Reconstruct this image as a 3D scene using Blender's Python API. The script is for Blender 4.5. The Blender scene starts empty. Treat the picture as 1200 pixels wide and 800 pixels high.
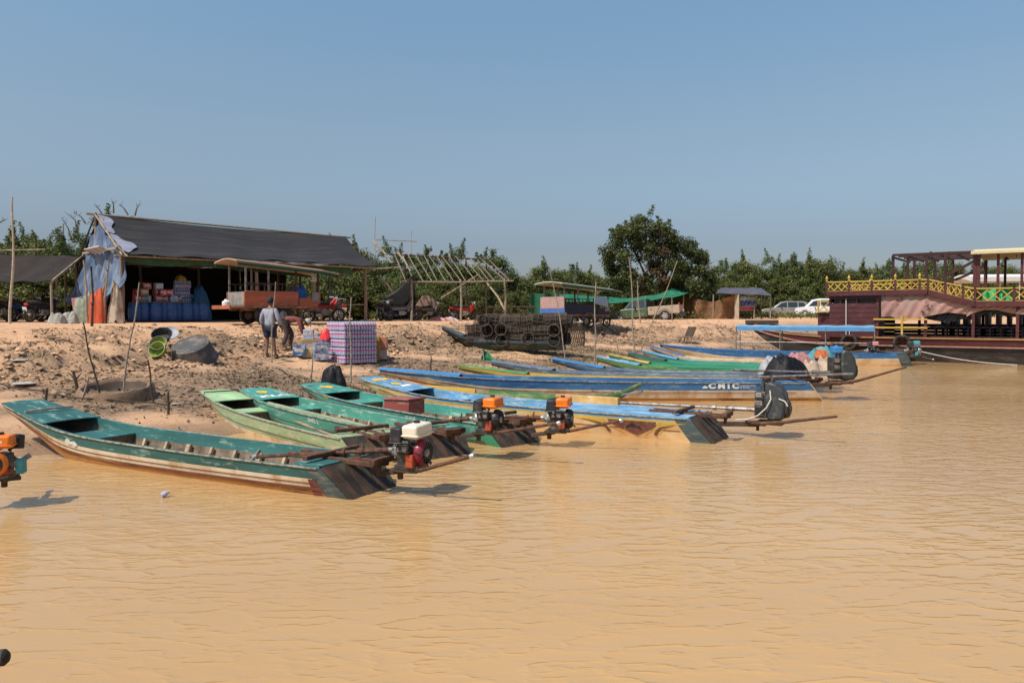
import bpy, math, random
import numpy as np
from mathutils import Vector, Matrix, Euler
R = math.radians
sc = bpy.context.scene
col = sc.collection
random.seed(7)
# ---------------------------------------------------------------- camera maths
FPX = 933.0                       # focal length in pixels of a 1200 px wide frame
CAM = Vector((0, 0, 1.8))
PIT = math.atan(31 / FPX)
_f = Vector((0, math.cos(PIT), -math.sin(PIT)))
_u = Vector((0, math.sin(PIT), math.cos(PIT)))
def ray(px, py):
    return _f + Vector((1, 0, 0)) * ((px - 600) / FPX) + _u * ((400 - py) / FPX)
def at_z(px, py, z=0.0):
    d = ray(px, py); return CAM + d * ((z - CAM.z) / d.z)
def at_y(px, py, Y):
    d = ray(px, py); return CAM + d * (Y / d.y)
# ---------------------------------------------------------------- noise / ground
def _hash(i, j, s):
    h = (i * 374761393 + j * 668265263 + s * 1442695041) & 0xFFFFFFFF
    h = ((h ^ (h >> 13)) * 1274126177) & 0xFFFFFFFF
    return ((h ^ (h >> 16)) & 0xFFFF) / 65535.0
def vnoise(x, y, s=0):
    x = np.asarray(x, float); y = np.asarray(y, float)
    i = np.floor(x).astype(np.int64); j = np.floor(y).astype(np.int64)
    fx = x - i; fy = y - j
    fx = fx * fx * (3 - 2 * fx); fy = fy * fy * (3 - 2 * fy)
    a = _hash(i, j, s); b = _hash(i + 1, j, s); c = _hash(i, j + 1, s); d = _hash(i + 1, j + 1, s)
    return (a * (1 - fx) + b * fx) * (1 - fy) + (c * (1 - fx) + d * fx) * fy
def fbm(x, y, s=0, o=4):
    t = 0; a = .5
    for k in range(o):
        t = t + a * vnoise(x * 2 ** k + 17.3 * k, y * 2 ** k - 9.1 * k, s + k); a *= .5
    return t
SHORE = np.array([(-300, -40), (-60, 5), (-12, 9.4), (-6.3, 10), (-5.2, 10.9), (-4.3, 11.9), (-3.4, 12.9), (-2.5, 13.8), (-1.9, 15.2),
                  (-2.0, 17), (-2.2, 18.6), (-1.2, 20.2), (.4, 21.2), (2, 22.5), (3.4, 23.7), (4.6, 26), (6, 29.8),
                  (7.8, 33), (9.6, 35.6), (14, 37.5), (30, 40), (80, 50), (700, 120)], float)
def sdist(x, y):
    x = np.asarray(x, float); y = np.asarray(y, float)
    best = np.full(x.shape, 1e9); sg = np.ones(x.shape)
    for k in range(len(SHORE) - 1):
        ax, ay = SHORE[k]; bx, by = SHORE[k + 1]
        dx, dy = bx - ax, by - ay
        t = np.clip(((x - ax) * dx + (y - ay) * dy) / (dx * dx + dy * dy), 0, 1)
        ex = x - (ax + t * dx); ey = y - (ay + t * dy)
        d = ex * ex + ey * ey
        c = dx * (y - ay) - dy * (x - ax)
        m = d < best
        best = np.where(m, d, best); sg = np.where(m, np.sign(c), sg)
    return np.sqrt(best) * sg
def zgrid(x, y):
    x = np.asarray(x, float); y = np.asarray(y, float)
    s = sdist(x, y)
    s = s + (fbm(x * .35, y * .35, 3, 3) - .45) * 1.6 * np.clip((s + 1) / 4, .15, 1)
    z = np.interp(s, [-60, -30, -6, -1.5, 0, 2, 4, 6, 6.7, 7.5, 8.4, 9.2, 10, 13, 40, 900],
                  [-4, -2.5, -1.2, -.25, .0, .2, .4, .60, .68, 1.02, 1.10, 1.36, 1.42, 1.50, 1.55, 1.7])
    bank = np.exp(-((s - 7.5) / 3.0) ** 2)
    rough = .05 + .55 * bank
    z = z + (fbm(x * 1.3, y * 1.3, 11, 4) - .47) * .55 * rough * np.clip((s + .5) / 2, 0, 1)
    rid = 1 - np.abs(2 * vnoise(x * 2.6, y * 2.6, 31) - 1)
    z = z + (rid - .5) * .14 * bank * vnoise(x * .5, y * .5, 77)
    ledge = np.exp(-((s - 7.4) / 1.5) ** 2) * np.clip((fbm(x * .6, y * .6, 97, 3) - .33) * 5, 0, 1)
    z = z + (np.abs(2 * vnoise(x * 3.1, y * 3.1, 43) - 1) - .5) * .26 * ledge + (vnoise(x * 7.5, y * 7.5, 47) - .5) * .13 * ledge
    z = z + (vnoise(x * 6, y * 6, 41) - .5) * .045 * np.clip(s + .3, 0, 1) * np.clip((16 - s) / 6, .15, 1)
    return z
def zg(x, y):
    return float(zgrid(np.array([x]), np.array([y]))[0])
def ground_px(px, py, lo=6, hi=120):
    d = ray(px, py)
    ys = np.arange(lo, hi, .1)
    X = d.x / d.y * ys; Z = CAM.z + d.z / d.y * ys
    g = np.maximum(zgrid(X, ys), 0)
    k = np.nonzero(Z <= g)[0]
    if len(k) == 0:
        k = [int(np.argmin(Z - g))]
    i = k[0]
    return Vector((X[i], ys[i], float(g[i])))
def on_ground(px, Y, dz=0.0):
    p = at_y(px, 369, Y); return Vector((p.x, Y, zg(p.x, Y) + dz))
# ---------------------------------------------------------------- materials
_M = {}
def _nt(name):
    m = bpy.data.materials.new(name); m.use_nodes = True
    nt = m.node_tree; b = nt.nodes['Principled BSDF']
    return m, nt, b
def _ramp(nt, p0, c0, p1, c1):
    r = nt.nodes.new('ShaderNodeValToRGB')
    r.color_ramp.elements[0].position = p0; r.color_ramp.elements[0].color = c0
    r.color_ramp.elements[1].position = p1; r.color_ramp.elements[1].color = c1
    return r
def _mix(nt, fac, a, b, mode='MIX'):
    n = nt.nodes.new('ShaderNodeMixRGB'); n.blend_type = mode
    for k, v in ((0, fac), (1, a), (2, b)):
        if hasattr(v, 'is_output'): nt.links.new(v, n.inputs[k])
        elif k == 0: n.inputs[0].default_value = v
        else: n.inputs[k].default_value = (*v[:3], 1)
    return n.outputs[0]
def _noise(nt, vec, scale, detail=5, rough=.6):
    n = nt.nodes.new('ShaderNodeTexNoise')
    n.inputs['Scale'].default_value = scale; n.inputs['Detail'].default_value = detail; n.inputs['Roughness'].default_value = rough
    nt.links.new(vec, n.inputs['Vector'])
    return n.outputs['Fac']
def mat(name, c, rough=.7, var=.25, scale=5, c2=None, amt=.4, s2=3, st=(1, 1, 1), metal=0, bump=0, bs=60, c3=None, amt3=.3, s3=12, island=0, spec=.4):
    if name in _M: return _M[name]
    m, nt, b = _nt(name)
    tc = nt.nodes.new('ShaderNodeTexCoord'); oi = nt.nodes.new('ShaderNodeObjectInfo')
    ad = nt.nodes.new('ShaderNodeVectorMath'); ad.operation = 'ADD'
    mu = nt.nodes.new('ShaderNodeVectorMath'); mu.operation = 'SCALE'; mu.inputs[3].default_value = 23.0
    nt.links.new(oi.outputs['Random'], mu.inputs[0]) ; nt.links.new(tc.outputs['Object'], ad.inputs[0]); nt.links.new(mu.outputs[0], ad.inputs[1])
    mp = nt.nodes.new('ShaderNodeMapping'); mp.inputs['Scale'].default_value = st
    nt.links.new(ad.outputs[0], mp.inputs['Vector']); v = mp.outputs[0]
    n1 = _noise(nt, v, scale)
    lo = [x * (1 - var) for x in c]; hi = [min(1, x * (1 + var)) for x in c]
    r = _ramp(nt, .3, (*lo, 1), .7, (*hi, 1)); nt.links.new(n1, r.inputs[0]); o = r.outputs[0]
    if c2:
        n2 = _noise(nt, v, s2, 8, .7)
        r2 = _ramp(nt, .62 - amt * .35, (0, 0, 0, 1), .72 - amt * .2, (1, 1, 1, 1)); nt.links.new(n2, r2.inputs[0])
        o = _mix(nt, r2.outputs[0], o, c2)
    if c3:
        n3 = _noise(nt, v, s3, 8, .75)
        r3 = _ramp(nt, .66 - amt3 * .3, (0, 0, 0, 1), .70 - amt3 * .25, (1, 1, 1, 1)); nt.links.new(n3, r3.inputs[0])
        o = _mix(nt, r3.outputs[0], o, c3)
    if island:
        g = nt.nodes.new('ShaderNodeNewGeometry')
        hs = nt.nodes.new('ShaderNodeHueSaturation')
        mr = nt.nodes.new('ShaderNodeMapRange'); mr.inputs[3].default_value = 1 - island; mr.inputs[4].default_value = 1 + island
        nt.links.new(g.outputs['Random Per Island'], mr.inputs[0]); nt.links.new(mr.outputs[0], hs.inputs['Value'])
        nt.links.new(o, hs.inputs['Color']); o = hs.outputs[0]
    nt.links.new(o, b.inputs['Base Color'])
    rr = nt.nodes.new('ShaderNodeMapRange'); rr.inputs[3].default_value = max(.05, rough - .12); rr.inputs[4].default_value = min(1, rough + .12)
    nt.links.new(n1, rr.inputs[0]); nt.links.new(rr.outputs[0], b.inputs['Roughness'])
    b.inputs['Metallic'].default_value = metal
    b.inputs['Specular IOR Level'].default_value = spec
    if bump:
        bn = nt.nodes.new('ShaderNodeBump'); bn.inputs['Strength'].default_value = bump; bn.inputs['Distance'].default_value = .02
        nt.links.new(_noise(nt, v, bs), bn.inputs['Height']); nt.links.new(bn.outputs[0], b.inputs['Normal'])
    _M[name] = m
    return m
# ---------------------------------------------------------------- mesh builder
TM = {}
def world_of(p):
    while p is not None:
        if p.name in TM: return TM[p.name]
        p = p.parent
    return Matrix()
class MB:
    def __init__(s): s.v = []; s.f = []; s.m = []
    def add(s, vs, fs, m=0):
        n = len(s.v); s.v += [Vector(x) for x in vs]
        for k, f in enumerate(fs):
            s.f.append([n + i for i in f]); s.m.append(m[k] if isinstance(m, (list, tuple)) else m)
        return s
    def box(s, c, d, m=0, rot=None, taper=1.0):
        x, y, z = d[0] / 2, d[1] / 2, d[2] / 2; t = taper
        vs = [Vector(p) for p in ((-x, -y, -z), (x, -y, -z), (x, y, -z), (-x, y, -z), (-x * t, -y * t, z), (x * t, -y * t, z), (x * t, y * t, z), (-x * t, y * t, z))]
        if rot is not None:
            M = rot if isinstance(rot, Matrix) else Euler(rot).to_matrix()
            vs = [M @ v for v in vs]
        c = Vector(c)
        return s.add([v + c for v in vs], [(0, 3, 2, 1), (4, 5, 6, 7), (0, 1, 5, 4), (1, 2, 6, 5), (2, 3, 7, 6), (3, 0, 4, 7)], m)
    def bar(s, p0, p1, w, h, m=0, up=(0, 0, 1)):
        p0 = Vector(p0); p1 = Vector(p1); d = p1 - p0; L = d.length; d = d / L
        u = Vector(up)
        if abs(d.dot(u)) > .98: u = Vector((1, 0, 0))
        sd = d.cross(u).normalized(); u = sd.cross(d)
        M = Matrix((d, sd, u)).transposed()
        return s.box((p0 + p1) / 2, (L, w, h), m, M)
    def tube(s, pts, r, n=8, m=0, cap=True, closed=False):
        pts = [Vector(p) for p in pts]; N = len(pts)
        rs = r if isinstance(r, (list, tuple)) else [r] * N
        vs = []; pr = None
        for i, p in enumerate(pts):
            if closed: d = pts[(i + 1) % N] - pts[i - 1]
            else: d = pts[min(i + 1, N - 1)] - pts[max(i - 1, 0)]
            d = d.normalized() if d.length > 1e-9 else Vector((0, 0, 1))
            if pr is None:
                a = Vector((0, 0, 1)) if abs(d.z) < .9 else Vector((1, 0, 0)); pr = d.cross(a).normalized()
            pr = (pr - d * pr.dot(d)); pr = pr.normalized() if pr.length > 1e-6 else d.orthogonal().normalized()
            q = d.cross(pr)
            for k in range(n):
                a = 2 * math.pi * k / n
                vs.append(p + (pr * math.cos(a) + q * math.sin(a)) * rs[i])
        fs = []
        for i in range(N if closed else N - 1):
            j = (i + 1) % N
            for k in range(n):
                k2 = (k + 1) % n
                fs.append((i * n + k, i * n + k2, j * n + k2, j * n + k))
        if cap and not closed:
            fs.append(tuple(range(n))[::-1]); fs.append(tuple((N - 1) * n + k for k in range(n)))
        return s.add(vs, fs, m)
    def lathe(s, prof, o=(0, 0, 0), axis=(0, 0, 1), n=16, m=0):
        ax = Vector(axis).normalized(); a = ax.orthogonal().normalized(); b = ax.cross(a); o = Vector(o)
        vs = []
        for r, z in prof:
            for k in range(n):
                t = 2 * math.pi * k / n
                vs.append(o + ax * z + (a * math.cos(t) + b * math.sin(t)) * max(r, 1e-4))
        fs = []; ms = []
        for i in range(len(prof) - 1):
            for k in range(n):
                k2 = (k + 1) % n
                fs.append((i * n + k, i * n + k2, (i + 1) * n + k2, (i + 1) * n + k)); ms.append(m[i] if isinstance(m, (list, tuple)) else m)
        return s.add(vs, fs, ms)
    def prism(s, poly, th, M=None, m=0):
        M = M or Matrix(); n = len(poly)
        vs = [M @ Vector((x, y, 0)) for x, y in poly] + [M @ Vector((x, y, th)) for x, y in poly]
        fs = [tuple(range(n))[::-1], tuple(range(n, 2 * n))] + [(i, (i + 1) % n, n + (i + 1) % n, n + i) for i in range(n)]
        return s.add(vs, fs, m)
    def sheet(s, fn, nu, nv, th=.01, m=0):
        P = [[Vector(fn(i / nu, j / nv)) for j in range(nv + 1)] for i in range(nu + 1)]
        top = []; bot = []
        for i in range(nu + 1):
            for j in range(nv + 1):
                a = P[min(i + 1, nu)][j] - P[max(i - 1, 0)][j]; b = P[i][min(j + 1, nv)] - P[i][max(j - 1, 0)]
                nn = a.cross(b); nn = nn.normalized() if nn.length > 1e-9 else Vector((0, 0, 1))
                top.append(P[i][j] + nn * th / 2); bot.append(P[i][j] - nn * th / 2)
        w = nv + 1; K = len(top); fs = []
        for i in range(nu):
            for j in range(nv):
                q = (i * w + j, (i + 1) * w + j, (i + 1) * w + j + 1, i * w + j + 1)
                fs.append(q); fs.append(tuple(K + x for x in q[::-1]))
        edge = [i * w for i in range(nu + 1)] + [nu * w + j for j in range(1, nv + 1)] + [i * w + nv for i in range(nu - 1, -1, -1)] + [j for j in range(nv - 1, 0, -1)]
        for a, b in zip(edge, edge[1:] + edge[:1]): fs.append((b, a, K + a, K + b))
        return s.add(top + bot, fs, m)
    def ring(s, c, r, t, axis=(0, 0, 1), n=20, k=8, m=0):
        ax = Vector(axis).normalized(); a = ax.orthogonal().normalized(); b = ax.cross(a); c = Vector(c)
        return s.tube([c + (a * math.cos(2 * math.pi * i / n) + b * math.sin(2 * math.pi * i / n)) * r for i in range(n)], t, k, m, closed=True)
    def xf(s, M):
        s.v = [M @ v for v in s.v]; return s
    def build(s, name, mats, parent=None, world=False, bevel=0, angle=40, loc=None, subd=0):
        me = bpy.data.meshes.new(name)
        vs = s.v
        if world and parent is not None:
            I = world_of(parent).inverted(); vs = [I @ v for v in vs]
        if loc is not None:
            L = Vector(loc); vs = [v - L for v in vs]
        me.from_pydata([tuple(v) for v in vs], [], s.f)
        if not isinstance(mats, (list, tuple)): mats = [mats]
        for x in mats: me.materials.append(x)
        if len(mats) > 1: me.polygons.foreach_set('material_index', s.m)
        me.polygons.foreach_set('use_smooth', [True] * len(s.f))
        me.update()
        me.set_sharp_from_angle(angle=R(angle))
        o = bpy.data.objects.new(name, me); col.objects.link(o)
        if parent is not None: o.parent = parent
        if loc is not None: o.location = loc
        if bevel:
            b = o.modifiers.new('bevel', 'BEVEL'); b.width = bevel; b.segments = 2; b.limit_method = 'ANGLE'; b.angle_limit = R(35)
        if subd:
            b = o.modifiers.new('sub', 'SUBSURF'); b.levels = subd; b.render_levels = subd
        return o
def tag(o, label=None, cat=None, group=None, kind=None):
    if label: o['label'] = label
    if cat: o['category'] = cat
    if group: o['group'] = group
    if kind: o['kind'] = kind
    return o
def thing(name, label, cat, loc=(0, 0, 0), rz=0, group=None, rot=None):
    o = bpy.data.objects.new(name, None); col.objects.link(o); o.empty_display_size = .2
    e = Euler(rot) if rot is not None else Euler((0, 0, rz))
    o.location = loc; o.rotation_euler = e
    TM[o.name] = Matrix.Translation(Vector(loc)) @ e.to_matrix().to_4x4()
    return tag(o, label, cat, group)
def single(mb, name, mats, label, cat, loc, group=None, **k):
    return tag(mb.build(name, mats, None, loc=loc, **k), label, cat, group)
def copy_tree(o, parent=None):
    c = o.copy(); col.objects.link(c)
    if parent is not None: c.parent = parent
    for ch in list(o.children): copy_tree(ch, c)
    return c
def place(o, loc, rz=0, rot=None):
    e = Euler(rot) if rot is not None else Euler((0, 0, rz))
    o.location = loc; o.rotation_euler = e
    TM[o.name] = Matrix.Translation(Vector(loc)) @ e.to_matrix().to_4x4(); return o
def text_mesh(body, size=1.0, bold=0.0):
    cu = bpy.data.curves.new('txt', 'FONT'); cu.body = body; cu.size = size; cu.offset = bold; cu.resolution_u = 3
    o = bpy.data.objects.new('txt', cu); col.objects.link(o)
    bpy.context.view_layer.update()
    me = bpy.data.meshes.new_from_object(o.evaluated_get(bpy.context.evaluated_depsgraph_get()))
    vs = [v.co.copy() for v in me.vertices]; fs = [list(p.vertices) for p in me.polygons]
    bpy.data.objects.remove(o); bpy.data.curves.remove(cu); bpy.data.meshes.remove(me)
    w = max(v.x for v in vs) - min(v.x for v in vs); x0 = min(v.x for v in vs)
    return [Vector((v.x - x0, v.y, 0)) for v in vs], fs, w
def lerp(a, b, t): return a + (b - a) * t
def curve(tab, u):
    xs = [t[0] for t in tab]; ys = [t[1] for t in tab]
    u = max(xs[0], min(xs[-1], u))
    i = 0
    while i < len(xs) - 2 and u > xs[i + 1]: i += 1
    t = (u - xs[i]) / (xs[i + 1] - xs[i])
    def sl(k):
        if k <= 0: return (ys[1] - ys[0]) / (xs[1] - xs[0])
        if k >= len(xs) - 1: return (ys[-1] - ys[-2]) / (xs[-1] - xs[-2])
        return (ys[k + 1] - ys[k - 1]) / (xs[k + 1] - xs[k - 1])
    h = xs[i + 1] - xs[i]; m0 = sl(i) * h; m1 = sl(i + 1) * h
    return (2*t**3-3*t**2+1)*ys[i] + (t**3-2*t**2+t)*m0 + (-2*t**3+3*t**2)*ys[i+1] + (t**3-t**2)*m1
# shared materials
WOOD = mat('weathered_wood', (.22, .15, .10), .85, .35, 6, st=(1, 1, 6), bump=.3)
GREYWOOD = mat('grey_pole_wood', (.30, .24, .18), .85, .35, 9, bump=.3)
BAMBOO = mat('bamboo_wood', (.33, .245, .155), .75, .35, 8, c2=(.16, .11, .075), amt=.4)
DARKWOOD = mat('dark_wood', (.07, .045, .03), .85, .4, 7, bump=.3)
BLACK = mat('black_plastic', (.02, .02, .022), .45, .4, 10, c2=(.09, .07, .055), amt=.3, s2=9)
RUBBER = mat('black_rubber', (.022, .021, .02), .8, .3, 10, c2=(.10, .075, .05), amt=.35, s2=6)
RUST = mat('rusty_steel', (.14, .065, .035), .75, .45, 14, c2=(.05, .03, .025), amt=.45, s2=9, metal=.2, bump=.3)
STEEL = mat('worn_steel', (.32, .30, .28), .45, .3, 12, c2=(.12, .07, .04), amt=.4, s2=9, metal=.6)
CHROME = mat('bright_metal', (.6, .6, .6), .3, .15, 10, metal=.8)
WHITEP = mat('white_paint', (.75, .74, .70), .5, .1, 6, c2=(.4, .33, .25), amt=.15)
GLASSD = mat('dark_glass', (.02, .025, .03), .12, .2, 3, spec=.7)
# ================================================================ world, camera, sun
cam = bpy.data.cameras.new('camera'); camo = bpy.data.objects.new('camera', cam); col.objects.link(camo)
cam.sensor_width = 36; cam.lens = 36 * FPX / 1200; cam.clip_end = 3000; cam.clip_start = .05
camo.location = CAM; camo.rotation_euler = (math.pi / 2 - PIT, 0, 0); sc.camera = camo
SUN = Vector((-.45, -.36, .82)).normalized()
w = bpy.data.worlds.new('World'); sc.world = w; w.use_nodes = True
nt = w.node_tree; bg = nt.nodes['Background']
sky = nt.nodes.new('ShaderNodeTexSky'); sky.sky_type = 'NISHITA'; sky.sun_disc = False
sky.sun_elevation = math.asin(SUN.z); sky.sun_rotation = math.atan2(SUN.x, SUN.y)
sky.air_density = 1.0; sky.dust_density = 1.6; sky.ozone_density = 2.5; sky.altitude = 0
tc = nt.nodes.new('ShaderNodeTexCoord'); sx = nt.nodes.new('ShaderNodeSeparateXYZ')
nt.links.new(tc.outputs['Generated'], sx.inputs[0])
# dry-season haze: the low sky is a dull grey blue, clear blue above it
rp = nt.nodes.new('ShaderNodeValToRGB'); e = rp.color_ramp.elements
e[0].position = 0; e[0].color = (.70, .66, .72, 1)
e[1].position = 1; e[1].color = (1.05, 1.05, 1.05, 1)
for p, c in ((.085, (.68, .665, .72, 1)), (.15, (.90, .86, .82, 1)), (.22, (1.05, 1.0, .89, 1)), (.36, (1.12, 1.24, 1.13, 1))):
    q = e.new(p); q.color = c
nt.links.new(sx.outputs['Z'], rp.inputs[0])
mm = nt.nodes.new('ShaderNodeMixRGB'); mm.blend_type = 'MULTIPLY'; mm.inputs[0].default_value = 1
nt.links.new(sky.outputs[0], mm.inputs[1]); nt.links.new(rp.outputs[0], mm.inputs[2])
nt.links.new(mm.outputs[0], bg.inputs['Color']); bg.inputs['Strength'].default_value = .13
sl = bpy.data.lights.new('sun', 'SUN'); sl.energy = 4.5; sl.angle = R(.6); sl.color = (1, .94, .85)
so = bpy.data.objects.new('sun', sl); col.objects.link(so); so.rotation_euler = SUN.to_track_quat('Z', 'Y').to_euler()
so.location = (-20, -10, 40)
sc.view_settings.view_transform = 'Standard'; sc.view_settings.look = 'None'; sc.view_settings.exposure = 0; sc.view_settings.gamma = 1
# ================================================================ ground
def axis(fine0, fine1, step, far0, far1):
    a = list(np.arange(fine0, fine1, step)); x = fine1; d = step
    while x < far1: a.append(x); d *= 1.12; x += d
    b = []; x = fine0 - step; d = step
    while x > far0: b.append(x); d *= 1.12; x -= d
    return np.array(b[::-1] + a)
gx = axis(-13, 12, .13, -1500, 1500); gy = axis(9.4, 34, .13, -60, 2500)
GX, GY = np.meshgrid(gx, gy, indexing='ij'); GZ = zgrid(GX, GY)
S = sdist(GX, GY)
n0, n1 = GX.shape
me = bpy.data.meshes.new('ground')
idx = np.arange(n0 * n1).reshape(n0, n1)
F = np.stack([idx[:-1, :-1], idx[1:, :-1], idx[1:, 1:], idx[:-1, 1:]], -1).reshape(-1, 4)
me.from_pydata(np.stack([GX, GY, GZ], -1).reshape(-1, 3).tolist(), [], F.tolist())
me.polygons.foreach_set('use_smooth', [True] * len(F))
deb = np.clip(1.25 - np.abs(S - 3.2) / 3.4, 0, 1) * np.clip((fbm(GX * .55, GY * .8, 5, 4) - .30) * 5, 0, 1)
deb = np.maximum(deb, 1.0 * np.exp(-((S - 7.4) / 1.6) ** 2) * np.clip((fbm(GX * .6, GY * .6, 97, 3) - .36) * 5, 0, 1))
org = np.clip((S - 8.5) / 3, 0, 1)
wet = np.clip((.55 - S) / .8, 0, 1)
wet = np.maximum(wet, .6 * np.clip(1.2 - S / 1.6, 0, 1) * np.clip((fbm(GX, GY, 8, 3) - .4) * 5, 0, 1))
at = me.color_attributes.new('soil', 'FLOAT_COLOR', 'POINT')
C = np.stack([deb, org, wet, np.ones_like(S)], -1).reshape(-1).astype(np.float32); at.data.foreach_set('color', C)
m, nt, b = _nt('bank_soil')
ca = nt.nodes.new('ShaderNodeVertexColor'); ca.layer_name = 'soil'
sp = nt.nodes.new('ShaderNodeSeparateColor'); nt.links.new(ca.outputs[0], sp.inputs[0])
tc = nt.nodes.new('ShaderNodeTexCoord'); v = tc.outputs['Object']
r = _ramp(nt, .3, (.49, .272, .145, 1), .72, (.68, .42, .24, 1)); nt.links.new(_noise(nt, v, .9, 8, .65), r.inputs[0])
ro = _ramp(nt, .3, (.58, .31, .155, 1), .75, (.70, .43, .25, 1)); nt.links.new(_noise(nt, v, .6, 8, .6), ro.inputs[0])
o = _mix(nt, sp.outputs[1], r.outputs[0], ro.outputs[0])
rd = _ramp(nt, .35, (.11, .07, .042, 1), .70, (.42, .275, .165, 1)); nt.links.new(_noise(nt, v, 7, 8, .75), rd.inputs[0])
o = _mix(nt, sp.outputs[0], o, rd.outputs[0])
rs = _ramp(nt, .54, (0, 0, 0, 1), .63, (.65, .65, .65, 1)); nt.links.new(_noise(nt, v, 3.2, 12, .82), rs.inputs[0])
o = _mix(nt, rs.outputs[0], o, (.21, .135, .085))
o = _mix(nt, sp.outputs[2], o, (.17, .105, .055))
nt.links.new(o, b.inputs['Base Color'])
rr = nt.nodes.new('ShaderNodeMapRange'); rr.inputs[3].default_value = .95; rr.inputs[4].default_value = .45
nt.links.new(sp.outputs[2], rr.inputs[0]); nt.links.new(rr.outputs[0], b.inputs['Roughness'])
bn = nt.nodes.new('ShaderNodeBump'); bn.inputs['Strength'].default_value = .9; bn.inputs['Distance'].default_value = .05
nt.links.new(_noise(nt, v, 9, 10, .75), bn.inputs['Height']); nt.links.new(bn.outputs[0], b.inputs['Normal'])
me.materials.append(m); me.update()
g = bpy.data.objects.new('ground', me); col.objects.link(g); tag(g, kind='structure')
# ================================================================ water
m, nt, b = _nt('muddy_water')
tc = nt.nodes.new('ShaderNodeTexCoord')
def wmap(rz, s):
    mp = nt.nodes.new('ShaderNodeMapping'); mp.inputs['Rotation'].default_value = (0, 0, rz); mp.inputs['Scale'].default_value = s
    nt.links.new(tc.outputs['Object'], mp.inputs['Vector']); return mp.outputs[0]
def mth(op, a, bb):
    n = nt.nodes.new('ShaderNodeMath'); n.operation = op
    for k, x in enumerate((a, bb)):
        if hasattr(x, 'is_output'): nt.links.new(x, n.inputs[k])
        else: n.inputs[k].default_value = x
    return n.outputs[0]
na = _noise(nt, wmap(R(-12), (1.0, 2.5, 1)), 1.75, 3, .5)      # ripples with long crests
nb = _noise(nt, wmap(R(9), (1.3, 3.0, 1)), 3.4, 3, .55)
nc = _noise(nt, wmap(0, (.25, .5, 1)), .5, 2, .5)
nsl = _noise(nt, wmap(R(4), (.10, .22, 1)), 1.0, 3, .5)           # calmer and rougher patches
patch = nt.nodes.new('ShaderNodeMapRange'); patch.inputs[1].default_value = .38; patch.inputs[2].default_value = .62; patch.inputs[3].default_value = .45; patch.inputs[4].default_value = 1.15
nt.links.new(nsl, patch.inputs[0])
ridge = mth('POWER', mth('SUBTRACT', 1.0, mth('ABSOLUTE', mth('MULTIPLY', mth('SUBTRACT', na, .5), 3.2), 0)), 5.0)
h = mth('ADD', mth('MULTIPLY', ridge, .30), mth('MULTIPLY', nb, .20))
sxy = nt.nodes.new('ShaderNodeSeparateXYZ'); nt.links.new(tc.outputs['Object'], sxy.inputs[0])
lee = nt.nodes.new('ShaderNodeMapRange'); lee.inputs[1].default_value = 3; lee.inputs[2].default_value = 13; lee.inputs[3].default_value = .5; lee.inputs[4].default_value = 1.1   # calmer in the lee of the landing
nt.links.new(sxy.outputs['Y'], lee.inputs[0])
h = mth('MULTIPLY', mth('MULTIPLY', h, patch.outputs[0]), lee.outputs[0])
h = mth('ADD', h, mth('MULTIPLY', nc, .8))
bn = nt.nodes.new('ShaderNodeBump'); bn.inputs['Strength'].default_value = 1; bn.inputs['Distance'].default_value = .035
nt.links.new(h, bn.inputs['Height']); nt.links.new(bn.outputs[0], b.inputs['Normal'])
rc = _ramp(nt, .35, (.45, .268, .112, 1), .68, (.52, .322, .142, 1)); nt.links.new(nsl, rc.inputs[0])
nt.links.new(rc.outputs[0], b.inputs['Base Color'])
b.inputs['Roughness'].default_value = .06; b.inputs['IOR'].default_value = 1.33
wm = MB(); wm.add([(-700, -300, 0), (900, -300, 0), (900, 260, 0), (-700, 260, 0)], [(0, 1, 2, 3)])
tag(wm.build('water', m), kind='structure')
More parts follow.
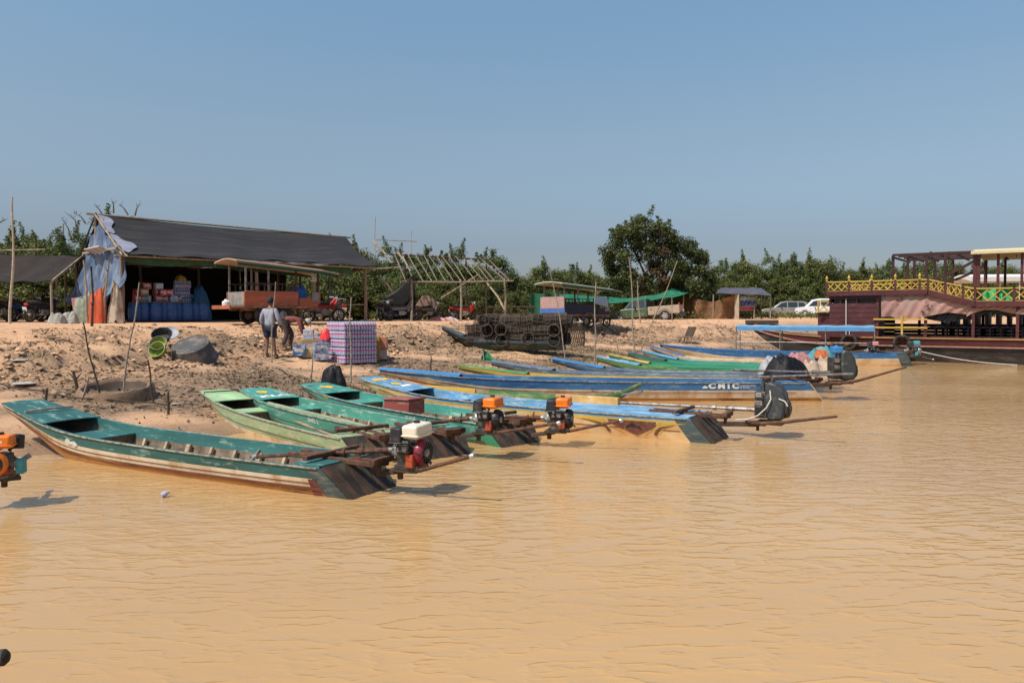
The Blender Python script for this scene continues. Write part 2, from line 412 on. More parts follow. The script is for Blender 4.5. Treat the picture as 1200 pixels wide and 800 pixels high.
# ================================================================ boats
HULLTAB_W = [(0, .92), (.15, .97), (.4, 1), (.62, .97), (.8, .84), (.9, .70), (1, .56)]
class Boat:
    def __init__(s, label, bow, stern, beam, bowz, gun, mid, low, inner, deck=None, corner=None, free=.30, rake=.32, group='longtail boats moored along the bank',
                 ribs=0, seat=True, detail=True, gedge=None, bands=(.36, .66), stripes=True, z0=0.0, keel=-.08, rear_u=.075, name='wooden_boat', rear=True, deck_u=.82, pitch=0, cat='boat', bowtab=None, mount=True):
        s.L = (Vector(bow[:2]) - Vector(stern[:2])).length
        a = math.atan2(bow[1] - stern[1], bow[0] - stern[0])
        s.hb = beam / 2; s.free = free; s.bz = bowz; s.rake = rake; s.kl = keel
        s.root = thing(name, label, cat, (stern[0], stern[1], z0), rot=(0, -pitch, a), group=group)
        s.zt = [(0, free * .93), (.3, free * .95), (.5, free), (.68, free * 1.08), (.8, lerp(free * 1.08, bowz, .22)), (.9, lerp(free * 1.08, bowz, .58)), (1, bowz)]
        s.kt = [(0, keel * .8), (.2, keel), (.62, keel), (.75, keel + .06), (.85, lerp(keel, bowz, .38)), (.93, lerp(keel, bowz, .62)), (1, bowz - .12)]
        if bowtab: s.zt = bowtab
        has_corner = corner is not None; deck = deck or gun; corner = corner or mid; gedge = gedge or gun
        mats = [low, mid, gun, gedge, inner, corner]
        mb = MB(); N = 44; ring = []
        fs = [0, bands[0] * .5, bands[0], bands[1], 1.0]
        for i in range(N + 1):
            u = (i / N) ** 1.0
            pts = []
            zk = s.keel(u); w = s.w(u); zs = s.sheer(u); t = .035
            half = [s.pt(u, 1, f) for f in fs]
            half.append(s.pt(u, 1, 1, -.05)); half.append(Vector((s.pt(u, 1, .62).x, s.pt(u, 1, .62).y - t, s.pt(u, 1, .62).z)))
            fl = s.floor(u)
            half.append(Vector((s.xo(u, .12), w * .78 - t, fl)))
            ctr = Vector((s.xo(u, 0), 0, zk)); cti = Vector((s.xo(u, .1), 0, fl - .005))
            left = [Vector((p.x, -p.y, p.z)) for p in half]
            ring.append([ctr] + half + [cti] + left[::-1])
        K = len(ring[0]); vs = [p for r_ in ring for p in r_]
        H = len(fs)
        # materials round the ring
        seg = [0, 0, 0, 1, 2, 3, 2, 4, 4]           # ctr-f0,f0-f1,f1-f2,f2-f3,f3-f4,cap,inner top,inner low,floor
        seg = seg + seg[::-1]
        F = []; M_ = []
        for i in range(N):
            for k in range(K):
                k2 = (k + 1) % K
                F.append((i * K + k, (i + 1) * K + k, (i + 1) * K + k2, i * K + k2))
                mi = seg[k]
                if i < 2 and mi in (0, 1, 2) and has_corner: mi = 5
                M_.append(mi)
        # end caps: bow closed by outer profile, stern open channel closed by the transom part
        nO = 1 + H
        for i, rev in ((0, False), (N, True)):
            out = [i * K + k for k in range(0, H + 1)]; inn = [i * K + k for k in range(H + 1, H + 4)]
            outl = [i * K + (K - k) % K for k in range(0, H + 1)]; innl = [i * K + (K - k) % K for k in range(H + 1, H + 4)]
            c0 = i * K; ci = i * K + H + 4
            p1 = out + inn + [ci]; p2 = outl + innl + [ci]
            F.append(p1 if rev else p1[::-1]); F.append(p2[::-1] if rev else p2); M_ += [5 if not rev else 2] * 2
        mb.add(vs, F, M_)
        s.hull = mb.build('hull', mats, s.root, angle=28)
        # bow deck
        dk = MB()
        def dfn(a_, b_):
            u = lerp(deck_u, 1.004, a_); v_ = lerp(-1, 1, b_)
            return (s.xo(u, 1), v_ * (s.w(u) + .006), s.sheer(u) + .007 + .012 * (1 - v_ * v_))
        dk.sheet(dfn, 14, 4, .013); s.deck = dk.build('bow_deck', deck, s.root, angle=50)
        if rear:
            rd = MB()
            def rfn(a_, b_):
                u = lerp(.004, rear_u, a_); v_ = lerp(-1, 1, b_)
                return (s.xo(u, 1), v_ * (s.w(u) - .002), s.sheer(u) + .014)
            rd.sheet(rfn, 8, 3, .022); rd.build('stern_deck', gun, s.root, angle=50)
        if seat:
            for u0, u1, dz, nm in ((.70, .775, .10, 'seat'),):
                st = MB()
                def sfn(a_, b_):
                    u = lerp(u0, u1, a_); v_ = lerp(-1, 1, b_)
                    return (s.xo(u, 1), v_ * (s.w(u) - .052), s.sheer(u) - dz)
                st.sheet(sfn, 5, 3, .022); st.build(nm, deck, s.root, angle=50)
                bk = MB(); u = u0 + .006
                zt = s.sheer(u) - dz - .012; zb = s.floor(u) + .002; ww = s.w(u)
                bk.prism([(-(ww - .055), zt), (-(ww * .82 - .05), zb), ((ww * .82 - .05), zb), (ww - .055, zt)], .02, Matrix.Translation((s.xo(u, .5), 0, 0)) @ Matrix(((0, 0, 1, 0), (1, 0, 0, 0), (0, 1, 0, 0), (0, 0, 0, 1))))
                bk.build('bulkhead', inner, s.root)
        if ribs:
            for k in range(ribs):
                u = lerp(.13, .66, k / max(1, ribs - 1)); rb = MB()
                wf = s.w(u) * .78 - .04; fl = s.floor(u)
                tw = .05
                zt = lerp(fl, s.sheer(u), .62)
                x = s.xo(u, .2)
                rb.box((x, 0, fl + .022), (tw, wf * 2 - .02, .045))
                for sg in (-1, 1):
                    a0 = Vector((x, sg * (wf - .03), fl + .045)); a1 = Vector((s.xo(u, .6), sg * (s.pt(u, 1, .62).y - .075), zt))
                    rb.bar(a0, a1, tw * (1.4 if k % 3 == 0 else .8), .035, up=(0, sg, .3))
                rb.build('rib', RIBW, s.root)
        # transom ramp of planks
        tr = MB(); w0 = s.w(0); zk = s.keel(0) + .02; zs = s.sheer(0)
        nP = 6 if stripes else 1
        d = Vector((s.xo(0, 1) - s.xo(0, 0), 0, zs - zk)); nrm = Vector((-d.z, 0, d.x)).normalized()
        for k in range(nP):
            y0 = lerp(-1, 1, k / nP); y1 = lerp(-1, 1, (k + 1) / nP)
            b0 = Vector((s.xo(0, 0), 0, zk)); t0 = b0 + d * 1.0
            wb = w0 * .78
            P = [b0 + Vector((0, y0 * wb + .004, 0)), b0 + Vector((0, y1 * wb - .004, 0)), t0 + Vector((0, y1 * w0 - .004, 0)), t0 + Vector((0, y0 * w0 + .004, 0))]
            P = [p + nrm * .004 for p in P]; Q = [p + nrm * (.022 + .006 * (k % 2)) for p in P]
            tr.add(P + Q, [(0, 1, 2, 3), (7, 6, 5, 4), (0, 4, 5, 1), (1, 5, 6, 2), (2, 6, 7, 3), (3, 7, 4, 0)], (k % 2))
        s.tr = tr.build('transom', [corner if not stripes else TRANS, TRANS2] , s.root)
        if mount:
            mt = MB(); x = s.xo(0, 1); zz = zs + .03
            mt.bar((x + .75, -.10, zz + .005), (x - .42, -.07, zz - .02), .06, .05); mt.bar((x + .75, .10, zz + .005), (x - .42, .07, zz - .02), .06, .05)
            mt.bar((x - .40, -.16, zz + .02), (x - .40, .16, zz + .02), .07, .06); mt.bar((x + .25, -w0 * .9, zz + .045), (x + .25, w0 * .9, zz + .045), .06, .045)
            mt.bar((x - .38, 0, zz + .02), (x - .36, 0, zz - .12), .04, .04)
            mt.tube([(x + .1, -.2, zz + .02), (x - .12, -.22, zz - .14), (x - .2, -.24, .02)], .022, 6)
            mt.build('motor_mount', RUST, s.root, bevel=.006)
    def w(s, u): return s.hb * curve(HULLTAB_W, u)
    def sheer(s, u): return curve(s.zt, u)
    def keel(s, u): return curve(s.kt, u)
    def floor(s, u): return min(s.keel(u) + .055, s.sheer(u) - .06)
    def xo(s, u, f): return u * s.L + s.rake * f * max(0, 1 - u / .25) ** 1.0
    def pt(s, u, side, f, off=0):
        zk = s.keel(u) + .02; zs = s.sheer(u); w = s.w(u)
        bulge = .06 * math.sin(math.pi * min(1, f)) * w
        return Vector((s.xo(u, f), side * (lerp(w * .78, w, f) + bulge * .6 + off), lerp(zk, zs, f)))
    def side_paint(s, polys, name, material, side, off=.006, parent=None):
        """polys: lists of (u, f) drawn on the outside of the hull"""
        mb = MB()
        for p in polys:
            n = len(p)
            A = [s.pt(u, side, f, off) for u, f in p]; B = [s.pt(u, side, f, .001) for u, f in p]
            f0 = tuple(range(n)); f1 = tuple(range(2 * n - 1, n - 1, -1))
            mb.add(A + B, [f0 if side < 0 else f0[::-1], f1 if side < 0 else f1[::-1]] + [(i, (i + 1) % n, n + (i + 1) % n, n + i) for i in range(n)])
        return mb.build(name, material, parent or s.hull, angle=30)
    def side_text(s, body, u0, f0, size, material, side, off=.006, flip=1, aspect=1.0, bold=.0):
        vs, fs, wd = text_mesh(body, size, bold)
        mb = MB(); out = []
        for v in vs:
            u = u0 - flip * v.x * aspect / s.L
            hh = (s.sheer(u) - s.keel(u) - .02)
            out.append(s.pt(u, side, f0 + v.y / hh, off))
        mb.add(out, fs)
        return mb.build('lettering', material, s.hull)
    def deck_paint(s, polys, name, material, off=.020):
        mb = MB()
        for p in polys:
            mb.add([(s.xo(u, 1), v * s.w(u), s.sheer(u) + off + .010 * (1 - v * v)) for u, v in p], [tuple(range(len(p)))])
        return mb.build(name, material, s.deck)
    def deck_text(s, body, u0, v0, size, material, off=.021):
        vs, fs, wd = text_mesh(body, size, .01)
        mb = MB()                 # reads from the bow end of the deck, across the boat
        out = []
        for p in vs:
            u = u0 + p.y / s.L; v = v0 - p.x * 1.5 / s.w(u)
            out.append((s.xo(u, 1), v * s.w(u), s.sheer(u) + off + .010 * (1 - v * v)))
        mb.add(out, fs); return mb.build('lettering', material, s.deck)
    def W(s, p): return TM[s.root.name] @ Vector(p)
CREAM = mat('cream_hull_paint', (.72, .59, .43), .6, .15, 3, c2=(.52, .29, .12), amt=.45, s2=2.2, st=(1, 1, .55), c3=(.28, .16, .09), amt3=.05, s3=7)
OCHRE = mat('ochre_bottom_paint', (.46, .22, .065), .6, .3, 3, c2=(.18, .075, .03), amt=.4, s2=3, st=(.6, 1, 3))
ORHULL = mat('orange_cream_hull_paint', (.74, .53, .29), .6, .2, 2.5, c2=(.56, .26, .07), amt=.5, s2=1.6, st=(.6, 1, 1.6))
INNER = mat('boat_inside_wood', (.20, .145, .10), .8, .35, 5, c2=(.07, .05, .035), amt=.4, s2=4)
RIBW = mat('boat_rib_wood', (.42, .32, .21), .8, .3, 8, c2=(.16, .11, .07), amt=.3)
TRANS = mat('transom_dark_plank', (.038, .030, .025), .7, .5, 5, c2=(.10, .09, .045), amt=.3, s2=5)
TRANS2 = mat('transom_rust_plank', (.085, .047, .032), .75, .5, 5, c2=(.035, .03, .022), amt=.5, s2=4, c3=(.08, .085, .035), amt3=.25, s3=5)
def paint(name, c, wear=.2, wc=(.5, .47, .38), ws=9, dirt=.12):
    g_ = sum(c) / 3; c = tuple(lerp(x, g_, .14) * .86 for x in c)
    return mat(name, c, .55, .3, 2.2, c2=wc, amt=wear + .06, s2=ws, st=(.35, 1, 1.6), c3=tuple(x * .4 + .035 for x in c), amt3=dirt + .12, s3=11, bump=.15, bs=50)
TEAL = paint('dark_teal_paint', (.025, .15, .14), .16, (.25, .38, .33))
PALEG = paint('pale_green_paint', (.33, .46, .22), .30, (.52, .47, .33))
PALEDECK = paint('pale_green_deck_paint', (.36, .58, .27), .12, (.5, .5, .35))
GREEN = paint('sea_green_paint', (.055, .31, .22), .2, (.33, .48, .38))
GREEN2 = paint('bright_sea_green_paint', (.04, .33, .26), .18, (.30, .45, .38))
SKYB = paint('sky_blue_paint', (.10, .34, .60), .28, (.45, .55, .58))
BLUE = paint('deep_blue_paint', (.02, .17, .44), .18, (.20, .33, .42))
BLUEB = paint('bright_blue_paint', (.02, .26, .62), .1, (.3, .4, .5))
GREYBL = paint('faded_blue_grey_paint', (.13, .19, .26), .3, (.32, .36, .38))
YELLOW = paint('yellow_paint', (.72, .45, .03), .15, (.6, .45, .2))
GRASSG = paint('leaf_green_paint', (.10, .30, .07), .25, (.4, .42, .2))
DGREY = paint('dark_grey_paint', (.07, .085, .085), .25, (.2, .2, .18))
SLATE = paint('slate_corner_paint', (.07, .12, .13), .2, (.2, .2, .17))
LGREEN = paint('signal_green_paint', (.03, .36, .20), .08, (.2, .3, .2))
MAROONP = paint('maroon_paint', (.16, .03, .03), .2, (.25, .12, .1))
LETW = mat('white_lettering', (.8, .8, .77), .6, .15, 20)
REDL = mat('red_lettering', (.30, .04, .03), .7, .3, 20)
STAING = paint('stained_green_bottom', (.07, .12, .07), .25, (.16, .12, .07))
def zb(px, py, z): return at_z(px, py, z)
GRP = 'longtail boats moored along the bank'
B1 = Boat('nearest boat, dark teal with cream side and a cream tanked engine at its stern', zb(27, 471, .60), zb(440, 577, 0), .98, .60, TEAL, CREAM, OCHRE, INNER, corner=SLATE, ribs=9, free=.31)
B2 = Boat('pale green longtail boat with open ribbed inside, second from the front', zb(252, 458, .45), zb(452, 541, 0), .92, .45, PALEG, PALEG, CREAM, INNER, deck=PALEDECK, ribs=11, free=.30, corner=PALEG)
B3 = Boat('sea green longtail boat with yellow heart and white letters on its bow deck', zb(298, 456, .47), zb(528, 535, 0), .95, .47, GREEN, GREEN, STAING, INNER, deck=GREEN2, ribs=8, free=.31, corner=DGREY)
B4 = Boat('teal green longtail boat with yellow edged bow and a red box inside', zb(368, 450, .48), zb(612, 521, 0), 1.0, .48, GREEN2, GREEN2, STAING, INNER, deck=GREEN2, gedge=GREEN2, ribs=8, free=.32, corner=LGREEN, bands=(.3, .5))
B5 = Boat('sky blue boat with yellow trim and a brown shield painted on its side', zb(434, 443, .62), zb(846, 516, 0), 1.0, .62, SKYB, YELLOW, ORHULL, INNER, deck=SKYB, ribs=4, free=.36, corner=SLATE, bands=(.80, .87), rear_u=.40)
B6 = Boat('long deep blue boat with cream side, painted white letters and a side handle', zb(448, 432, .64), zb(956, 467, 0), 1.15, .64, BLUE, CREAM, OCHRE, INNER, deck=BLUEB, free=.41, bands=(.24, .62), keel=-.06, rake=.34, stripes=False)
far = [
 ('narrow boat with green and yellow bow beside the green flag', (540, 428, .55), (7.0, 18.6), .9, YELLOW, GRASSG, DGREY, GRASSG),
 ('blue grey longtail boat with a faded violet bow', (578, 423, .58), (7.4, 19.6), 1.0, GREYBL, GREYBL, DGREY, GREYBL),
 ('dark blue longtail boat with a bright blue upturned bow tip', (649, 420, .60), (7.9, 20.6), 1.0, GREYBL, BLUE, DGREY, BLUEB),
 ('grey green boat with a blue and white painted bow', (701, 418, .58), (8.3, 21.5), .95, GRASSG, GRASSG, DGREY, SKYB),
 ('green boat with a yellow and red striped bow', (715, 415, .62), (8.6, 22.4), .95, LGREEN, LGREEN, DGREY, YELLOW),
 ('dark grey boat with an unpainted bow among the painted boats', (738, 413, .60), (9.0, 23.4), .95, LGREEN, GREYBL, DGREY, DGREY),
 ('pale green boat with a teal and white bow', (755, 411, .62), (9.5, 24.5), .95, GREEN2, CREAM, DGREY, SKYB),
 ('grey white boat with a violet blue upturned bow', (763, 406, .70), (10.4, 26.4), 1.0, CREAM, GREYBL, DGREY, BLUE),
]
FB = []
for lab, bw, stn, beam, gun, mid, low, deck in far:
    FB.append(Boat(lab, zb(*bw), Vector((*stn, 0)), beam, bw[2], gun, mid, low, INNER, deck=deck, free=.29, ribs=3, seat=True, bands=(.35, .6), deck_u=.8, mount=False))
B15 = Boat('blue longtail boat with orange stern under a long flat blue canopy', zb(775, 404, .72), zb(1064, 428, 0), 1.15, .72, BLUE, CREAM, ORHULL, INNER, deck=BLUEB, free=.5, corner=SLATE, bands=(.5, .62), stripes=False)
# ---- painted marks
def hsh(cu, cv, su, sv, n=22):
    out = []
    for k in range(n):
        t = 2 * math.pi * k / n
        x = 16 * math.sin(t) ** 3; y = 13 * math.cos(t) - 5 * math.cos(2*t) - 2 * math.cos(3*t) - math.cos(4*t)
        out.append((cu + su * y / 17, cv + sv * x / 17))
    return out
YEL = mat('yellow_mark_paint', (.75, .45, .02), .6, .2, 12, c2=(.45, .4, .1), amt=.2, s2=14)
WORN = mat('worn_gunwale_edge', (.30, .27, .21), .85, .35, 14, c2=(.10, .09, .07), amt=.45, s2=9)
for bt_ in (B1, B2, B3, B4, B5, B6):          # chafed edge batten along each gunwale, dark seam below it
    for sd_ in (-1, 1):
        b = MB(); b.tube([bt_.pt(u, sd_, 1, .004) + Vector((0, 0, -.004)) for u in np.linspace(.01, .99, 40)], .011, 6); b.build('gunwale_edge', WORN, bt_.root)
    b = MB(); b.tube([bt_.pt(u, 1, .52, .001) for u in np.linspace(.05, .93, 40)], .0045, 4); b.build('plank_seam', DARKWOOD, bt_.root)
B3.deck_paint([hsh(.925, .15, .028, .34)], 'heart_mark', YEL)
B3.deck_text('KLC', .845, .72, .19, LETW)
B3.side_text('SHEL L', .50, .74, .085, LETW, 1 if B3.W((0, 1, 0)).y < B3.W((0, -1, 0)).y else -1, flip=1, aspect=1.3)
near4 = 1 if B4.W((0, 1, 0)).y < B4.W((0, -1, 0)).y else -1
B4.side_text('SHNE', .36, .72, .08, LETW, near4, aspect=1.3)
B4.deck_paint([hsh(.915, 0, .03, .42)], 'heart_mark', YEL)
B4.deck_paint([[(.955, -.8), (.962, -.8), (.962, .8), (.955, .8)]], 'stripe_mark', MAROONP)
B4.side_paint([[(lerp(.78, 1, k / 10), .86) for k in range(11)] + [(lerp(1, .78, k / 10), .99) for k in range(11)]], 'yellow_trim', YELLOW, near4)
near1 = near4
B1.side_paint([[(.055, .02), (.075, .02), (.055, .64), (.035, .64)]], 'brown_stripe', MAROONP, near1)
B1.side_paint([[(lerp(.04, .94, k / 30), .30 + .02 * math.sin(k)) for k in range(31)] + [(lerp(.94, .04, k / 30), .40) for k in range(31)]], 'waterline_stripe', mat('brown_line_paint', (.17, .06, .03), .6, .3, 6), near1)
B1.side_paint([[(.735, .70), (.725, .62), (.71, .66), (.70, .60), (.69, .68), (.70, .78), (.715, .74), (.725, .82)]], 'flaked_patch', mat('flaked_white', (.62, .60, .5), .8, .2, 10), near1, off=.009)
bt = MB(); u = .90; bt.tube([(B1.xo(u, 1), -B1.w(u) * .95, B1.sheer(u) + .05), (B1.xo(u, 1) - .02, 0, B1.sheer(u) + .06), (B1.xo(u, 1) + .01, B1.w(u) * .95, B1.sheer(u) + .045)], .016, 6); bt.build('deck_batten', GREYWOOD, B1.root)
rp_ = MB(); u = .945; rp_.tube([(B2.xo(u, 1), -B2.w(u) * 1.03, B2.sheer(u) - .1), (B2.xo(u, 1), -B2.w(u) * 1.02, B2.sheer(u) + .05), (B2.xo(u, 1) - .01, 0, B2.sheer(u) + .052), (B2.xo(u, 1), B2.w(u) * 1.02, B2.sheer(u) + .05), (B2.xo(u, 1), B2.w(u) * 1.03, B2.sheer(u) - .1)], .011, 6)
rp_.build('rope', mat('dark_rope', (.035, .032, .03), .9, .3, 20), B2.root)
SHB = mat('shield_brown_paint', (.15, .055, .04), .65, .35, 10, c2=(.3, .2, .1), amt=.2, s2=12)
B5.side_paint([[(.235, 0.802), (.10, 0.802), (.105, 0.657), (.13, 0.476), (.165, 0.259), (.205, 0.512), (.23, 0.675)]], 'shield_mark', SHB, near1)
B5.side_paint([[(.33, 0.802), (.29, 0.711), (.26, 0.603), (.235, 0.404), (.23, 0.530), (.21, 0.404), (.19, 0.250), (.235, 0.566), (.245, 0.802)],
               [(.02, 0.802), (.06, 0.729), (.085, 0.603), (.105, 0.349), (.12, 0.476), (.145, 0.295), (.11, 0.585), (.095, 0.802)]], 'yellow_swoop', YELLOW, near1, off=.004)
B5.side_paint([[(.30, 0.765), (.265, 0.639), (.245, 0.512), (.237, 0.331), (.229, 0.349), (.237, 0.530), (.255, 0.657)]], 'brown_swoop', SHB, near1, off=.009)
B5.side_paint([[(.055, 0.747), (.09, 0.603), (.11, 0.404), (.116, 0.295), (.122, 0.331), (.113, 0.476), (.097, 0.621)]], 'brown_swoop', SHB, near1, off=.009)
B5.side_paint([[(.19, 0.512), (.168, 0.729), (.145, 0.512), (.152, 0.512), (.168, 0.657), (.183, 0.512)], [(.185, 0.621), (.185, 0.585), (.15, 0.585), (.15, 0.621)]], 'star_mark', mat('dark_mark', (.03, .02, .02), .7), near1, off=.010)
B5.deck_paint([[(.955, -.75), (.975, -.75), (.968, -.2), (.972, .2), (.968, .75), (.95, .75), (.952, .2), (.95, -.2)], [(.90, -.3), (.92, .1), (.90, .5), (.885, .1)]], 'bow_mark', YEL)
B5.deck_paint([[(.87, -.5), (.885, -.4), (.88, .3), (.865, .4)]], 'scraped_patch', LETW)
B6.side_text('C M I C', .262, .735, .150, LETW, near1, aspect=1.42, bold=.010)
B6.side_text('Composite', .185, .83, .06, LETW, near1, aspect=1.5)
B6.side_text('& Boats', .183, .74, .05, LETW, near1, aspect=1.5)
B6.side_paint([[(.275, .73), (.263, .73), (.264, .80), (.268, .86), (.273, .82)]], 'wave_mark', LETW, near1)
hd = MB(); u0, u1 = .51, .465
P = [B6.pt(u0 + .012, near1, .58, .02), B6.pt(u0, near1, .58, .03), B6.pt(lerp(u0, u1, .2), near1, .44, .05), B6.pt(lerp(u0, u1, .8), near1, .44, .05), B6.pt(u1, near1, .58, .03), B6.pt(u1 - .012, near1, .58, .02)]
hd.tube(P, .014, 6); hd.build('handle', STEEL, B6.root)
FB[1].deck_paint([[(.84, -.9), (.86, -.9), (.87, .9), (.85, .9)]], 'violet_patch', paint('violet_paint', (.14, .10, .22), .2))
FB[3].deck_paint([[(.86, -1), (.90, -1), (.92, 1), (.88, 1)], [(.95, -1), (.965, -1), (.97, 1), (.955, 1)]], 'white_patch', LETW)
FB[4].deck_paint([[(.86, -1), (.89, -1), (.89, 1), (.86, 1)], [(.93, -1), (.95, -1), (.95, 1), (.93, 1)]], 'red_stripe', REDL)
# small canoe lying between the blue boats
a0 = zb(752, 456, .42); a1 = at_z(478, 463, .05)
cn = thing('canoe', 'narrow green canoe with yellow plank, upturned tip between the two blue boats', 'canoe', (a1.x, a1.y, 0), math.atan2(a0.y - a1.y, a0.x - a1.x))
CL = (Vector(a0[:2]) - Vector(a1[:2])).length
def cpt(u, v):
    zt = curve([(0, .26), (.5, .22), (.8, .24), (.92, .36), (1, .56)], u); zk = curve([(0, .02), (.2, -.06), (.75, -.05), (.88, .12), (1, .5)], u)
    ww = .30 * curve([(0, .5), (.3, 1), (.7, .95), (.9, .6), (1, .12)], u)
    s_ = abs(v) ; sg = 1 if v >= 0 else -1
    return Vector((u * CL, sg * ww * min(1, s_ * 1.6), lerp(zk, zt, max(0, (s_ - .35) / .65) ** .8)))
c_ = MB(); c_.sheet(lambda a, b: cpt(a, b * 2 - 1), 26, 10, .025); c_.build('hull', paint('canoe_green_paint', (.07, .22, .06), .35, (.3, .33, .18)), cn)
c_ = MB(); c_.bar(cpt(0.02, -1) + Vector((0, -.02, .02)), cpt(.36, -1) + Vector((0, -.01, .02)), .05, .10); c_.build('side_plank', YELLOW, cn, bevel=.005)
c_ = MB(); c_.bar(cpt(.98, 0) + Vector((-.35, -.1, -.14)), cpt(1, 0) + Vector((.06, -.12, -.10)), .07, .03); c_.build('tip_board', GREYBL, cn)
# ================================================================ long-tail engines
ORANGE = mat('orange_tank_paint', (.80, .19, .015), .35, .12, 6, c2=(.35, .09, .02), amt=.2, s2=5)
TANKW = mat('cream_tank_paint', (.74, .66, .52), .4, .08, 6, c2=(.5, .36, .22), amt=.2)
REDBLK = mat('orange_red_block', (.42, .07, .025), .5, .35, 10, c2=(.06, .03, .02), amt=.45, s2=8)
FANR = mat('dark_red_fan', (.22, .015, .03), .35, .35, 14)
BLOCK = mat('oily_engine_block', (.06, .055, .05), .55, .5, 14, c2=(.20, .17, .14), amt=.3, s2=12, metal=.4)
ALU = mat('dull_aluminium', (.33, .32, .30), .45, .3, 14, c2=(.09, .07, .06), amt=.35, s2=12, metal=.5)
TEALM = mat('teal_machine_paint', (.06, .28, .30), .5, .25, 8, c2=(.05, .06, .05), amt=.3)
CABLE = mat('white_cable', (.6, .57, .5), .6, .2, 20)
def gx_engine(label, pos, heading, tank, block, fan, scale=1.0, shaft=1.6, sdz=-.2, handle=.75, hdz=.10, group='petrol engines on the long-tail boats', roll=0, lettering=None, side_box=False, hdy=-.18):
    """petrol engine; local -x runs along the drive shaft, +x is the recoil side, heading = direction of local +x"""
    t = thing('longtail_engine', label, 'engine', pos, rot=(roll, 0, heading), group=group)
    k = scale
    def P(*a): return Vector(a) * k
    b = MB(); b.box(P(0, 0, -.02), P(.22, .25, .22)); b.box(P(0, .0, -.15), P(.27, .30, .05))
    for i in range(5): b.box(P(0, -.15, .02 + i * .022), P(.17, .12, .009), rot=(R(-25), 0, 0))
    b.box(P(.0, -.15, .075), P(.13, .10, .13), rot=(R(-25), 0, 0)); b.tube([P(.1, -.05, -.12), P(.16, -.16, -.15), P(.2, -.2, -.15)], .015 * k, 6)
    b.lathe([(.001, .0), (.02 * k, 0), (.02 * k, .06 * k), (.001, .06 * k)], P(-.03, -.22, .10), (0, -.9, .3), 8)
    b.build('engine_block', BLOCK, t, bevel=.008 * k)
    b = MB(); b.box(P(.07, -.08, -.07), P(.10, .20, .15)); b.box(P(.05, .02, -.11), P(.16, .26, .10)); b.box(P(.05, -.125, .0), P(.05, .04, .12), rot=(0, R(8), 0))
    b.build('crankcase_cover', block, t, bevel=.012 * k)
    f = MB(); f.lathe([(.001, .115 * k), (.15 * k, .115 * k), (.152 * k, .15 * k), (.14 * k, .19 * k), (.125 * k, .205 * k), (.12 * k, .195 * k), (.05 * k, .19 * k), (.045 * k, .205 * k), (.001, .21 * k)], (0, 0, 0), (1, 0, 0), 24, [0, 0, 0, 0, 1, 1, 2, 2])
    for i in range(12):
        a = 2 * math.pi * i / 12; f.bar(P(.196, math.cos(a) * .05, math.sin(a) * .05), P(.200, math.cos(a) * .122, math.sin(a) * .122), .012 * k, .008 * k, 1, up=(1, 0, 0))
    f.build('fan_cover', [fan, BLACK, ALU], t)
    f = MB(); f.tube([P(.19, .02, -.10), P(.235, .03, -.11), P(.25, -.02, -.115)], .012 * k, 6); f.tube([P(.12, -.14, .02), P(.22, -.17, .03)], .009 * k, 6); f.build('starter_grip', BLACK, t)
    a = MB(); a.box(P(.075, .01, .245), P(.20, .36, .15)); tk = a.build('fuel_tank', tank, t, bevel=.032 * k)
    tk.modifiers['bevel'].segments = 4
    a = MB(); a.box(P(.075, .01, .205), P(.222, .382, .016)); a.build('tank_seam', tank, tk, bevel=.006 * k)
    a = MB(); a.lathe([(.001, 0), (.032 * k, 0), (.036 * k, .012 * k), (.034 * k, .03 * k), (.001, .034 * k)], P(.05, .05, .315), (0, 0, 1), 14); a.build('fuel_cap', BLACK, tk)
    if lettering:
        vs, fs, wd = text_mesh(lettering, .06 * k, .001)
        q = MB(); q.add([(.1765 * k, -.05 * k + v.x, .235 * k + v.y) for v in vs], fs); q.build('lettering', LETW, tk)
    a = MB(); a.box(P(-.09, -.11, .20), P(.15, .18, .17), taper=.85); a.box(P(-.09, -.11, .125), P(.17, .20, .02)); a.build('air_filter', BLACK, t, bevel=.022 * k)
    a = MB(); a.box(P(-.10, .13, .215), P(.17, .17, .16), rot=(0, R(-12), 0)); a.tube([P(-.02, .1, .12), P(-.06, .13, .16)], .02 * k, 6); a.build('muffler', RUBBER, t, bevel=.03 * k)
    a = MB(); a.lathe([(.001, .11 * k), (.085 * k, .11 * k), (.095 * k, .14 * k), (.095 * k, .17 * k), (.07 * k, .19 * k), (.06 * k, .22 * k), (.035 * k, .24 * k), (.03 * k, .30 * k), (.001, .30 * k)], (0, 0, 0), (-1, 0, 0), 16)
    for i in range(6):
        g = 2 * math.pi * i / 6; a.tube([P(-.16, math.cos(g) * .082, math.sin(g) * .082), P(-.19, math.cos(g) * .082, math.sin(g) * .082)], .009 * k, 6)
    a.build('coupling', ALU, t)
    a = MB(); p0 = P(-.28, 0, 0); p1 = Vector((-shaft, 0, sdz))
    a.tube([p0, lerp(p0, p1, .18)], .034 * k, 8); a.tube([lerp(p0, p1, .18), p1], .024 * k, 8)
    a.tube([lerp(p0, p1, .17), lerp(p0, p1, .21)], .045 * k, 8); a.tube([lerp(p0, p1, .30), lerp(p0, p1, .32)], .04 * k, 8)
    a.bar(lerp(p0, p1, .19), lerp(p0, p1, .19) + P(.02, 0, .09), .02 * k, .02 * k)
    sh = a.build('drive_shaft', RUST, t)
    a = MB(); d = (p1 - p0).normalized()
    for i in range(2):
        g = math.pi * i + .6; s_ = Vector((0, math.cos(g), math.sin(g)))
        a.bar(p1 - d * .06, p1 - d * .06 + s_ * .10, .05, .008, up=(1, .5, .2))
    a.lathe([(.001, -.1), (.03, -.09), (.03, -.02), (.001, .0)], p1, d, 10); a.build('propeller', STEEL, sh)
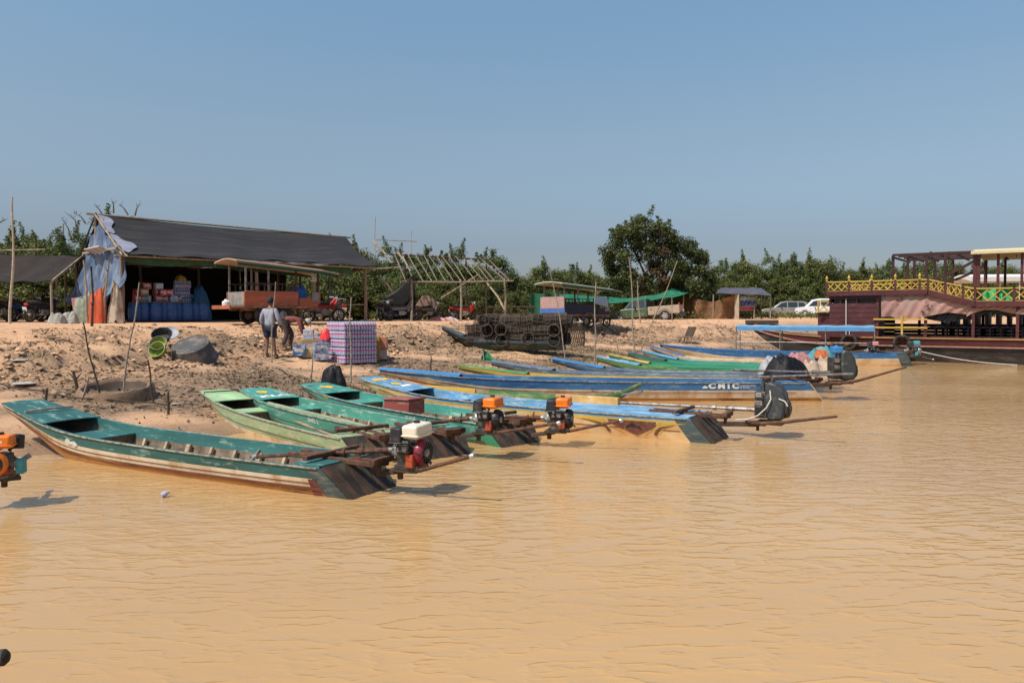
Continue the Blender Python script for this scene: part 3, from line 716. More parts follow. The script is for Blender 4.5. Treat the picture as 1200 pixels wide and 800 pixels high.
    a = MB(); a.tube([P(.0, -.08, -.18), P(.18, hdy * .8, -.17), Vector((handle, hdy * k, -.17 * k + hdz))], .019 * k + .003, 8); hb_ = a.build('tiller_handle', RUST, t)
    e0 = Vector((handle, hdy * k, -.17 * k + hdz)); a = MB(); a.lathe([(.001, 0), (.026, 0), (.028, .03), (.02, .045), (.001, .045)], e0, (1, 0, .2), 10); a.build('grip_cap', CHROME, hb_)
    a = MB(); a.bar(P(-.16, -.12, -.19), P(.14, -.12, -.19), .05 * k, .04 * k); a.bar(P(-.16, .12, -.19), P(.14, .12, -.19), .05 * k, .04 * k); a.bar(P(-.17, -.15, -.2), P(-.17, .15, -.2), .06 * k, .05 * k)
    a.bar(P(-.13, 0, -.2), P(-.15, 0, -.30), .045 * k, .04 * k); a.bar(P(-.42, -.05, -.27), P(-.05, -.03, -.21), .07 * k, .05 * k); a.bar(P(-.42, .05, -.27), P(-.05, .03, -.21), .07 * k, .05 * k)
    a.lathe([(.001, -.07 * k), (.035 * k, -.07 * k), (.035 * k, .06 * k), (.001, .06 * k)], P(-.15, 0, -.25), (0, 0, 1), 10)
    a.build('mount_bracket', DARKWOOD, t, bevel=.006)
    if side_box:
        a = MB(); a.box(P(.02, .24, -.05), P(.12, .09, .17)); a.build('side_box', TEALM, t, bevel=.012)
    return t
def diesel_engine(label, pos, heading, topcol, scale=1.0, shaft=2.2, sdz=-.1, handle=1.0, hdz=.25, group='diesel engines on the long-tail boats', cable=True, low=True):
    t = thing('longtail_engine', label, 'engine', pos, 0, group); place(t, pos, heading); k = scale
    def P(*a): return Vector(a) * k
    GB = mat('grey_black_cowl', (.045, .05, .053), .5, .35, 7, c2=(.16, .15, .13), amt=.25, s2=6)
    b = MB()
    prof = [(-.02, -.28), (.20, -.26), (.235, -.05), (.21, .12), (.12, .27), (.0, .31), (-.06, .26), (-.07, -.1)]
    M = Matrix(((1, 0, 0, 0), (0, 0, -1, .17 * k), (0, 1, 0, 0), (0, 0, 0, 1)))
    b.prism([(x * k, z * k) for x, z in prof], .34 * k, M); b.build('cowling', GB, t, bevel=.035 * k)
    b = MB(); b.box(P(-.13, 0, -.05), P(.17, .28, .40)); b.box(P(-.14, -.15, .08), P(.12, .03, .09)); b.box(P(-.14, -.15, -.04), P(.13, .03, .08)); b.tube([P(-.1, -.1, .15), P(-.1, -.1, .30)], .03 * k, 8)
    for i in range(6): b.box(P(-.14, -.145, -.2 + i * .03), P(.15, .05, .010))
    b.build('engine_block', BLOCK, t, bevel=.012 * k)
    for nz_, nw_ in ((.10, .09), (-.02, .11)):
        b = MB(); b.box(P(-.15, -.165, nz_), P(nw_, .02, .07)); b.build('nameplate', STEEL, t, bevel=.004)
    b = MB(); b.lathe([(.001, .0), (.13 * k, 0), (.14 * k, .03 * k), (.13 * k, .07 * k), (.07 * k, .075 * k), (.06 * k, .10 * k), (.001, .10 * k)], P(.19, 0, -.10), (1, 0, 0), 18); 
    for i in range(8):
        a = 2 * math.pi * i / 8; b.bar(P(.262, math.cos(a) * .06, math.sin(a) * .06 - .10), P(.262, math.cos(a) * .12, math.sin(a) * .12 - .10), .014 * k, .02 * k, up=(1, 0, 0))
    b.build('flywheel_cover', BLOCK, t)
    if topcol: 
        b = MB(); b.box(P(-.10, 0, .30), P(.16, .26, .12)); b.tube([P(-.1, 0, .35), P(-.1, 0, .38)], .03 * k, 8); b.build('fuel_tank', topcol, t, bevel=.03 * k)
    b = MB(); b.lathe([(.001, 0), (.03 * k, 0), (.035 * k, .02 * k), (.02 * k, .05 * k), (.001, .05 * k)], P(.02, 0, .30), (0, 0, 1), 10); b.build('cap', BLACK, t)
    if cable:
        b = MB(); b.tube([P(.02, -.18, .18), P(.04, -.2, .05), P(-.02, -.22, -.08), P(-.14, -.22, -.2), P(-.3, -.2, -.27), P(-.5, -.12, -.3)], .010 * k, 6); b.build('cable', CABLE, t)
        b = MB(); b.tube([P(.15, -.18, .06), P(.24, -.2, .03), P(.28, -.19, -.04)], .010 * k, 6); b.build('cable', CABLE, t)
    p0 = P(-.22, 0, -.14); p1 = Vector((-shaft, 0, sdz)); b = MB()
    b.tube([p0, lerp(p0, p1, .16)], .036 * k, 8); b.tube([lerp(p0, p1, .15), p1], .022 * k, 8); b.tube([lerp(p0, p1, .13), lerp(p0, p1, .18)], .045 * k, 8); b.tube([lerp(p0, p1, .24), lerp(p0, p1, .26)], .04 * k, 8)
    b.build('drive_shaft', STEEL, t)
    b = MB(); q = [P(-.35, -.1, -.33), P(-.1, -.2, -.32), P(.2, -.22, -.28), Vector((handle, -.25 * k, -.28 * k + hdz))]
    b.tube(q, [.03 * k, .03 * k, .026 * k, .018 * k], 8); b.build('tiller_handle', RUST, t)
    b = MB(); b.bar(P(-.2, 0, -.32), P(.18, 0, -.32), .28 * k, .05 * k); b.bar(P(-.9, 0, -.40), P(-.18, 0, -.36), .09 * k, .07 * k); b.bar(P(-.2, 0, -.32), P(-.2, 0, -.46), .04 * k, .04 * k); b.bar(P(-.35, -.12, -.33), P(-.05, -.12, -.33), .06 * k, .07 * k)
    b.build('mount_bracket', DARKWOOD, t, bevel=.006)
    return t
def hdg(dx, dy): return math.atan2(dy, dx)
bx = B1.W((1, 0, 0)) - B1.W((0, 0, 0))
gx_engine('dirty petrol engine with cream tank and dark red fan behind the dark teal boat', at_y(482, 529, 7.95), hdg(.97, -.42) , TANKW, REDBLK, FANR, .90, shaft=2.05, sdz=-.20, handle=.74, hdz=.19, roll=R(2))
gx_engine('orange tanked petrol engine behind the sea green boat with the heart', at_y(572, 491, 9.9), hdg(.94, -.35), ORANGE, REDBLK, BLACK, .86, shaft=.95, sdz=-.10, handle=.95, hdz=.16)
gx_engine('orange tanked petrol engine behind the teal boat with the red box', at_y(655, 490, 10.85), hdg(.97, -.25), ORANGE, REDBLK, BLACK, .90, shaft=.85, sdz=.0, handle=.85, hdz=.17)
B0 = Boat('green longtail boat cut off by the left edge', Vector((-12.2, 9.4, 0)), Vector((-5.75, 7.75, 0)), 1.0, .5, TEAL, CREAM, OCHRE, INNER, free=.26, corner=SLATE)
gx_engine('bright orange engine with a round black fan, cut by the left edge', at_y(-2, 541, 7.4), R(-78), ORANGE, REDBLK, ORANGE, .82, shaft=.6, sdz=-.1, handle=.5, hdz=.0, lettering='Honda', side_box=True, hdy=-.3)
d5 = (B5.W((0, 0, 0)) - B5.W((1, 0, 0))).normalized()
diesel_engine('grey cowled diesel engine with white cable on the sky blue boat with the shield', at_y(904, 470, 11.7), hdg(d5.x, d5.y), None, .98, shaft=2.75, sdz=-.16, handle=.95, hdz=.14)
d6 = (B6.W((0, 0, 0)) - B6.W((1, 0, 0))).normalized()
diesel_engine('black diesel engine with blue tank behind the long deep blue boat', at_y(986, 428, 16.9), hdg(d6.x, d6.y), BLUEB, 1.12, shaft=2.3, sdz=-.10, handle=1.25, hdz=.3, cable=False)
gx_engine('small engine with faded pink tank on the canopied blue boat', at_y(1023, 411, 28.6), hdg(.9, -.4), mat('pink_tank_paint', (.52, .22, .20), .5, .2), BLOCK, BLACK, 1.05, shaft=2.6, sdz=-.35, handle=.6, hdz=.1, group='engines far off by the tour boat')
gx_engine('teal painted engine hanging beside the dark hull of the tour boat', at_y(1071, 411, 29.2), hdg(.9, -.4), TEALM, TEALM, ALU, 1.15, shaft=.7, sdz=.0, handle=.6, hdz=-.1, group='engines far off by the tour boat')
# red box inside the teal green boat
bxx = MB(); c0 = B4.W((B4.L * .475, .05, .22)); vv = B4.W((1, 0, 0)) - B4.W((0, 0, 0)); ang = hdg(vv.x, vv.y)
bo = thing('box', 'faded red wooden box sitting inside the teal green boat', 'box', c0, ang + R(8))
bxx.box((0, 0, .10), (.58, .36, .22)); bxx.build('box_body', paint('faded_red_paint', (.30, .055, .04), .25, (.35, .2, .15)), bo, bevel=.01)
bxx = MB(); bxx.box((0, 0, .222), (.62, .40, .03), rot=(0, R(2), 0)); bxx.build('lid', paint('faded_red_lid', (.36, .08, .06), .25, (.35, .2, .15)), bo, bevel=.006)
# orange plank over the blue boats
pk = MB(); p0 = B5.W((B5.L * .44, -.43, .41)); p1 = B5.W((B5.L * .27, -.43, .41)); pk.bar(p0, p1, .10, .14)
single(pk, 'plank', mat('orange_plank', (.62, .33, .10), .6, .3, 5, c2=(.7, .6, .4), amt=.3), 'short orange and cream plank lying on the far edge of the sky blue boat', 'plank', p0, bevel=.006)
# tarp heap, clothes heap and poles on the far sterns
def heap(name, label, cat, c, rx, ry, h, material, seed, peak=(0, 0), nz=.25, group=None, pw=3.2):
    b = MB()
    def fn(a, t):
        an = t * 2 * math.pi; r = a
        px = math.cos(an) * rx * r; py = math.sin(an) * ry * r
        lump = float(fbm(math.cos(an) * 1.3 + seed, math.sin(an) * 1.3 + r, seed, 3) - .45)
        px *= 1 + lump * .7; py *= 1 + lump * .7
        q_ = 1.6 / max(rx, .2)
        zz = h * max(0, (1 - r ** pw)) + float(fbm(px * q_ * 1.6 + seed, py * q_ * 1.6, seed, 4) - .45) * nz * min(1, 3 * (1 - r) + .2) * h * 1.9
        fold = (.05 * math.sin(an * 5 + seed + r * 4) + .03 * math.sin(an * 11 + seed * 2 - r * 6)) * h * r
        return (px + peak[0] * (1 - r), py + peak[1] * (1 - r), max(zz + fold, -.02))
    b.sheet(lambda a, t: fn((1 - a * .999) ** .6, t), 18, 48, .012)
    o = b.build(name, material, None, angle=60); o.location = c; return tag(o, label, cat, group)
TARPK = mat('black_tarp', (.007, .007, .008), .6, .4, 6, c2=(.03, .026, .024), amt=.3, spec=.25)
c = at_y(919, 447, 17.6); heap('tarpaulin', 'black tarpaulin draped over a lump on the blue boat stern', 'tarpaulin', (c.x, c.y, .30), .56, .48, .60, TARPK, 3, nz=.3, pw=2.4)
CLOTH = [mat('pink_cloth', (.38, .17, .16), .9, .3, 8), mat('tan_cloth', (.45, .34, .24), .9, .3, 6, c2=(.2, .14, .1), amt=.4), mat('teal_cloth', (.09, .26, .28), .9, .25), mat('orange_cloth', (.48, .12, .04), .9, .2)]
c = at_y(958, 446, 18.6)
heap('sack', 'crumpled tan sack heaped beside the black tarpaulin', 'sack', (c.x, c.y, .28), .45, .4, .48, CLOTH[1], 11, nz=.6)
heap('cloth_bundle', 'faded pink cloth bundle behind the black tarpaulin', 'cloth', (c.x - .25, c.y + .5, .55), .32, .3, .30, CLOTH[0], 5, nz=.5)
heap('cloth_bundle', 'teal cloth bundle heaped between the two far engines', 'cloth', (c.x + .35, c.y + .9, .58), .42, .3, .36, CLOTH[2], 6, nz=.5)
heap('cloth_bundle', 'small orange cloth on top of the teal bundle', 'cloth', (c.x + .30, c.y + .55, .78), .16, .14, .16, CLOTH[3], 7, nz=.5)
c = at_y(902, 440, 19.5); heap('sack', 'white sack lying left of the black tarpaulin', 'sack', (c.x, c.y, .36), .30, .26, .36, mat('white_sack', (.33, .32, .33), .85, .2), 15, nz=.5)
pb = MB(); p0 = at_z(875, 442, .50); p1 = at_z(1000, 438, .58); pb.tube([p0, p1], [.02, .026], 8); single(pb, 'pole', STEEL, 'grey metal pole lying across the far sterns before the black tarpaulin', 'pole', p0)
eb = MB()
for k, (px, py, Y) in enumerate(((948, 430, 19.2), (963, 432, 19.0), (940, 424, 20.2))):
    eb = MB(); q = at_y(px, py, Y); eb.bar(q + Vector((-.7, .2, .05)), q + Vector((.7, -.2, 0)), .08, .07)
    single(eb, 'plank', [BAMBOO, mat('red_yellow_plank', (.45, .15, .04), .7, .4, 3, c2=(.6, .45, .1), amt=.4), GREYWOOD][k], ['pale plank across the crowded far sterns', 'red and yellow plank jutting from the crowded far sterns', 'grey plank behind the teal cloth bundle'][k], 'plank', q)
# canopy of the blue boat
cy = thing('boat_canopy', 'long flat light blue boat canopy on thin metal posts beside the tour boat', 'canopy', B15.W((0, 0, 0)), TM[B15.root.name].to_euler().z)
def cpl(px, py, Y): return at_y(px, py, Y)
q0 = at_y(863, 386, 31.5); q1 = at_y(1025, 386, 29.6); dd = (q1 - q0); dd.z = 0; nn = Vector((-dd.y, dd.x, 0)).normalized()
if nn.y < 0: nn = -nn
zc = (q0.z + q1.z) / 2
b = MB()
def cfn(a, t): 
    p = q0 + dd * a + nn * (1.25 * t); return (p.x, p.y, zc + .08 + .07 * math.sin(math.pi * t) + .012 * math.sin(a * 40))
b.sheet(cfn, 40, 8, .02); b.build('canopy_roof', mat('pale_blue_canopy', (.13, .32, .52), .6, .15, 3, c2=(.28, .38, .45), amt=.3), cy, world=True)
b = MB(); b.bar(Vector((q0.x, q0.y, zc + .02)), Vector((q1.x, q1.y, zc + .02)), .02, .15); b.build('valance', mat('blue_valance', (.10, .27, .48), .6, .15, 3), cy, world=True)
for a in (0, .33, .66, 1):
    for t in (0, 1):
        p = q0 + dd * a + nn * (1.25 * t); b = MB(); b.tube([(p.x, p.y, .28), (p.x, p.y, zc + .1)], .022, 6); b.build('post', STEEL, cy, world=True)
b = MB(); b.tube([Vector((q0.x, q0.y, .75)), Vector((q1.x, q1.y, .75))], .015, 6); b.build('rail', STEEL, cy, world=True)
# foreground tiller tip at the lower left
p1 = at_y(2, 770, 3.45); p0 = at_y(-330, 800, 3.3)
tl = thing('tiller_handle', 'dark handle with round rubber knob poking in at the lower left corner', 'handle', p0)
b = MB(); b.tube([p0, p1], .016, 10); b.build('rod', RUST, tl, world=True)
b = MB(); d = (p1 - p0).normalized(); b.lathe([(.001, -.03), (.022, -.03), (.036, -.008), (.036, .012), (.022, .028), (.001, .032)], p1, d, 20); b.build('knob', RUBBER, tl, world=True)
# ================================================================ tour boat
A = at_z(972, 424.5, 0); A = Vector((372 / FPX * 32.5, 32.5, 0)); Dd = Vector((600 / FPX * 28.6, 28.6, 0))
ax = (Dd - A).normalized(); an = math.atan2(ax.y, ax.x); ay = Vector((-ax.y, ax.x, 0))
TB = thing('tour_boat', 'dark red two-deck wooden tour boat with yellow cross rails and black hull', 'boat', A, an)
TI = TM[TB.name].inverted()
def tb(px, py, t=0.0):
    d = ray(px, py); o = A + ay * t
    k = (o - CAM).dot(ay) / d.dot(ay); return TI @ (CAM + d * k)
MAR = paint('maroon_boat_paint', (.095, .015, .017), .12, (.15, .06, .05)); MARD = paint('dark_maroon_paint', (.050, .010, .011), .12, (.09, .04, .035))
TBK = mat('black_hull_paint', (.022, .022, .024), .55, .4, 3, c2=(.09, .06, .045), amt=.35, s2=2, st=(.5, 1, 2))
YP = paint('yellow_rail_paint', (.60, .36, .015), .12, (.4, .3, .15))
YDK = paint('dull_yellow_line', (.42, .22, .05), .3, (.25, .12, .05))
xe = tb(1200, 400).x + 9
zdk = tb(1100, 397).z      # gunwale
TW = 3.6
b = MB(); N = 40
x0 = tb(866, 391).x
def hullsec(x, z, s):       # half width
    f = min(1, max(0.03, (x - x0) / (5.2))) ** .65
    return f
rows = []
for i in range(N + 1):
    x = lerp(x0, xe, (i / N) ** 1.6)
    f = hullsec(x, 0, 0); zg_ = zdk + .35 * max(0, 1 - (x - x0) / 3.8) ** 2 ; zk = lerp(-.35, zdk + .25, max(0, 1 - (x - x0) / 3.4) ** 1.6)
    w = TW / 2 * f
    rows.append([(x, TW / 2 - w, zg_), (x, TW / 2 - w * .98, lerp(zk, zg_, .76)), (x, TW / 2 - w * .82, zk), (x, TW / 2 + w * .82, zk), (x, TW / 2 + w * .98, lerp(zk, zg_, .76)), (x, TW / 2 + w, zg_)])
vs = [p for r_ in rows for p in r_]; F = []; M_ = []
for i in range(N):
    for k in range(6):
        k2 = (k + 1) % 6; F.append((i * 6 + k, i * 6 + k2, (i + 1) * 6 + k2, (i + 1) * 6 + k)); M_.append(1 if k in (0, 4) else (2 if k == 5 else 0))
F.append((0, 5, 4, 3, 2, 1)); F.append(tuple(N * 6 + k for k in range(6))); M_ += [0, 0]
b.add(vs, F, M_); b.build('hull', [TBK, MAR, MARD], TB, angle=30)
for nm, dz, mt_ in (('gunwale_line', .0, YDK), ('rub_rail', -.26, mat('pale_rub_rail', (.30, .16, .12), .7, .3, 6))):
    b = MB(); pts = []
    for i in range(N + 1):
        r_ = rows[i]; p = Vector(r_[0]) if dz == 0 else Vector(r_[0]).lerp(Vector(r_[1]), .98); pts.append(p + Vector((0, -.03, .02 if dz == 0 else 0)))
    for i in range(N): b.bar(pts[i], pts[i + 1] + (pts[i + 1] - pts[i]) * .02, .05, .055)
    b.build(nm, mt_, TB)
def plankwall(mb, p0, p1, z0, z1, n, th=.05, m=0, gap=.012):
    """stack of horizontal planks between two plan points"""
    for k in range(n):
        za = lerp(z0, z1, k / n); zb_ = lerp(z0, z1, (k + 1) / n) - gap
        c = (za + zb_) / 2
        mb.bar((p0[0], p0[1], c), (p1[0], p1[1], c), th + (.012 if k % 2 else 0), zb_ - za, m)
xa = tb(972, 400).x; xb = tb(1028, 400).x; zf = tb(1000, 343).z; zfb = tb(1000, 347).z
b = MB(); hwin = tb(1000, 355).z
plankwall(b, (xa, .02), (xb, .02), zdk + .02, hwin, 7); b.bar((xa, .02, tb(1000, 348).z), (xb, .02, tb(1000, 348).z), .05, .16)
for px in (972.8, 985, 1004, 1027.5): b.bar((tb(px, 350).x, .02, hwin - .02), (tb(px, 350).x, .02, zf), .06, .07)
plankwall(b, (xa, .05), (xa, TW - .05), zdk + .02, zf - .05, 10); plankwall(b, (xa, TW), (xb, TW), zdk + .02, zf - .05, 10)
plankwall(b, (xb, .05), (xb, 1.2), zdk + .02, zf - .05, 10)
b.build('cabin_wall', MAR, TB)
b = MB(); b.box(((xa + xb) / 2, .75, (zdk + zf) / 2), (xb - xa - .25, 1.2, zf - zdk - .2)); b.build('cabin_shade_block', BLACK, TB)  # solid black block stands in for the shade inside the cabin
b = MB(); b.tube([tb(991.5, 350, -.05), tb(991.5, 394, -.05)], .018, 6); b.build('downpipe', CABLE, TB)
# prow steps, companion box with yellow cross
b = MB(); plankwall(b, (tb(955, 400).x, .5), (xa - .03, .2), zdk - .1, tb(970, 366).z, 6); plankwall(b, (tb(955, 400).x, .5), (tb(955, 400).x, TW - .5), zdk - .1, tb(970, 372).z, 6); b.build('fore_cabin_wall', MAR, TB)
b = MB(); b.bar((tb(957, 367).x, .5, tb(960, 367).z), (xa - .02, .2, tb(960, 367).z), .3, .07); b.build('fore_cabin_roof', MARD, TB)
def crosses(mb, P0, P1, h0, h1, n, th=.036):
    """X panels between a lower line P0-P1 and the line h above"""
    P0 = Vector(P0); P1 = Vector(P1)
    for k in range(n):
        a = P0.lerp(P1, k / n); c = P0.lerp(P1, (k + 1) / n); ha = Vector((0, 0, lerp(h0, h1, k / n))); hc = Vector((0, 0, lerp(h0, h1, (k + 1) / n)))
        off = Vector((0, .025, 0))
        mb.bar(a, c + hc, .03, th); mb.bar(a + ha + off, c + off, .03, th)
b = MB(); q = Vector((tb(958, 365).x, .1, tb(960, 365).z)); q2 = Vector((tb(971, 365).x, .1, tb(960, 365).z)); crosses(b, q, q2, .38, .38, 1); b.bar(q + Vector((0, 0, .42)), q2 + Vector((0, 0, .42)), .05, .06); b.bar(q, q2, .05, .06); b.bar(q, q + Vector((0, 0, .45)), .06, .06); b.build('bow_rail', YP, TB)
# decks
xr0 = tb(970, 340).x; xr1 = tb(1088, 340).x; xr2 = tb(1143, 356).x; zr2 = tb(1143, 354).z; zr2 = tb(1170, 355).z
FL = [(xr0, zf), (xr1, zf + .02), (xr2, zr2), (xe, zr2)]
for i in range(3):
    (xA, zA), (xB, zB) = FL[i], FL[i + 1]; L_ = math.hypot(xB - xA, zB - zA)
    b = MB(); b.bar((xA, TW / 2, zA), (xB + .02, TW / 2, zB), TW + .3, .07); b.build('upper_deck', MARD, TB)
    for y in (-.17, TW + .17):
        b = MB(); b.bar((xA - .02, y, zA - .03), (xB + .03, y, zB - .03), .05, .20); b.build('fascia', MAR, TB)
# rails
hR = tb(1030, 328).z - tb(1030, 338).z
def rail(i, n, hA, hB, y):
    (xA, zA), (xB, zB) = FL[i], FL[i + 1]
    a = Vector((xA, y, zA + .10)); c = Vector((xB, y, zB + .10))
    b = MB(); crosses(b, a, c, hA - .04, hB - .04, n); b.build('rail_lattice', YP, TB)
    b = MB(); b.bar(a + Vector((0, 0, hA)), c + Vector((0, 0, hB)), .07, .05); b.bar(a - Vector((0, 0, .03)), c - Vector((0, 0, .03)), .05, .045); b.build('handrail', YP, TB)
    for k in range(0, n + 1, 3):
        p = a.lerp(c, k / n); b = MB(); hh = lerp(hA, hB, k / n); b.bar(p - Vector((0, 0, .1)), p + Vector((0, 0, hh + .03)), .08, .08); po = b.build('rail_post', MAR, TB)
        if i == 0:
            b = MB(); b.lathe([(.001, 0), (.05, 0), (.03, .05), (.06, .10), (.05, .16), (.001, .24)], p + Vector((0, 0, hh + .03)), (0, 0, 1), 8); b.build('finial', YP, po)
hR2 = tb(1170, 338).z - tb(1170, 352).z
rail(0, 13, hR, hR, -.15); rail(1, 8, hR, hR2, -.15); rail(2, 26, hR2, hR2, -.15)
rail(0, 13, hR, hR, TW + .15); rail(1, 8, hR, hR2, TW + .15); rail(2, 26, hR2, hR2, TW + .15)
# upper frame
def ypost(px, y, z1, w=.09, z0=None, nm='frame_post', mm_=None):
    x = tb(px, 350).x; z0 = zf if z0 is None else z0
    b = MB(); b.bar((x, y, z0), (x, y, z1), w, w); return b.build(nm, mm_ or MARD, TB)
zt0 = tb(1046, 299).z; zt1 = tb(1140, 297).z
for px in (1046, 1063, 1085, 1107): ypost(px, .0 if px != 1063 else .0, zt0)
for px in (1052, 1078, 1101): ypost(px, TW, zt0)
b = MB(); xs0 = tb(1046, 300).x; xs1 = tb(1142, 300).x
for y in (0, TW): b.bar((xs0, y, zt0), (xs1, y, zt0), .08, .09)
for y in (TW * .33, TW * .66): b.bar((xs0, y, zt0 + .01), (xs1, y, zt0 + .01), .06, .07)
for t in (0, .2, .4, .6, .8): b.bar((lerp(xs0, xs1, t), -.1, zt0 - .08), (lerp(xs0, xs1, t), TW + .1, zt0 - .08), .06, .07)
b.build('roof_frame', MARD, TB)
for y in (0, TW):
    b = MB(); pts = [tb(1094, 327, 0), tb(1110, 322, 0), tb(1126, 314.5, 0), tb(1143, 305, 0)]
    for i in range(3): b.bar((pts[i].x, y, pts[i].z), (pts[i + 1].x, y, pts[i + 1].z), .08, .10)
    b.build('stair_brace', MARD, TB)
zrf = tb(1170, 297.5).z
for px, y in ((1142, 0), (1146, .0), (1169, 0), (1197, 0), (1222, 0), (1250, 0), (1143, TW), (1168, TW), (1196, TW), (1225, TW)): ypost(px, y, zrf, .12 if px < 1148 else .09, zr2, 'roof_post', MAR)
b = MB(); xq = tb(1139, 297).x
def rfn(a, t): 
    return (lerp(xq, xe, a), lerp(-.35, TW + .35, t), zrf + .05 + .20 * math.sin(math.pi * t))
b.sheet(rfn, 12, 10, .09); b.build('roof', mat('cream_roof_paint', (.66, .56, .33), .6, .1, 3, c2=(.45, .33, .15), amt=.2), TB, angle=60)
b = MB(); b.tube([(tb(1190, 300).x, .6, zrf), (tb(1190, 300).x, .6, zrf - .12)], .01, 5); b.lathe([(.001, 0), (.05, -.03), (.11, -.12), (.001, -.12)], (tb(1178, 300).x, .6, zrf - .08), (0, 0, 1), 10); b.build('hanging_lamp', BLACK, TB)
# lower deck: posts, benches, yellow bars
for px in (1028.5, 1085, 1141, 1193, 1245, 1290): ypost(px, .03, zr2 if px > 1141 else lerp(zf, zr2, max(0, (px - 1088) / 55)) - .05, .10, zdk, 'deck_post', MAR)
for px in (1060, 1100, 1141, 1193, 1245): ypost(px, TW - .05, zr2 - .02, .10, zdk, 'deck_post', MARD)
b = MB(); b.bar((xb, .3, zdk + .05), (xe, .3, zdk + .05), .02, .1); b.box(((xb + xe) / 2, TW / 2, zdk + .03), (xe - xb, TW - .3, .05)); b.build('lower_deck', MARD, TB)
b = MB(); plankwall(b, (xb, TW - .12), (xe, TW - .12), zdk, zdk + .55, 4); b.build('far_bulwark', MARD, TB)
for px, py in ((0, 374), (0, 383.8)):
    b = MB(); xA = tb(1024, py).x; xB = tb(1087, py).x; z = tb(1055, py).z; b.bar((xA, -.06, z), (xB, -.06, z), .05, .065); b.build('side_bar', YP, TB)
b = MB(); b.bar(tb(1057, 370, -.09), tb(1057, 394, -.09), .07, .07); b.build('side_bar_post', YP, TB)
for k in range(9):
    px = 1093 + k * 13; x = tb(px, 390).x
    o = MB(); o.box((x, TW * .5, zdk + .42), (.42, TW - 1.3, .05)); o.bar((x + .2, .7, zdk + .75), (x + .2, TW - .7, zdk + .75), .05, .5)
    for y in (.8, TW - .8): o.bar((x, y, zdk), (x, y, zdk + .42), .35, .06)
    o.build('bench', MARD, TB, bevel=.01)
# curtains
CUR = mat('pink_grey_curtain', (.36, .20, .17), .9, .2, 2.5, c2=(.34, .27, .22), amt=.35, s2=1.3, c3=(.07, .05, .04), amt3=.2, s3=1.7, bump=.2, bs=8)
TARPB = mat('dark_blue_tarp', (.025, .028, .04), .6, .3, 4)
def curtain(name, label, pxs, tops, bots, y, material, seed):
    b = MB()
    def fn(a, t):
        px = lerp(pxs[0], pxs[-1], a); zt = tb(px, np.interp(px, pxs, tops)).z; zb_ = tb(px, np.interp(px, pxs, bots)).z
        z = lerp(zt, zb_, t); x = tb(px, 350).x
        return (x, y + .022 * math.sin(a * 31 + seed + 3 * t) * (.3 + t) + .05 * math.sin(a * 8 + seed) * t + .02 * math.sin(a * 57 + t * 9) - .03 * math.sin(t * 3.1), z)
    b.sheet(fn, 60, 14, .008)
    o = b.build(name, material, TB, angle=80)
    return o
curtain('curtain', '', [1033, 1045, 1060, 1090, 1110, 1142], [345, 345, 345, 344.5, 349, 356.5], [371, 371, 376, 370, 366, 369], -.02, CUR, 1)
curtain('curtain', '', [1133, 1142, 1155, 1168, 1185, 1215], [356, 358.5, 358.5, 358.5, 358.5, 358.5], [371, 366, 363, 363, 367, 370], .02, CUR, 4)
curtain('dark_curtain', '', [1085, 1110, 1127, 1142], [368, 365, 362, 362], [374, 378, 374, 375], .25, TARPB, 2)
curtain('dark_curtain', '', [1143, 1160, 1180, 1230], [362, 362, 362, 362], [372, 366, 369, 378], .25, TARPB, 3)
# green nets lying on the upper deck
NETG = mat('bright_green_net', (.03, .38, .12), .7, .35, 9, c2=(.01, .16, .06), amt=.4)
for k, px in enumerate((1149, 1161, 1174)):
    p = TM[TB.name] @ Vector((tb(px, 350).x, .5 + .2 * k, zr2 + .04))
    heap('net_bundle', ['bright green net bundle on the tour boat upper deck next to the ramp', 'middle green net bundle on the tour boat upper deck', 'bright green net bundle on the tour boat upper deck, farthest from the ramp'][k], 'net', p, .38, .34, .48, NETG, 20 + k, nz=.4, group='green net bundles on the tour boat')
# tyre fenders
for k, (px, py) in enumerate(((995, 401), (1057, 402))):
    p = TM[TB.name] @ tb(px, py, -.16)
    b = MB(); o = thing('tyre_fender', ['worn tyre hanging on the tour boat hull by the cabin', 'worn tyre hanging on the tour boat hull under the yellow bars'][k], 'tyre', p, an, 'tyre fenders on the tour boat')
    b.ring((0, 0, 0), .27, .065, (0, 1, 0), 28, 10); b.build('tyre', RUBBER, o)
    b = MB(); b.tube([(0, 0, .3), (0, .1, .55)], .012, 5); b.build('rope', CABLE, o)
r0 = TM[TB.name] @ tb(1076, 411, -.1); r1 = at_z(1192, 427.5, .02)
b = MB(); b.tube([r0.lerp(r1, t) + Vector((0, 0, -.25 * math.sin(math.pi * t) * .4)) for t in np.linspace(0, 1, 12)], .014, 6); single(b, 'mooring_rope', CABLE, 'grey mooring rope slanting down along the black tour boat hull', 'rope', r0)
# second boat's white roof behind
b = MB(); wr = thing('distant_boat', 'white roofed boat moored behind the tour boat', 'boat', (at_y(1220, 369, 44).x, 44, 0), R(-10))
WB = TM[wr.name].inverted(); 
b.sheet(lambda a, t: (lerp(-3.6, 6, a), lerp(0, 3, t), 3.8 + .2 * math.sin(math.pi * t)), 8, 8, .25); b.build('roof', WHITEP, wr)
b = MB(); b.box((1.2, 1.5, .5), (9, 3, 1.3)); b.build('hull', DGREY, wr, bevel=.05)
for x in (-3.2, -1, 1.5, 4):
    for y in (.2, 2.8):
        b = MB(); b.bar((x, y, 1.0), (x, y, 3.8), .09, .09); b.build('post', WHITEP, wr)

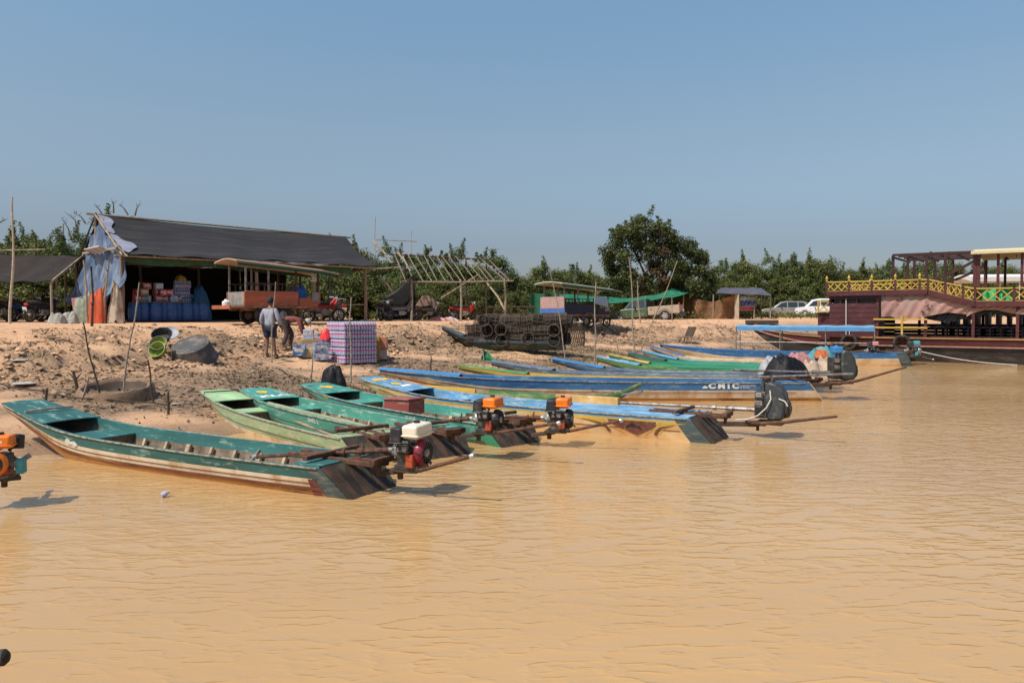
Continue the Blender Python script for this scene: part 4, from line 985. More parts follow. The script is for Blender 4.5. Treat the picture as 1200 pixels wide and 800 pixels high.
fb = thing('foam_board', 'white foam board lying in the rear of the dark teal boat', 'foam board', B1.W((B1.L * .26, .1, .06)), hdg(bx.x, bx.y))
b = MB(); b.box((0, 0, .03), (.62, .26, .05), rot=(0, R(4), R(6))); b.build('board', WHITEP, fb, bevel=.012)
for bt_, u_, lab in ((B2, .34, 'wooden paddle lying in the pale green boat'), (B3, .40, 'wooden paddle lying in the sea green boat')):
    pd = thing('paddle', lab, 'paddle', bt_.W((bt_.L * u_, -.05, .10)), TM[bt_.root.name].to_euler().z + R(5), 'paddles lying in the boats')
    b = MB(); b.tube([(-.6, 0, .02), (.55, 0, .14)], .017, 6); b.build('shaft', BAMBOO, pd); b = MB(); b.box((-.78, 0, .0), (.42, .14, .02), rot=(0, R(-6), 0)); b.build('blade', WOOD, pd, bevel=.008)
# ================================================================ shed of poles and black shade net
SA = on_ground(143, 30.0); SA.z = 1.53
SANG = math.atan2(.67, .74)
SHED = thing('market_shed', 'long open shed under a black shade net roof with a blue tarp on its end', 'shed', SA, SANG)
SL, SD = 10.6, 6.6; EZ, RZ = 2.55, 4.33
NETK = mat('black_shade_net', (.021, .020, .022), .95, .3, 1.5, c2=(.040, .037, .038), amt=.4, s2=.9, st=(.4, 4, 4), bump=.3, bs=30)
def roofpt(a, t, back=False):
    x = lerp(.12, SL + .15 + .35 * t, a)
    if back: y = lerp(SD / 2, SD + .3, t)
    else: y = lerp(SD / 2, -.35, t)
    xr = x + .75 * (1 - t) * max(0, (a - .5) * 2) - (.0 * (1 - t) if a > .5 else 0) * max(0, (a - .5) * 2)
    z = lerp(RZ - .12 * a, EZ - .02 * math.sin(a * 9), t) - .16 * math.sin(math.pi * t) * (1 + .5 * math.sin(a * 13)) + .03 * math.sin(a * 41 + t * 5) * t
    z -= .10 * math.sin(a * math.pi) * (1 - t)
    return (xr, y, z)
b = MB(); b.sheet(lambda a, t: roofpt(a, t), 90, 22, .02); b.build('net_roof', NETK, SHED, angle=80)
b = MB(); b.sheet(lambda a, t: roofpt(a, t, True), 50, 14, .02); b.build('net_roof', NETK, SHED, angle=80)
b = MB()
for k in range(12):
    a = k / 11; p = [Vector(roofpt(a, t)) + Vector((0, 0, -.06)) for t in (0, .35, .7, 1)]
    b.tube(p, .03, 5)
b.tube([(-.35, SD / 2, RZ + .02), (SL + 1.2, SD / 2, RZ - .16)], .05, 6)
b.tube([(-.3, -.2, EZ - .07), (SL + .4, -.2, EZ - .09)], .045, 6); b.tube([(-.3, SD, EZ - .05), (SL + .4, SD, EZ - .05)], .045, 6)
b.build('roof_poles', GREYWOOD, SHED)
for k in range(5):
    for y in (.0, SD - .2):
        if k == 1 and y == 0: continue
        x = SL * k / 4; b = MB(); b.tube([(x, y, -.3), (x + .03, y, 1.2), (x, y, EZ - .05)], [.085 if y == 0 else .06, .08, .06], 7); b.build('post', WOOD if y == 0 else GREYWOOD, SHED)
for x in (0, SL):
    b = MB(); b.tube([(x, SD / 2, -.2), (x, SD / 2, RZ)], .05, 6); b.build('post', GREYWOOD, SHED)
for x in (SL * .5, SL * .75, SL):
    b = MB(); b.tube([(x, 1.6, EZ + .4), (x, .1, EZ - .5)], .03, 5); b.build('brace', GREYWOOD, SHED)
b = MB(); b.tube([(SL + .1, .05, .75), (SL - 2.4, .05, .72)], .025, 5); b.build('side_rail', BAMBOO, SHED)
# eave tarp strips: green valance, pale torn net edge
GTARP = mat('dull_green_tarp', (.035, .085, .035), .8, .3, 4)
b = MB(); b.sheet(lambda a, t: (lerp(.1, SL - .8, a), -.06 + .03 * math.sin(a * 60), EZ - .12 - t * (.16 + .12 * abs(math.sin(a * 11)))), 80, 4, .01); b.build('green_valance', GTARP, SHED, angle=80)
b = MB(); b.sheet(lambda a, t: (lerp(SL * .42, SL * .80, a), -.40 + .03 * math.sin(a * 40), EZ - .03 - t * (.05 + .04 * math.sin(a * 23))), 50, 3, .008); b.build('net_edge', mat('pale_plastic_edge', (.35, .35, .37), .6, .3, 8), SHED, angle=80)
# gable tarp
BTARP = mat('highlighted_blue_tarp', (.060, .100, .175), .6, .35, 2, c2=(.20, .25, .33), amt=.42, s2=1.1, st=(2, 2, .7), c3=(.06, .09, .15), amt3=.15, s3=3, bump=.4, bs=7)  # paler second colour paints the highlights into the tarp
def gab(a, t):
    y = lerp(-.25, SD * .72, a)
    top = lerp(EZ - .1, RZ - .30, min(1, max(0, a / .62))) if a < .62 else lerp(RZ - .30, RZ - 1.5, (a - .62) / .38)
    bot = curve([(0, 1.25), (.15, .55), (.45, .62), (.7, .75), (1, .85)], a)
    z = lerp(top, bot, t)
    x = .0 + .16 * math.sin(a * 13 + 2.4 * t) * (.25 + t) + .10 * math.sin(a * 29 + 3 * t) * (.2 + t) + .04 * math.sin(a * 61 - 5 * t) - .40 * t * t * (.3 + .9 * a)
    return (x - .25 * t * t, y + 1.9 * t * t * max(0, a - .2) - .1 * t + .05 * math.sin(t * 9 + a * 4), z)
b = MB(); b.sheet(gab, 90, 40, .012); b.build('gable_tarp', BTARP, SHED, angle=80)
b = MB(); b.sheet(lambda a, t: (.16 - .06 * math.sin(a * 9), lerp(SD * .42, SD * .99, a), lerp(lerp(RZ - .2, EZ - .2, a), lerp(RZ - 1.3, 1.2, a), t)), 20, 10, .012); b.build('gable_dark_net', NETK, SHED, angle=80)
VIO = mat('pale_violet_sheet', (.26, .26, .33), .7, .15, 4, c2=(.36, .36, .42), amt=.3)
for (a0, a1) in ((.04, .44), (.46, 1.0)):
    def es(a, t):
        w = (.55 if a0 < .2 else .70) * (math.sin(math.pi * min(1, .12 + a * .86)) ** .45) * (.75 + .25 * math.sin(a * 7 + a0 * 9))
        return (.05 + w * t, lerp(SD / 2, -.32, lerp(a0, a1, a)) , lerp(RZ, EZ, lerp(a0, a1, a)) + .08 - .13 * math.sin(math.pi * lerp(a0, a1, a)) - .05 * t + .02 * math.sin(a * 20))
    b = MB(); b.sheet(es, 20, 5, .012); b.build('edge_sheet', VIO, SHED, angle=80)
b = MB(); b.tube([(-.02, SD / 2 + .1, RZ + .08), (-.06, -.35, EZ - .05)], .035, 6); b.build('barge_pole', BAMBOO, SHED)
b = MB(); b.tube([(-.0, SD / 2 - .1, RZ + .06), (-.02, SD + .2, EZ - .4)], .035, 6); b.build('barge_pole', DARKWOOD, SHED)
b = MB(); b.bar((-.20, SD * .66, EZ + .27), (-.16, -.1, EZ + .22), .10, .09); b.build('tie_beam', GREYWOOD, SHED)
b = MB(); b.box((-.36, 2.0, EZ + .26), (.34, 2.1, .05), rot=(0, R(28), 0)); b.build('gable_board', mat('board_pale_paint', (.52, .46, .42), .7, .2, 5, c2=(.3, .2, .16), amt=.4), SHED, bevel=.01)
# dark back and floor
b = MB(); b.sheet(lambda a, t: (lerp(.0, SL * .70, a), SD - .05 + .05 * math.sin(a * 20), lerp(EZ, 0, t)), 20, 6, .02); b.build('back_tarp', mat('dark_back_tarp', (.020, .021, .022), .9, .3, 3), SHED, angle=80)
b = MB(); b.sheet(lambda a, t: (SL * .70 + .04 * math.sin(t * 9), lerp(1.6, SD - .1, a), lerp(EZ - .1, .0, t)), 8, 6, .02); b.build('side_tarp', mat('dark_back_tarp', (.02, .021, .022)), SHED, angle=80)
b = MB(); b.box((SL / 2 - .1, SD / 2 + .3, -.04), (SL + .3, SD - .5, .16)); b.build('floor_slab', mat('packed_floor', (.14, .10, .07), .9, .3, 2), SHED, bevel=.02)
SW = TM[SHED.name]
def inshed(px, y, z=.05):      # point inside the shed on local plane y seen at pixel column px
    d = ray(px, 369); n = SW.to_3x3() @ Vector((0, 1, 0)); o = SW @ Vector((0, y, 0))
    k = (o - CAM).dot(n) / d.dot(n); p = SW.inverted() @ (CAM + d * k); return SW @ Vector((p.x, y, z))
# shelf table with goods
t0 = inshed(157, 1.2); t1 = inshed(216, 1.2)
TBL = thing('shelf_table', 'rough plank table inside the dark shed carrying red boxes', 'table', (t0 + t1) / 2, SANG)
TLn = (t1 - t0).length
b = MB(); b.box((0, 0, .72), (TLn, .9, .06)); b.build('tabletop', GREYWOOD, TBL, bevel=.008)
for sx in (-1, 1):
    for sy in (-1, 1):
        b = MB(); b.box((sx * (TLn / 2 - .1), sy * .38, .345), (.08, .08, .69)); b.build('leg', DARKWOOD, TBL)
PACKR = mat('red_carton', (.42, .03, .035), .6, .25, 8, c2=(.62, .55, .5), amt=.3, s2=7)
PACKB = mat('blue_carton', (.05, .13, .32), .6, .25, 8, c2=(.55, .58, .6), amt=.35, s2=8)
PACKW = mat('white_blue_carton', (.45, .5, .58), .6, .2, 8, c2=(.12, .2, .42), amt=.4, s2=9)
CARD = mat('brown_cardboard', (.38, .25, .13), .85, .15, 5, c2=(.25, .15, .08), amt=.2)
goods = [(159, 0, PACKR), (166, 0, PACKR), (160, 1, PACKR), (167, 1, CARD), (169.5, 0, PACKW), (170, 2, PACKR), (184, 0, PACKR), (190, 0, PACKR), (183, 1, PACKR), (189, 1, PACKR), (184, 2, PACKW), (195, 0, PACKB), (196, 1, PACKR), (201, 0, PACKW), (206, 0, PACKR)]
gl = {id(PACKR): 'red', id(PACKB): 'blue', id(PACKW): 'white and blue', id(CARD): 'brown'}
def carton(c, d, rz, m1, label, group, name='carton', tape=True, cat='carton', text=None, tm=None):
    o = thing(name, label, cat, c, rz, group)
    q = MB(); q.box((0, 0, d[2] / 2), d); q.build('carton_body', m1, o, bevel=.012)
    if tape:
        q = MB(); q.box((0, 0, d[2] + .001), (d[0] * 1.004, .06, .004)); q.box((0, -d[1] / 2 - .002, d[2] * .55), (d[0] * .7, .004, d[2] * .35)); q.build('printed_panel', mat('printed_label', (.55, .53, .48), .6, .25, 30, c2=(.3, .05, .05), amt=.35, s2=18), o)
    return o
for k, (px, lv, m_) in enumerate(goods):
    p = inshed(px + 2, .95 + .12 * (k % 3), .802 + lv * .247)
    carton(p, (.30, .30, .24), SANG + R((k % 3 - 1) * 3), m_, '%s drink carton on the shelf table in the shed' % gl[id(m_)], 'cartons on the shelf table')
# water packs stacked at the right of the table
WP = MB()
def bottle_pack(name, mats_, nx=6, ny=4, r=.042, h=.27):
    q = MB(); s = r * 2
    for i in range(nx):
        for j in range(ny):
            q.lathe([(.001, 0), (r * .95, 0), (r, .02), (r, h * .42), (r * 1.01, h * .42), (r * 1.01, h * .60), (r, h * .60), (r, h * .72), (r * .35, h * .90), (r * .35, h * .93), (r * .38, h * .93), (r * .38, h), (.001, h)], ((i - (nx - 1) / 2) * s, (j - (ny - 1) / 2) * s, 0), (0, 0, 1), 8, [0, 0, 0, 0, 1, 0, 0, 0, 0, 2, 2, 2])
    q.box((0, 0, .008), (nx * s, ny * s, .012), 0)
    return q
PLASTIC = mat('clear_bottle_plastic', (.44, .41, .54), .22, .15, 6, spec=.6)
PINKL = mat('pink_bottle_label', (.50, .07, .20), .5, .25, 25, c2=(.65, .55, .6), amt=.2, s2=30)
BLUEL = mat('blue_bottle_label', (.08, .16, .42), .5, .25, 25)
CAPW = mat('white_cap', (.7, .7, .72), .4, .1)
k = 0
for (px, lv, y) in ((208, 0, 1.6), (214, 0, 1.6), (220, 0, 1.6), (209, 1, 1.6), (215, 1, 1.6), (220, 1, 1.7), (210, 2, 1.6), (216, 2, 1.65), (211, 3, 1.6), (217, 3, 1.7)):
    q = bottle_pack('p', None, 5, 3, .045, .28)
    p = inshed(px, y, .55 + lv * .285)
    single(q.xf(Matrix.Translation(p) @ Matrix.Rotation(SANG, 4, 'Z')), 'bottle_pack', [PLASTIC, BLUEL, CAPW], 'pack of water bottles in the stack beside the shelf table in the shed', 'bottle pack', p, 'water packs stacked in the shed')
q = inshed(214, 1.75, .30); cb = thing('crate_stand', 'low dark pallet under the water packs in the shed', 'stand', q, SANG)
b = MB(); b.box((0, 0, .0), (1.9, .8, .46)); b.build('pallet_body', DARKWOOD, cb, bevel=.02)
heap('sack', 'yellow sack on top of the water pack stack in the shed', 'sack', inshed(212, 1.7, 1.68), .28, .22, .22, mat('yellow_sack', (.38, .28, .05), .9, .2), 31, nz=.3)
# blue barrels
BARR = mat('blue_barrel_plastic', (.02, .07, .21), .45, .2, 4, c2=(.06, .1, .16), amt=.2)
def barrel():
    o = thing('barrel', 'blue plastic barrel standing in the row under the shelf table', 'barrel', (0, 0, 0), 0, 'blue barrels along the shed front')
    q = MB(); q.lathe([(.001, 0), (.21, 0), (.235, .03), (.245, .2), (.255, .24), (.245, .28), (.245, .42), (.255, .46), (.245, .5), (.225, .62), (.19, .68), (.001, .68)], n=18); q.build('drum', BARR, o)
    q = MB(); q.lathe([(.19, .665), (.205, .665), (.21, .70), (.19, .72), (.001, .72)], n=16); q.build('lid', mat('barrel_lid', (.035, .05, .07), .5), o)
    return o
b0 = barrel()
bl = ['blue plastic barrel in the shadow at the left end of the barrel row', 'faded blue barrel, second of the row in the shed', 'dark blue barrel in the middle of the row below the red cartons', 'blue barrel beside the dark one below the shelf table', 'bright blue barrel near the right end of the shelf table', 'dull blue barrel below the right end of the shelf table', 'blue barrel in front of the water pack stack', 'light blue barrel right of the water pack stack', 'dark blue barrel nearest the orange cart']
for k, px in enumerate((158, 168, 182.5, 192, 201, 208, 219, 228.5, 238)):
    o = b0 if k == 0 else copy_tree(b0); p = inshed(px, .35 + .12 * (k % 2), .045); o.location = p; o['label'] = bl[k]
o = heap('tarpaulin', 'blue tarp bundle behind the barrels by the orange cart', 'tarpaulin', inshed(236, 1.4, .05), .45, .4, 1.25, mat('blue_bundle_tarp', (.03, .10, .2), .6, .3), 41, nz=.3)
# ridge pole mast etc.
def pole(name_label, base, top, r=.03, material=GREYWOOD, wob=.03, group='thin wooden poles stuck in the bank', cat='pole', n=6, taper=.55, nm='wooden_pole', knots=True):
    base = Vector(base); top = Vector(top); L = (top - base).length; pts = []; rs = []
    rnd = random.Random(hash((round(base.x, 2), round(base.y, 2))) % 9999)
    base = base - (top - base).normalized() * .3
    ph = rnd.random() * 6
    for i in range(n * 2 + 1):
        t = i / (n * 2); p = base.lerp(top, t); wv = wob * math.sin(t * 5 + ph) * math.sin(math.pi * t) * L * .5
        pts.append(p + Vector((wv, wv * .3, 0)) + Vector((rnd.uniform(-1, 1), rnd.uniform(-1, 1), 0)) * .006); rs.append(r * lerp(1, taper, t) * rnd.uniform(.92, 1.08))
    q = MB(); q.tube(pts, rs, 6)
    if knots:
        for _ in range(3):
            t = rnd.uniform(.25, .95); p = pts[int(t * n * 2)]; a = rnd.uniform(0, 6.28); q.tube([p, p + Vector((math.cos(a), math.sin(a) * .5, 1.2)).normalized() * r * 4], [r * .5, r * .2], 4)
    return single(q, nm, material, name_label, cat, base, group)
def stick(label, b, t, r=.022, m_=GREYWOOD, dy=0, group='thin wooden poles stuck in the bank', dz=0, **k):
    p = ground_px(*b); q = at_y(t[0], t[1], p.y + dy)
    return pole(label, p, q, r, m_, group=group, **k)
stick('tall pale pole standing before the dark awning at the far left', (12, 379), (14.5, 231), .05, mat('pale_pole', (.42, .34, .25), .8, .25, 9, bump=.3), nm='tall_pole')
stick('dark thin stick standing in the soil behind the round pit, leaning left', (117, 466), (98, 378), .020, DARKWOOD)
stick('thin crooked stick by the round pit, leaning right to the shed post', (145, 466), (163, 331), .018, GREYWOOD)
stick('short stick right of the round pit', (180, 473), (173.5, 421), .022, DARKWOOD)
stick('short dark stake with a rag, right of the round pit', (197, 486), (197, 459), .03, DARKWOOD)
stick('short dark stake behind the dark teal bow', (54, 472), (55, 455), .03, DARKWOOD)
stick('pale grey pole standing by the man in the checked shirt', (318, 425), (323, 330), .022, GREYWOOD)
stick('thin pole standing in front of the stacked bottle packs', (410, 452), (411.5, 349), .024, GREYWOOD)
stick('short grey stake left of the bottle packs near the bamboo on the ground', (364.5, 450), (366.5, 413), .024, GREYWOOD)
stick('short dark stake behind the deep blue bow', (505, 438), (505, 417), .028, DARKWOOD)
stick('thin pole leaning left beside the fish net basket', (665, 431), (644, 313), .022, GREYWOOD)
stick('short pale pole in front of the fish net basket', (664, 398), (663, 366), .03, BAMBOO, group=None)
stick('straight grey pole right of the green roofed cart', (696, 429), (698.5, 330), .03, GREYWOOD)
stick('tallest thin pole standing before the big tree', (745, 418), (737, 301), .035, GREYWOOD)
stick('long pole leaning far right before the pickup', (751, 412), (794, 305), .035, BAMBOO)
stick('grey upright pole in front of the pickup cab', (750, 377.5), (747, 329), .05, GREYWOOD)
stick('pale upright pole beside the pickup bed', (788, 376), (787, 346), .045, BAMBOO)
stick('short stake on the bank below the pickup', (726, 416), (721, 396), .03, GREYWOOD)
stick('grey pole rising behind the black shed roof near its right end', (441, 372), (440, 254), .055, GREYWOOD, knots=False)
stick('bare pole standing at the left end of the bamboo frame', (482, 372), (482, 269), .045, GREYWOOD)
stick('grey pole standing behind the dark awning at the left', (73, 374), (74, 262), .06, GREYWOOD)
stick('pole leaning against the blue gable tarp', (103, 379), (98, 305), .045, GREYWOOD)
stick('short dark pole before the blue gable tarp', (108, 366), (107, 312), .04, DARKWOOD)
stick('brown pole leaning beside the orange sack', (114, 379), (128, 305), .045, BAMBOO)
stick('upright pole between the orange sack and the pale cloth', (122, 379), (126, 318), .05, GREYWOOD)
stick('dark charred stake at the left rim of the round pit', (91, 458), (86, 435), .04, DARKWOOD)
stick('grey forked stake at the front rim of the round pit', (97, 469), (104, 441), .022, GREYWOOD)
p = ground_px(325, 434); q = ground_px(382, 452)
b = MB(); b.tube([p + Vector((0, 0, .06)), (p + q) / 2 + Vector((0, 0, .07)), q + Vector((0, 0, .06))], .025, 6); single(b, 'bamboo_pole', BAMBOO, 'long bamboo pole lying on the ground before the teal bow', 'pole', p)
p = ground_px(-5, 455); q = ground_px(60, 463); b = MB(); b.tube([p + Vector((0, 0, .1)), p.lerp(q, .4) + Vector((0, 0, .04)), q + Vector((0, 0, .06))], .016, 5); single(b, 'rope', DARKWOOD, 'dark rope lying on the soil at the left edge', 'rope', p)
p = ground_px(62, 466); q = ground_px(196, 478); b = MB(); b.tube([p.lerp(q, t) + Vector((0, 0, .05 + zg(*p.lerp(q, t)[:2]) - p.lerp(q, t).z)) for t in np.linspace(0, 1, 14)], .014, 5); single(b, 'rope', DARKWOOD, 'dark rope running along the soil under the round pit', 'rope', p)
# ---------------- awning at far left
w0 = on_ground(-70, 30.5); 
AW = thing('awning', 'sagging dark brown awning over motorbikes at the far left', 'awning', w0)
AWM = mat('dark_brown_thatch', (.020, .013, .009), .95, .3, 3, c2=(.042, .028, .019), amt=.3, s2=2, st=(1, 4, 1), bump=.5, bs=20)
b = MB(); c00 = at_y(-80, 296, 34.5); c10 = at_y(95, 301, 34.5); c01 = at_y(-80, 331, 30.6); c11 = at_y(60, 330, 30.6)
def awf(a, t):
    p = c00.lerp(c10, a).lerp(c01.lerp(c11, a), t); p.z -= .25 * math.sin(math.pi * t) * math.sin(math.pi * min(1, a + .1)) ; p.z += .03 * math.sin(a * 30 + t * 4); return p
b.sheet(awf, 40, 20, .03); b.build('thatch_sheet', AWM, AW, world=True, angle=80)
for px, py, Y in ((-20, 331, 30.7), (60, 330, 30.7), (-30, 297, 34.4), (76, 300, 34.4), (66, 316, 32.4)):
    b = MB(); t = at_y(px, py, Y); b.tube([(t.x, t.y, zg(t.x, t.y) - .2), t], .045, 6); b.build('post', GREYWOOD, AW, world=True)
b = MB(); b.tube([at_y(-60, 295, 34.4), at_y(53, 292.5, 34.4)], .04, 6); b.tube([c10 + Vector((.1, 0, .05)), c11 + Vector((.05, 0, .03))], .05, 6); b.build('edge_pole', BAMBOO, AW, world=True)
# ---------------- sacks, sign, cloth at the shed corner
p = ground_px(113, 379); heap('sack', 'bright orange sack standing at the shed corner', 'sack', p + Vector((0, .1, 0)), .30, .26, 1.05, mat('orange_sack', (.50, .085, .03), .75, .2, 4, c2=(.42, .05, .02), amt=.3), 51, nz=.30, pw=8)
p = ground_px(92, 378.5); heap('sack', 'grey green sack behind the pink sign at the shed corner', 'sack', p + Vector((0, .5, 0)), .48, .38, .95, mat('grey_green_sack', (.24, .27, .20), .85, .25, 5, c2=(.12, .14, .09), amt=.4), 52, nz=.35, pw=5)
p = ground_px(82, 379); heap('sack', 'small pale sack lying by the motorbikes', 'sack', p, .3, .25, .38, mat('pale_sack', (.33, .32, .27), .85, .25), 53, nz=.4)
p = ground_px(66, 379); heap('sack', 'small dusty sack lying under the awning behind the motorbike', 'sack', p, .3, .25, .33, mat('pale_sack', (.33, .32, .27)), 54, nz=.4)
p = ground_px(135, 379); heap('cloth_bundle', 'crumpled cream cloth hanging to the ground by the shed post', 'cloth', p + Vector((-.05, .2, 0)), .27, .2, 1.25, mat('cream_cloth', (.46, .37, .28), .9, .25, 5, c2=(.2, .14, .1), amt=.35), 55, nz=.4, pw=2.2)
sp_ = ground_px(103, 432)
SGN = thing('sign', 'pink and white printed sign board leaning before the sacks', 'sign', on_ground(94, 29.2), R(14))
b = MB(); b.box((0, 0, .62), (.50, .03, .62), rot=(0, R(-7), 0)); b.build('board', mat('pink_sign_board', (.55, .20, .22), .6, .15, 6, c2=(.62, .5, .48), amt=.3, s2=3), SGN, bevel=.006)
b = MB()
for i in range(5):
    for j in range(3): b.box((-.14 + j * .14 + (.62 - (.86 - i * .12)) * -.12, -.02, .86 - i * .12), (.09 + .02 * ((i + j) % 2), .006, .05), rot=(0, R(-7), 0))
b.build('print', mat('sign_print', (.62, .55, .55), .6, .2, 20), SGN)
b = MB(); b.tube([(0, .03, -.1), (-.03, .03, .62)], .025, 6); b.build('stake', BAMBOO, SGN)
# ================================================================ motorbikes
BIKE_COLS = [mat('bike_black_paint', (.025, .025, .03), .3, .3, 8), mat('bike_red_paint', (.40, .02, .02), .3, .2, 8), mat('bike_blue_paint', (.03, .06, .18), .3, .2, 8), mat('bike_grey_paint', (.16, .16, .17), .35, .2, 8)]
LAMPR = mat('red_tail_lamp', (.5, .03, .02), .3, .1)
def motorbike(colm, label, group='motorbikes parked under the shelters'):
    t = thing('motorbike', label, 'motorbike', (0, 0, 0), 0, group)
    for x, nm in ((-.62, 'wheel'), (.62, 'wheel')):
        b = MB(); b.ring((x, 0, .29), .25, .042, (0, 1, 0), 22, 8); wl = b.build(nm, RUBBER, t)
        b = MB(); b.ring((x, 0, .29), .205, .014, (0, 1, 0), 20, 5); b.lathe([(.001, -.05), (.05, -.05), (.05, .05), (.001, .05)], (x, 0, .29), (0, 1, 0), 10)
        for i in range(9):
            a = i * 2 * math.pi / 9; b.tube([(x, 0, .29), (x + math.cos(a) * .2, 0, .29 + math.sin(a) * .2)], .005, 4)
        b.build('rim', STEEL, wl)
    b = MB(); b.tube([(.45, 0, .86), (.30, 0, .62), (.0, 0, .42), (-.62, 0, .29)], .028, 6); b.tube([(.30, 0, .62), (-.25, 0, .64), (-.75, 0, .72)], .022, 6); b.tube([(-.25, 0, .64), (-.1, 0, .40)], .02, 6)
    for y in (-.09, .09): b.tube([(.42, y, .84), (.62, y, .29)], .02, 6); b.tube([(-.62, y, .29), (-.48, y, .66)], .022, 6)
    b.build('frame', BLOCK, t)
    b = MB(); b.box((.02, 0, .40), (.30, .20, .22)); b.lathe([(.001, 0), (.07, 0), (.07, .16), (.001, .16)], (.12, 0, .40), (1, 0, .2), 10); b.build('engine', ALU, t, bevel=.02)
    b = MB(); b.tube([(.15, .11, .32), (-.2, .14, .27), (-.75, .15, .36)], [.025, .035, .045], 8); b.build('exhaust', CHROME, t)
    b = MB(); b.sheet(lambda a, v: (lerp(.18, -.72, a), (v - .5) * .26, .74 + .05 * a + .04 * math.sin(math.pi * v)), 8, 6, .08); b.build('seat', RUBBER, t, angle=60)
    b = MB(); b.prism([(-.82, .66), (-.35, .52), (.18, .56), (.36, .66), (.50, .92), (.42, .95), (.24, .72), (-.4, .70), (-.80, .74)], .18, Matrix(((1, 0, 0, 0), (0, 0, -1, .09), (0, 1, 0, 0), (0, 0, 0, 1)))); b.build('fairing', colm, t, bevel=.02)
    b = MB(); b.prism([(.34, .45), (.52, .90), (.46, .92), (.24, .55)], .34, Matrix(((1, 0, 0, 0), (0, 0, -1, .17), (0, 1, 0, 0), (0, 0, 0, 1)))); b.build('leg_shield', colm, t, bevel=.02)
    for x in (.62, -.64):
        b = MB(); b.sheet(lambda a, v: (x + math.cos(lerp(.3, 2.6, a)) * .31, (v - .5) * .11, .29 + math.sin(lerp(.3, 2.6, a)) * .31), 10, 2, .01); b.build('mudguard', colm, t, angle=60)
    b = MB(); b.tube([(.36, -.33, .98), (.43, -.15, 1.0), (.44, 0, .96), (.43, .15, 1.0), (.36, .33, .98)], .016, 6); b.build('handlebar', CHROME, t)
    b = MB(); b.lathe([(.001, 0), (.09, 0), (.08, .06), (.001, .07)], (.48, 0, .92), (1, 0, .15), 12); b.build('headlight', mat('lamp_glass', (.7, .7, .68), .2, .05), t)
    b = MB(); b.box((-.83, 0, .70), (.07, .17, .09)); b.build('tail_light', LAMPR, t, bevel=.015)
    b = MB(); b.box((-.88, 0, .52), (.015, .20, .16), rot=(0, R(-20), 0)); b.build('number_plate', WHITEP, t)
    for y in (-.3, .3):
        b = MB(); b.tube([(.40, y, .99), (.42, y * 1.05, 1.16)], .007, 4); b.lathe([(.001, 0), (.05, .0), (.05, .015), (.001, .02)], (.42, y * 1.05, 1.18), (-1, 0, 0), 10); b.build('mirror', BLACK, t)
    b = MB(); b.tube([(.0, .1, .25), (.05, .32, .02)], .012, 5); b.build('stand', STEEL, t)
    return t
bikes = [motorbike(c_, 'x') for c_ in BIKE_COLS]
used_b = set()
def put_bike(kind, px, Y, rz, label, lean=6):
    o = bikes[kind] if kind not in used_b else copy_tree(bikes[kind]); used_b.add(kind)
    p = on_ground(px, Y); place(o, p, rot=(R(lean), 0, rz)); o['label'] = label; return o
put_bike(0, 2, 31.4, R(80), 'black motorbike cut by the left edge under the dark awning')
put_bike(2, 30, 32.2, R(60), 'dark blue motorbike in the shade behind the tall pale pole')
put_bike(0, 50, 31.3, R(75), 'black motorbike with a white number plate beside the grey sacks')
put_bike(1, 379, 31.0, R(38), 'red motorbike coupled to the front of the orange cart')
put_bike(0, 396, 33, R(115), 'black motorbike parked under the shed right of the orange cart')
put_bike(0, 452, 38.6, R(-60), 'black motorbike in the shade at the right end of the shed')
put_bike(3, 470, 38.8, R(20), 'grey motorbike parked beside the dark leaning tarp')
put_bike(1, 545, 43.5, R(10), 'red motorbike parked under the bamboo frame')
put_bike(3, 502, 42.5, R(35), 'grey motorbike with a load under the bamboo frame')
p = on_ground(507, 42.0); heap('sack', 'brown sack load on the grey motorbike under the bamboo frame', 'sack', p + Vector((-.3, 0, .75)), .6, .4, .5, mat('brown_load', (.16, .10, .07), .9, .3), 61, nz=.4)
p = on_ground(520, 41); heap('cloth_bundle', 'red and white cloths on the ground under the bamboo frame', 'cloth', p, .8, .35, .16, mat('red_white_cloth', (.5, .12, .1), .9, .3, 4, c2=(.55, .5, .48), amt=.5), 62, nz=.6)
# ================================================================ bamboo frame without roof
BF = thing('bamboo_shelter', 'roofless shelter of bare bamboo rafters on posts right of the shed', 'frame', on_ground(483, 39))
f0 = at_y(474, 330, 38.5); f1 = at_y(596, 329, 41.5); k0 = at_y(463, 298, 42.5); k1 = at_y(572, 305, 45.5)
for t in (0.06, .52, .96):
    p = f0.lerp(f1, t); b = MB(); b.tube([(p.x, p.y, zg(p.x, p.y) - .3), (p.x + .04, p.y, (p.z + 1.5) / 2), p + Vector((0, 0, .1))], .06, 6); b.build('post', GREYWOOD, BF, world=True)
for t in (.1, .75, .98):
    p = k0.lerp(k1, t); b = MB(); b.tube([(p.x, p.y, zg(p.x, p.y) - .3), p], .055, 6); b.build('post', DARKWOOD, BF, world=True)
b = MB(); b.tube([f0 + Vector((-.2, 0, 0)), f0.lerp(f1, .5) + Vector((0, 0, -.05)), f1 + Vector((.25, 0, 0))], .05, 6); b.build('beam', GREYWOOD, BF, world=True)
b = MB(); b.tube([k0 + Vector((-.3, 0, 0)), k1 + Vector((.4, 0, 0))], .05, 6); b.build('beam', DARKWOOD, BF, world=True)
rnd = random.Random(3)
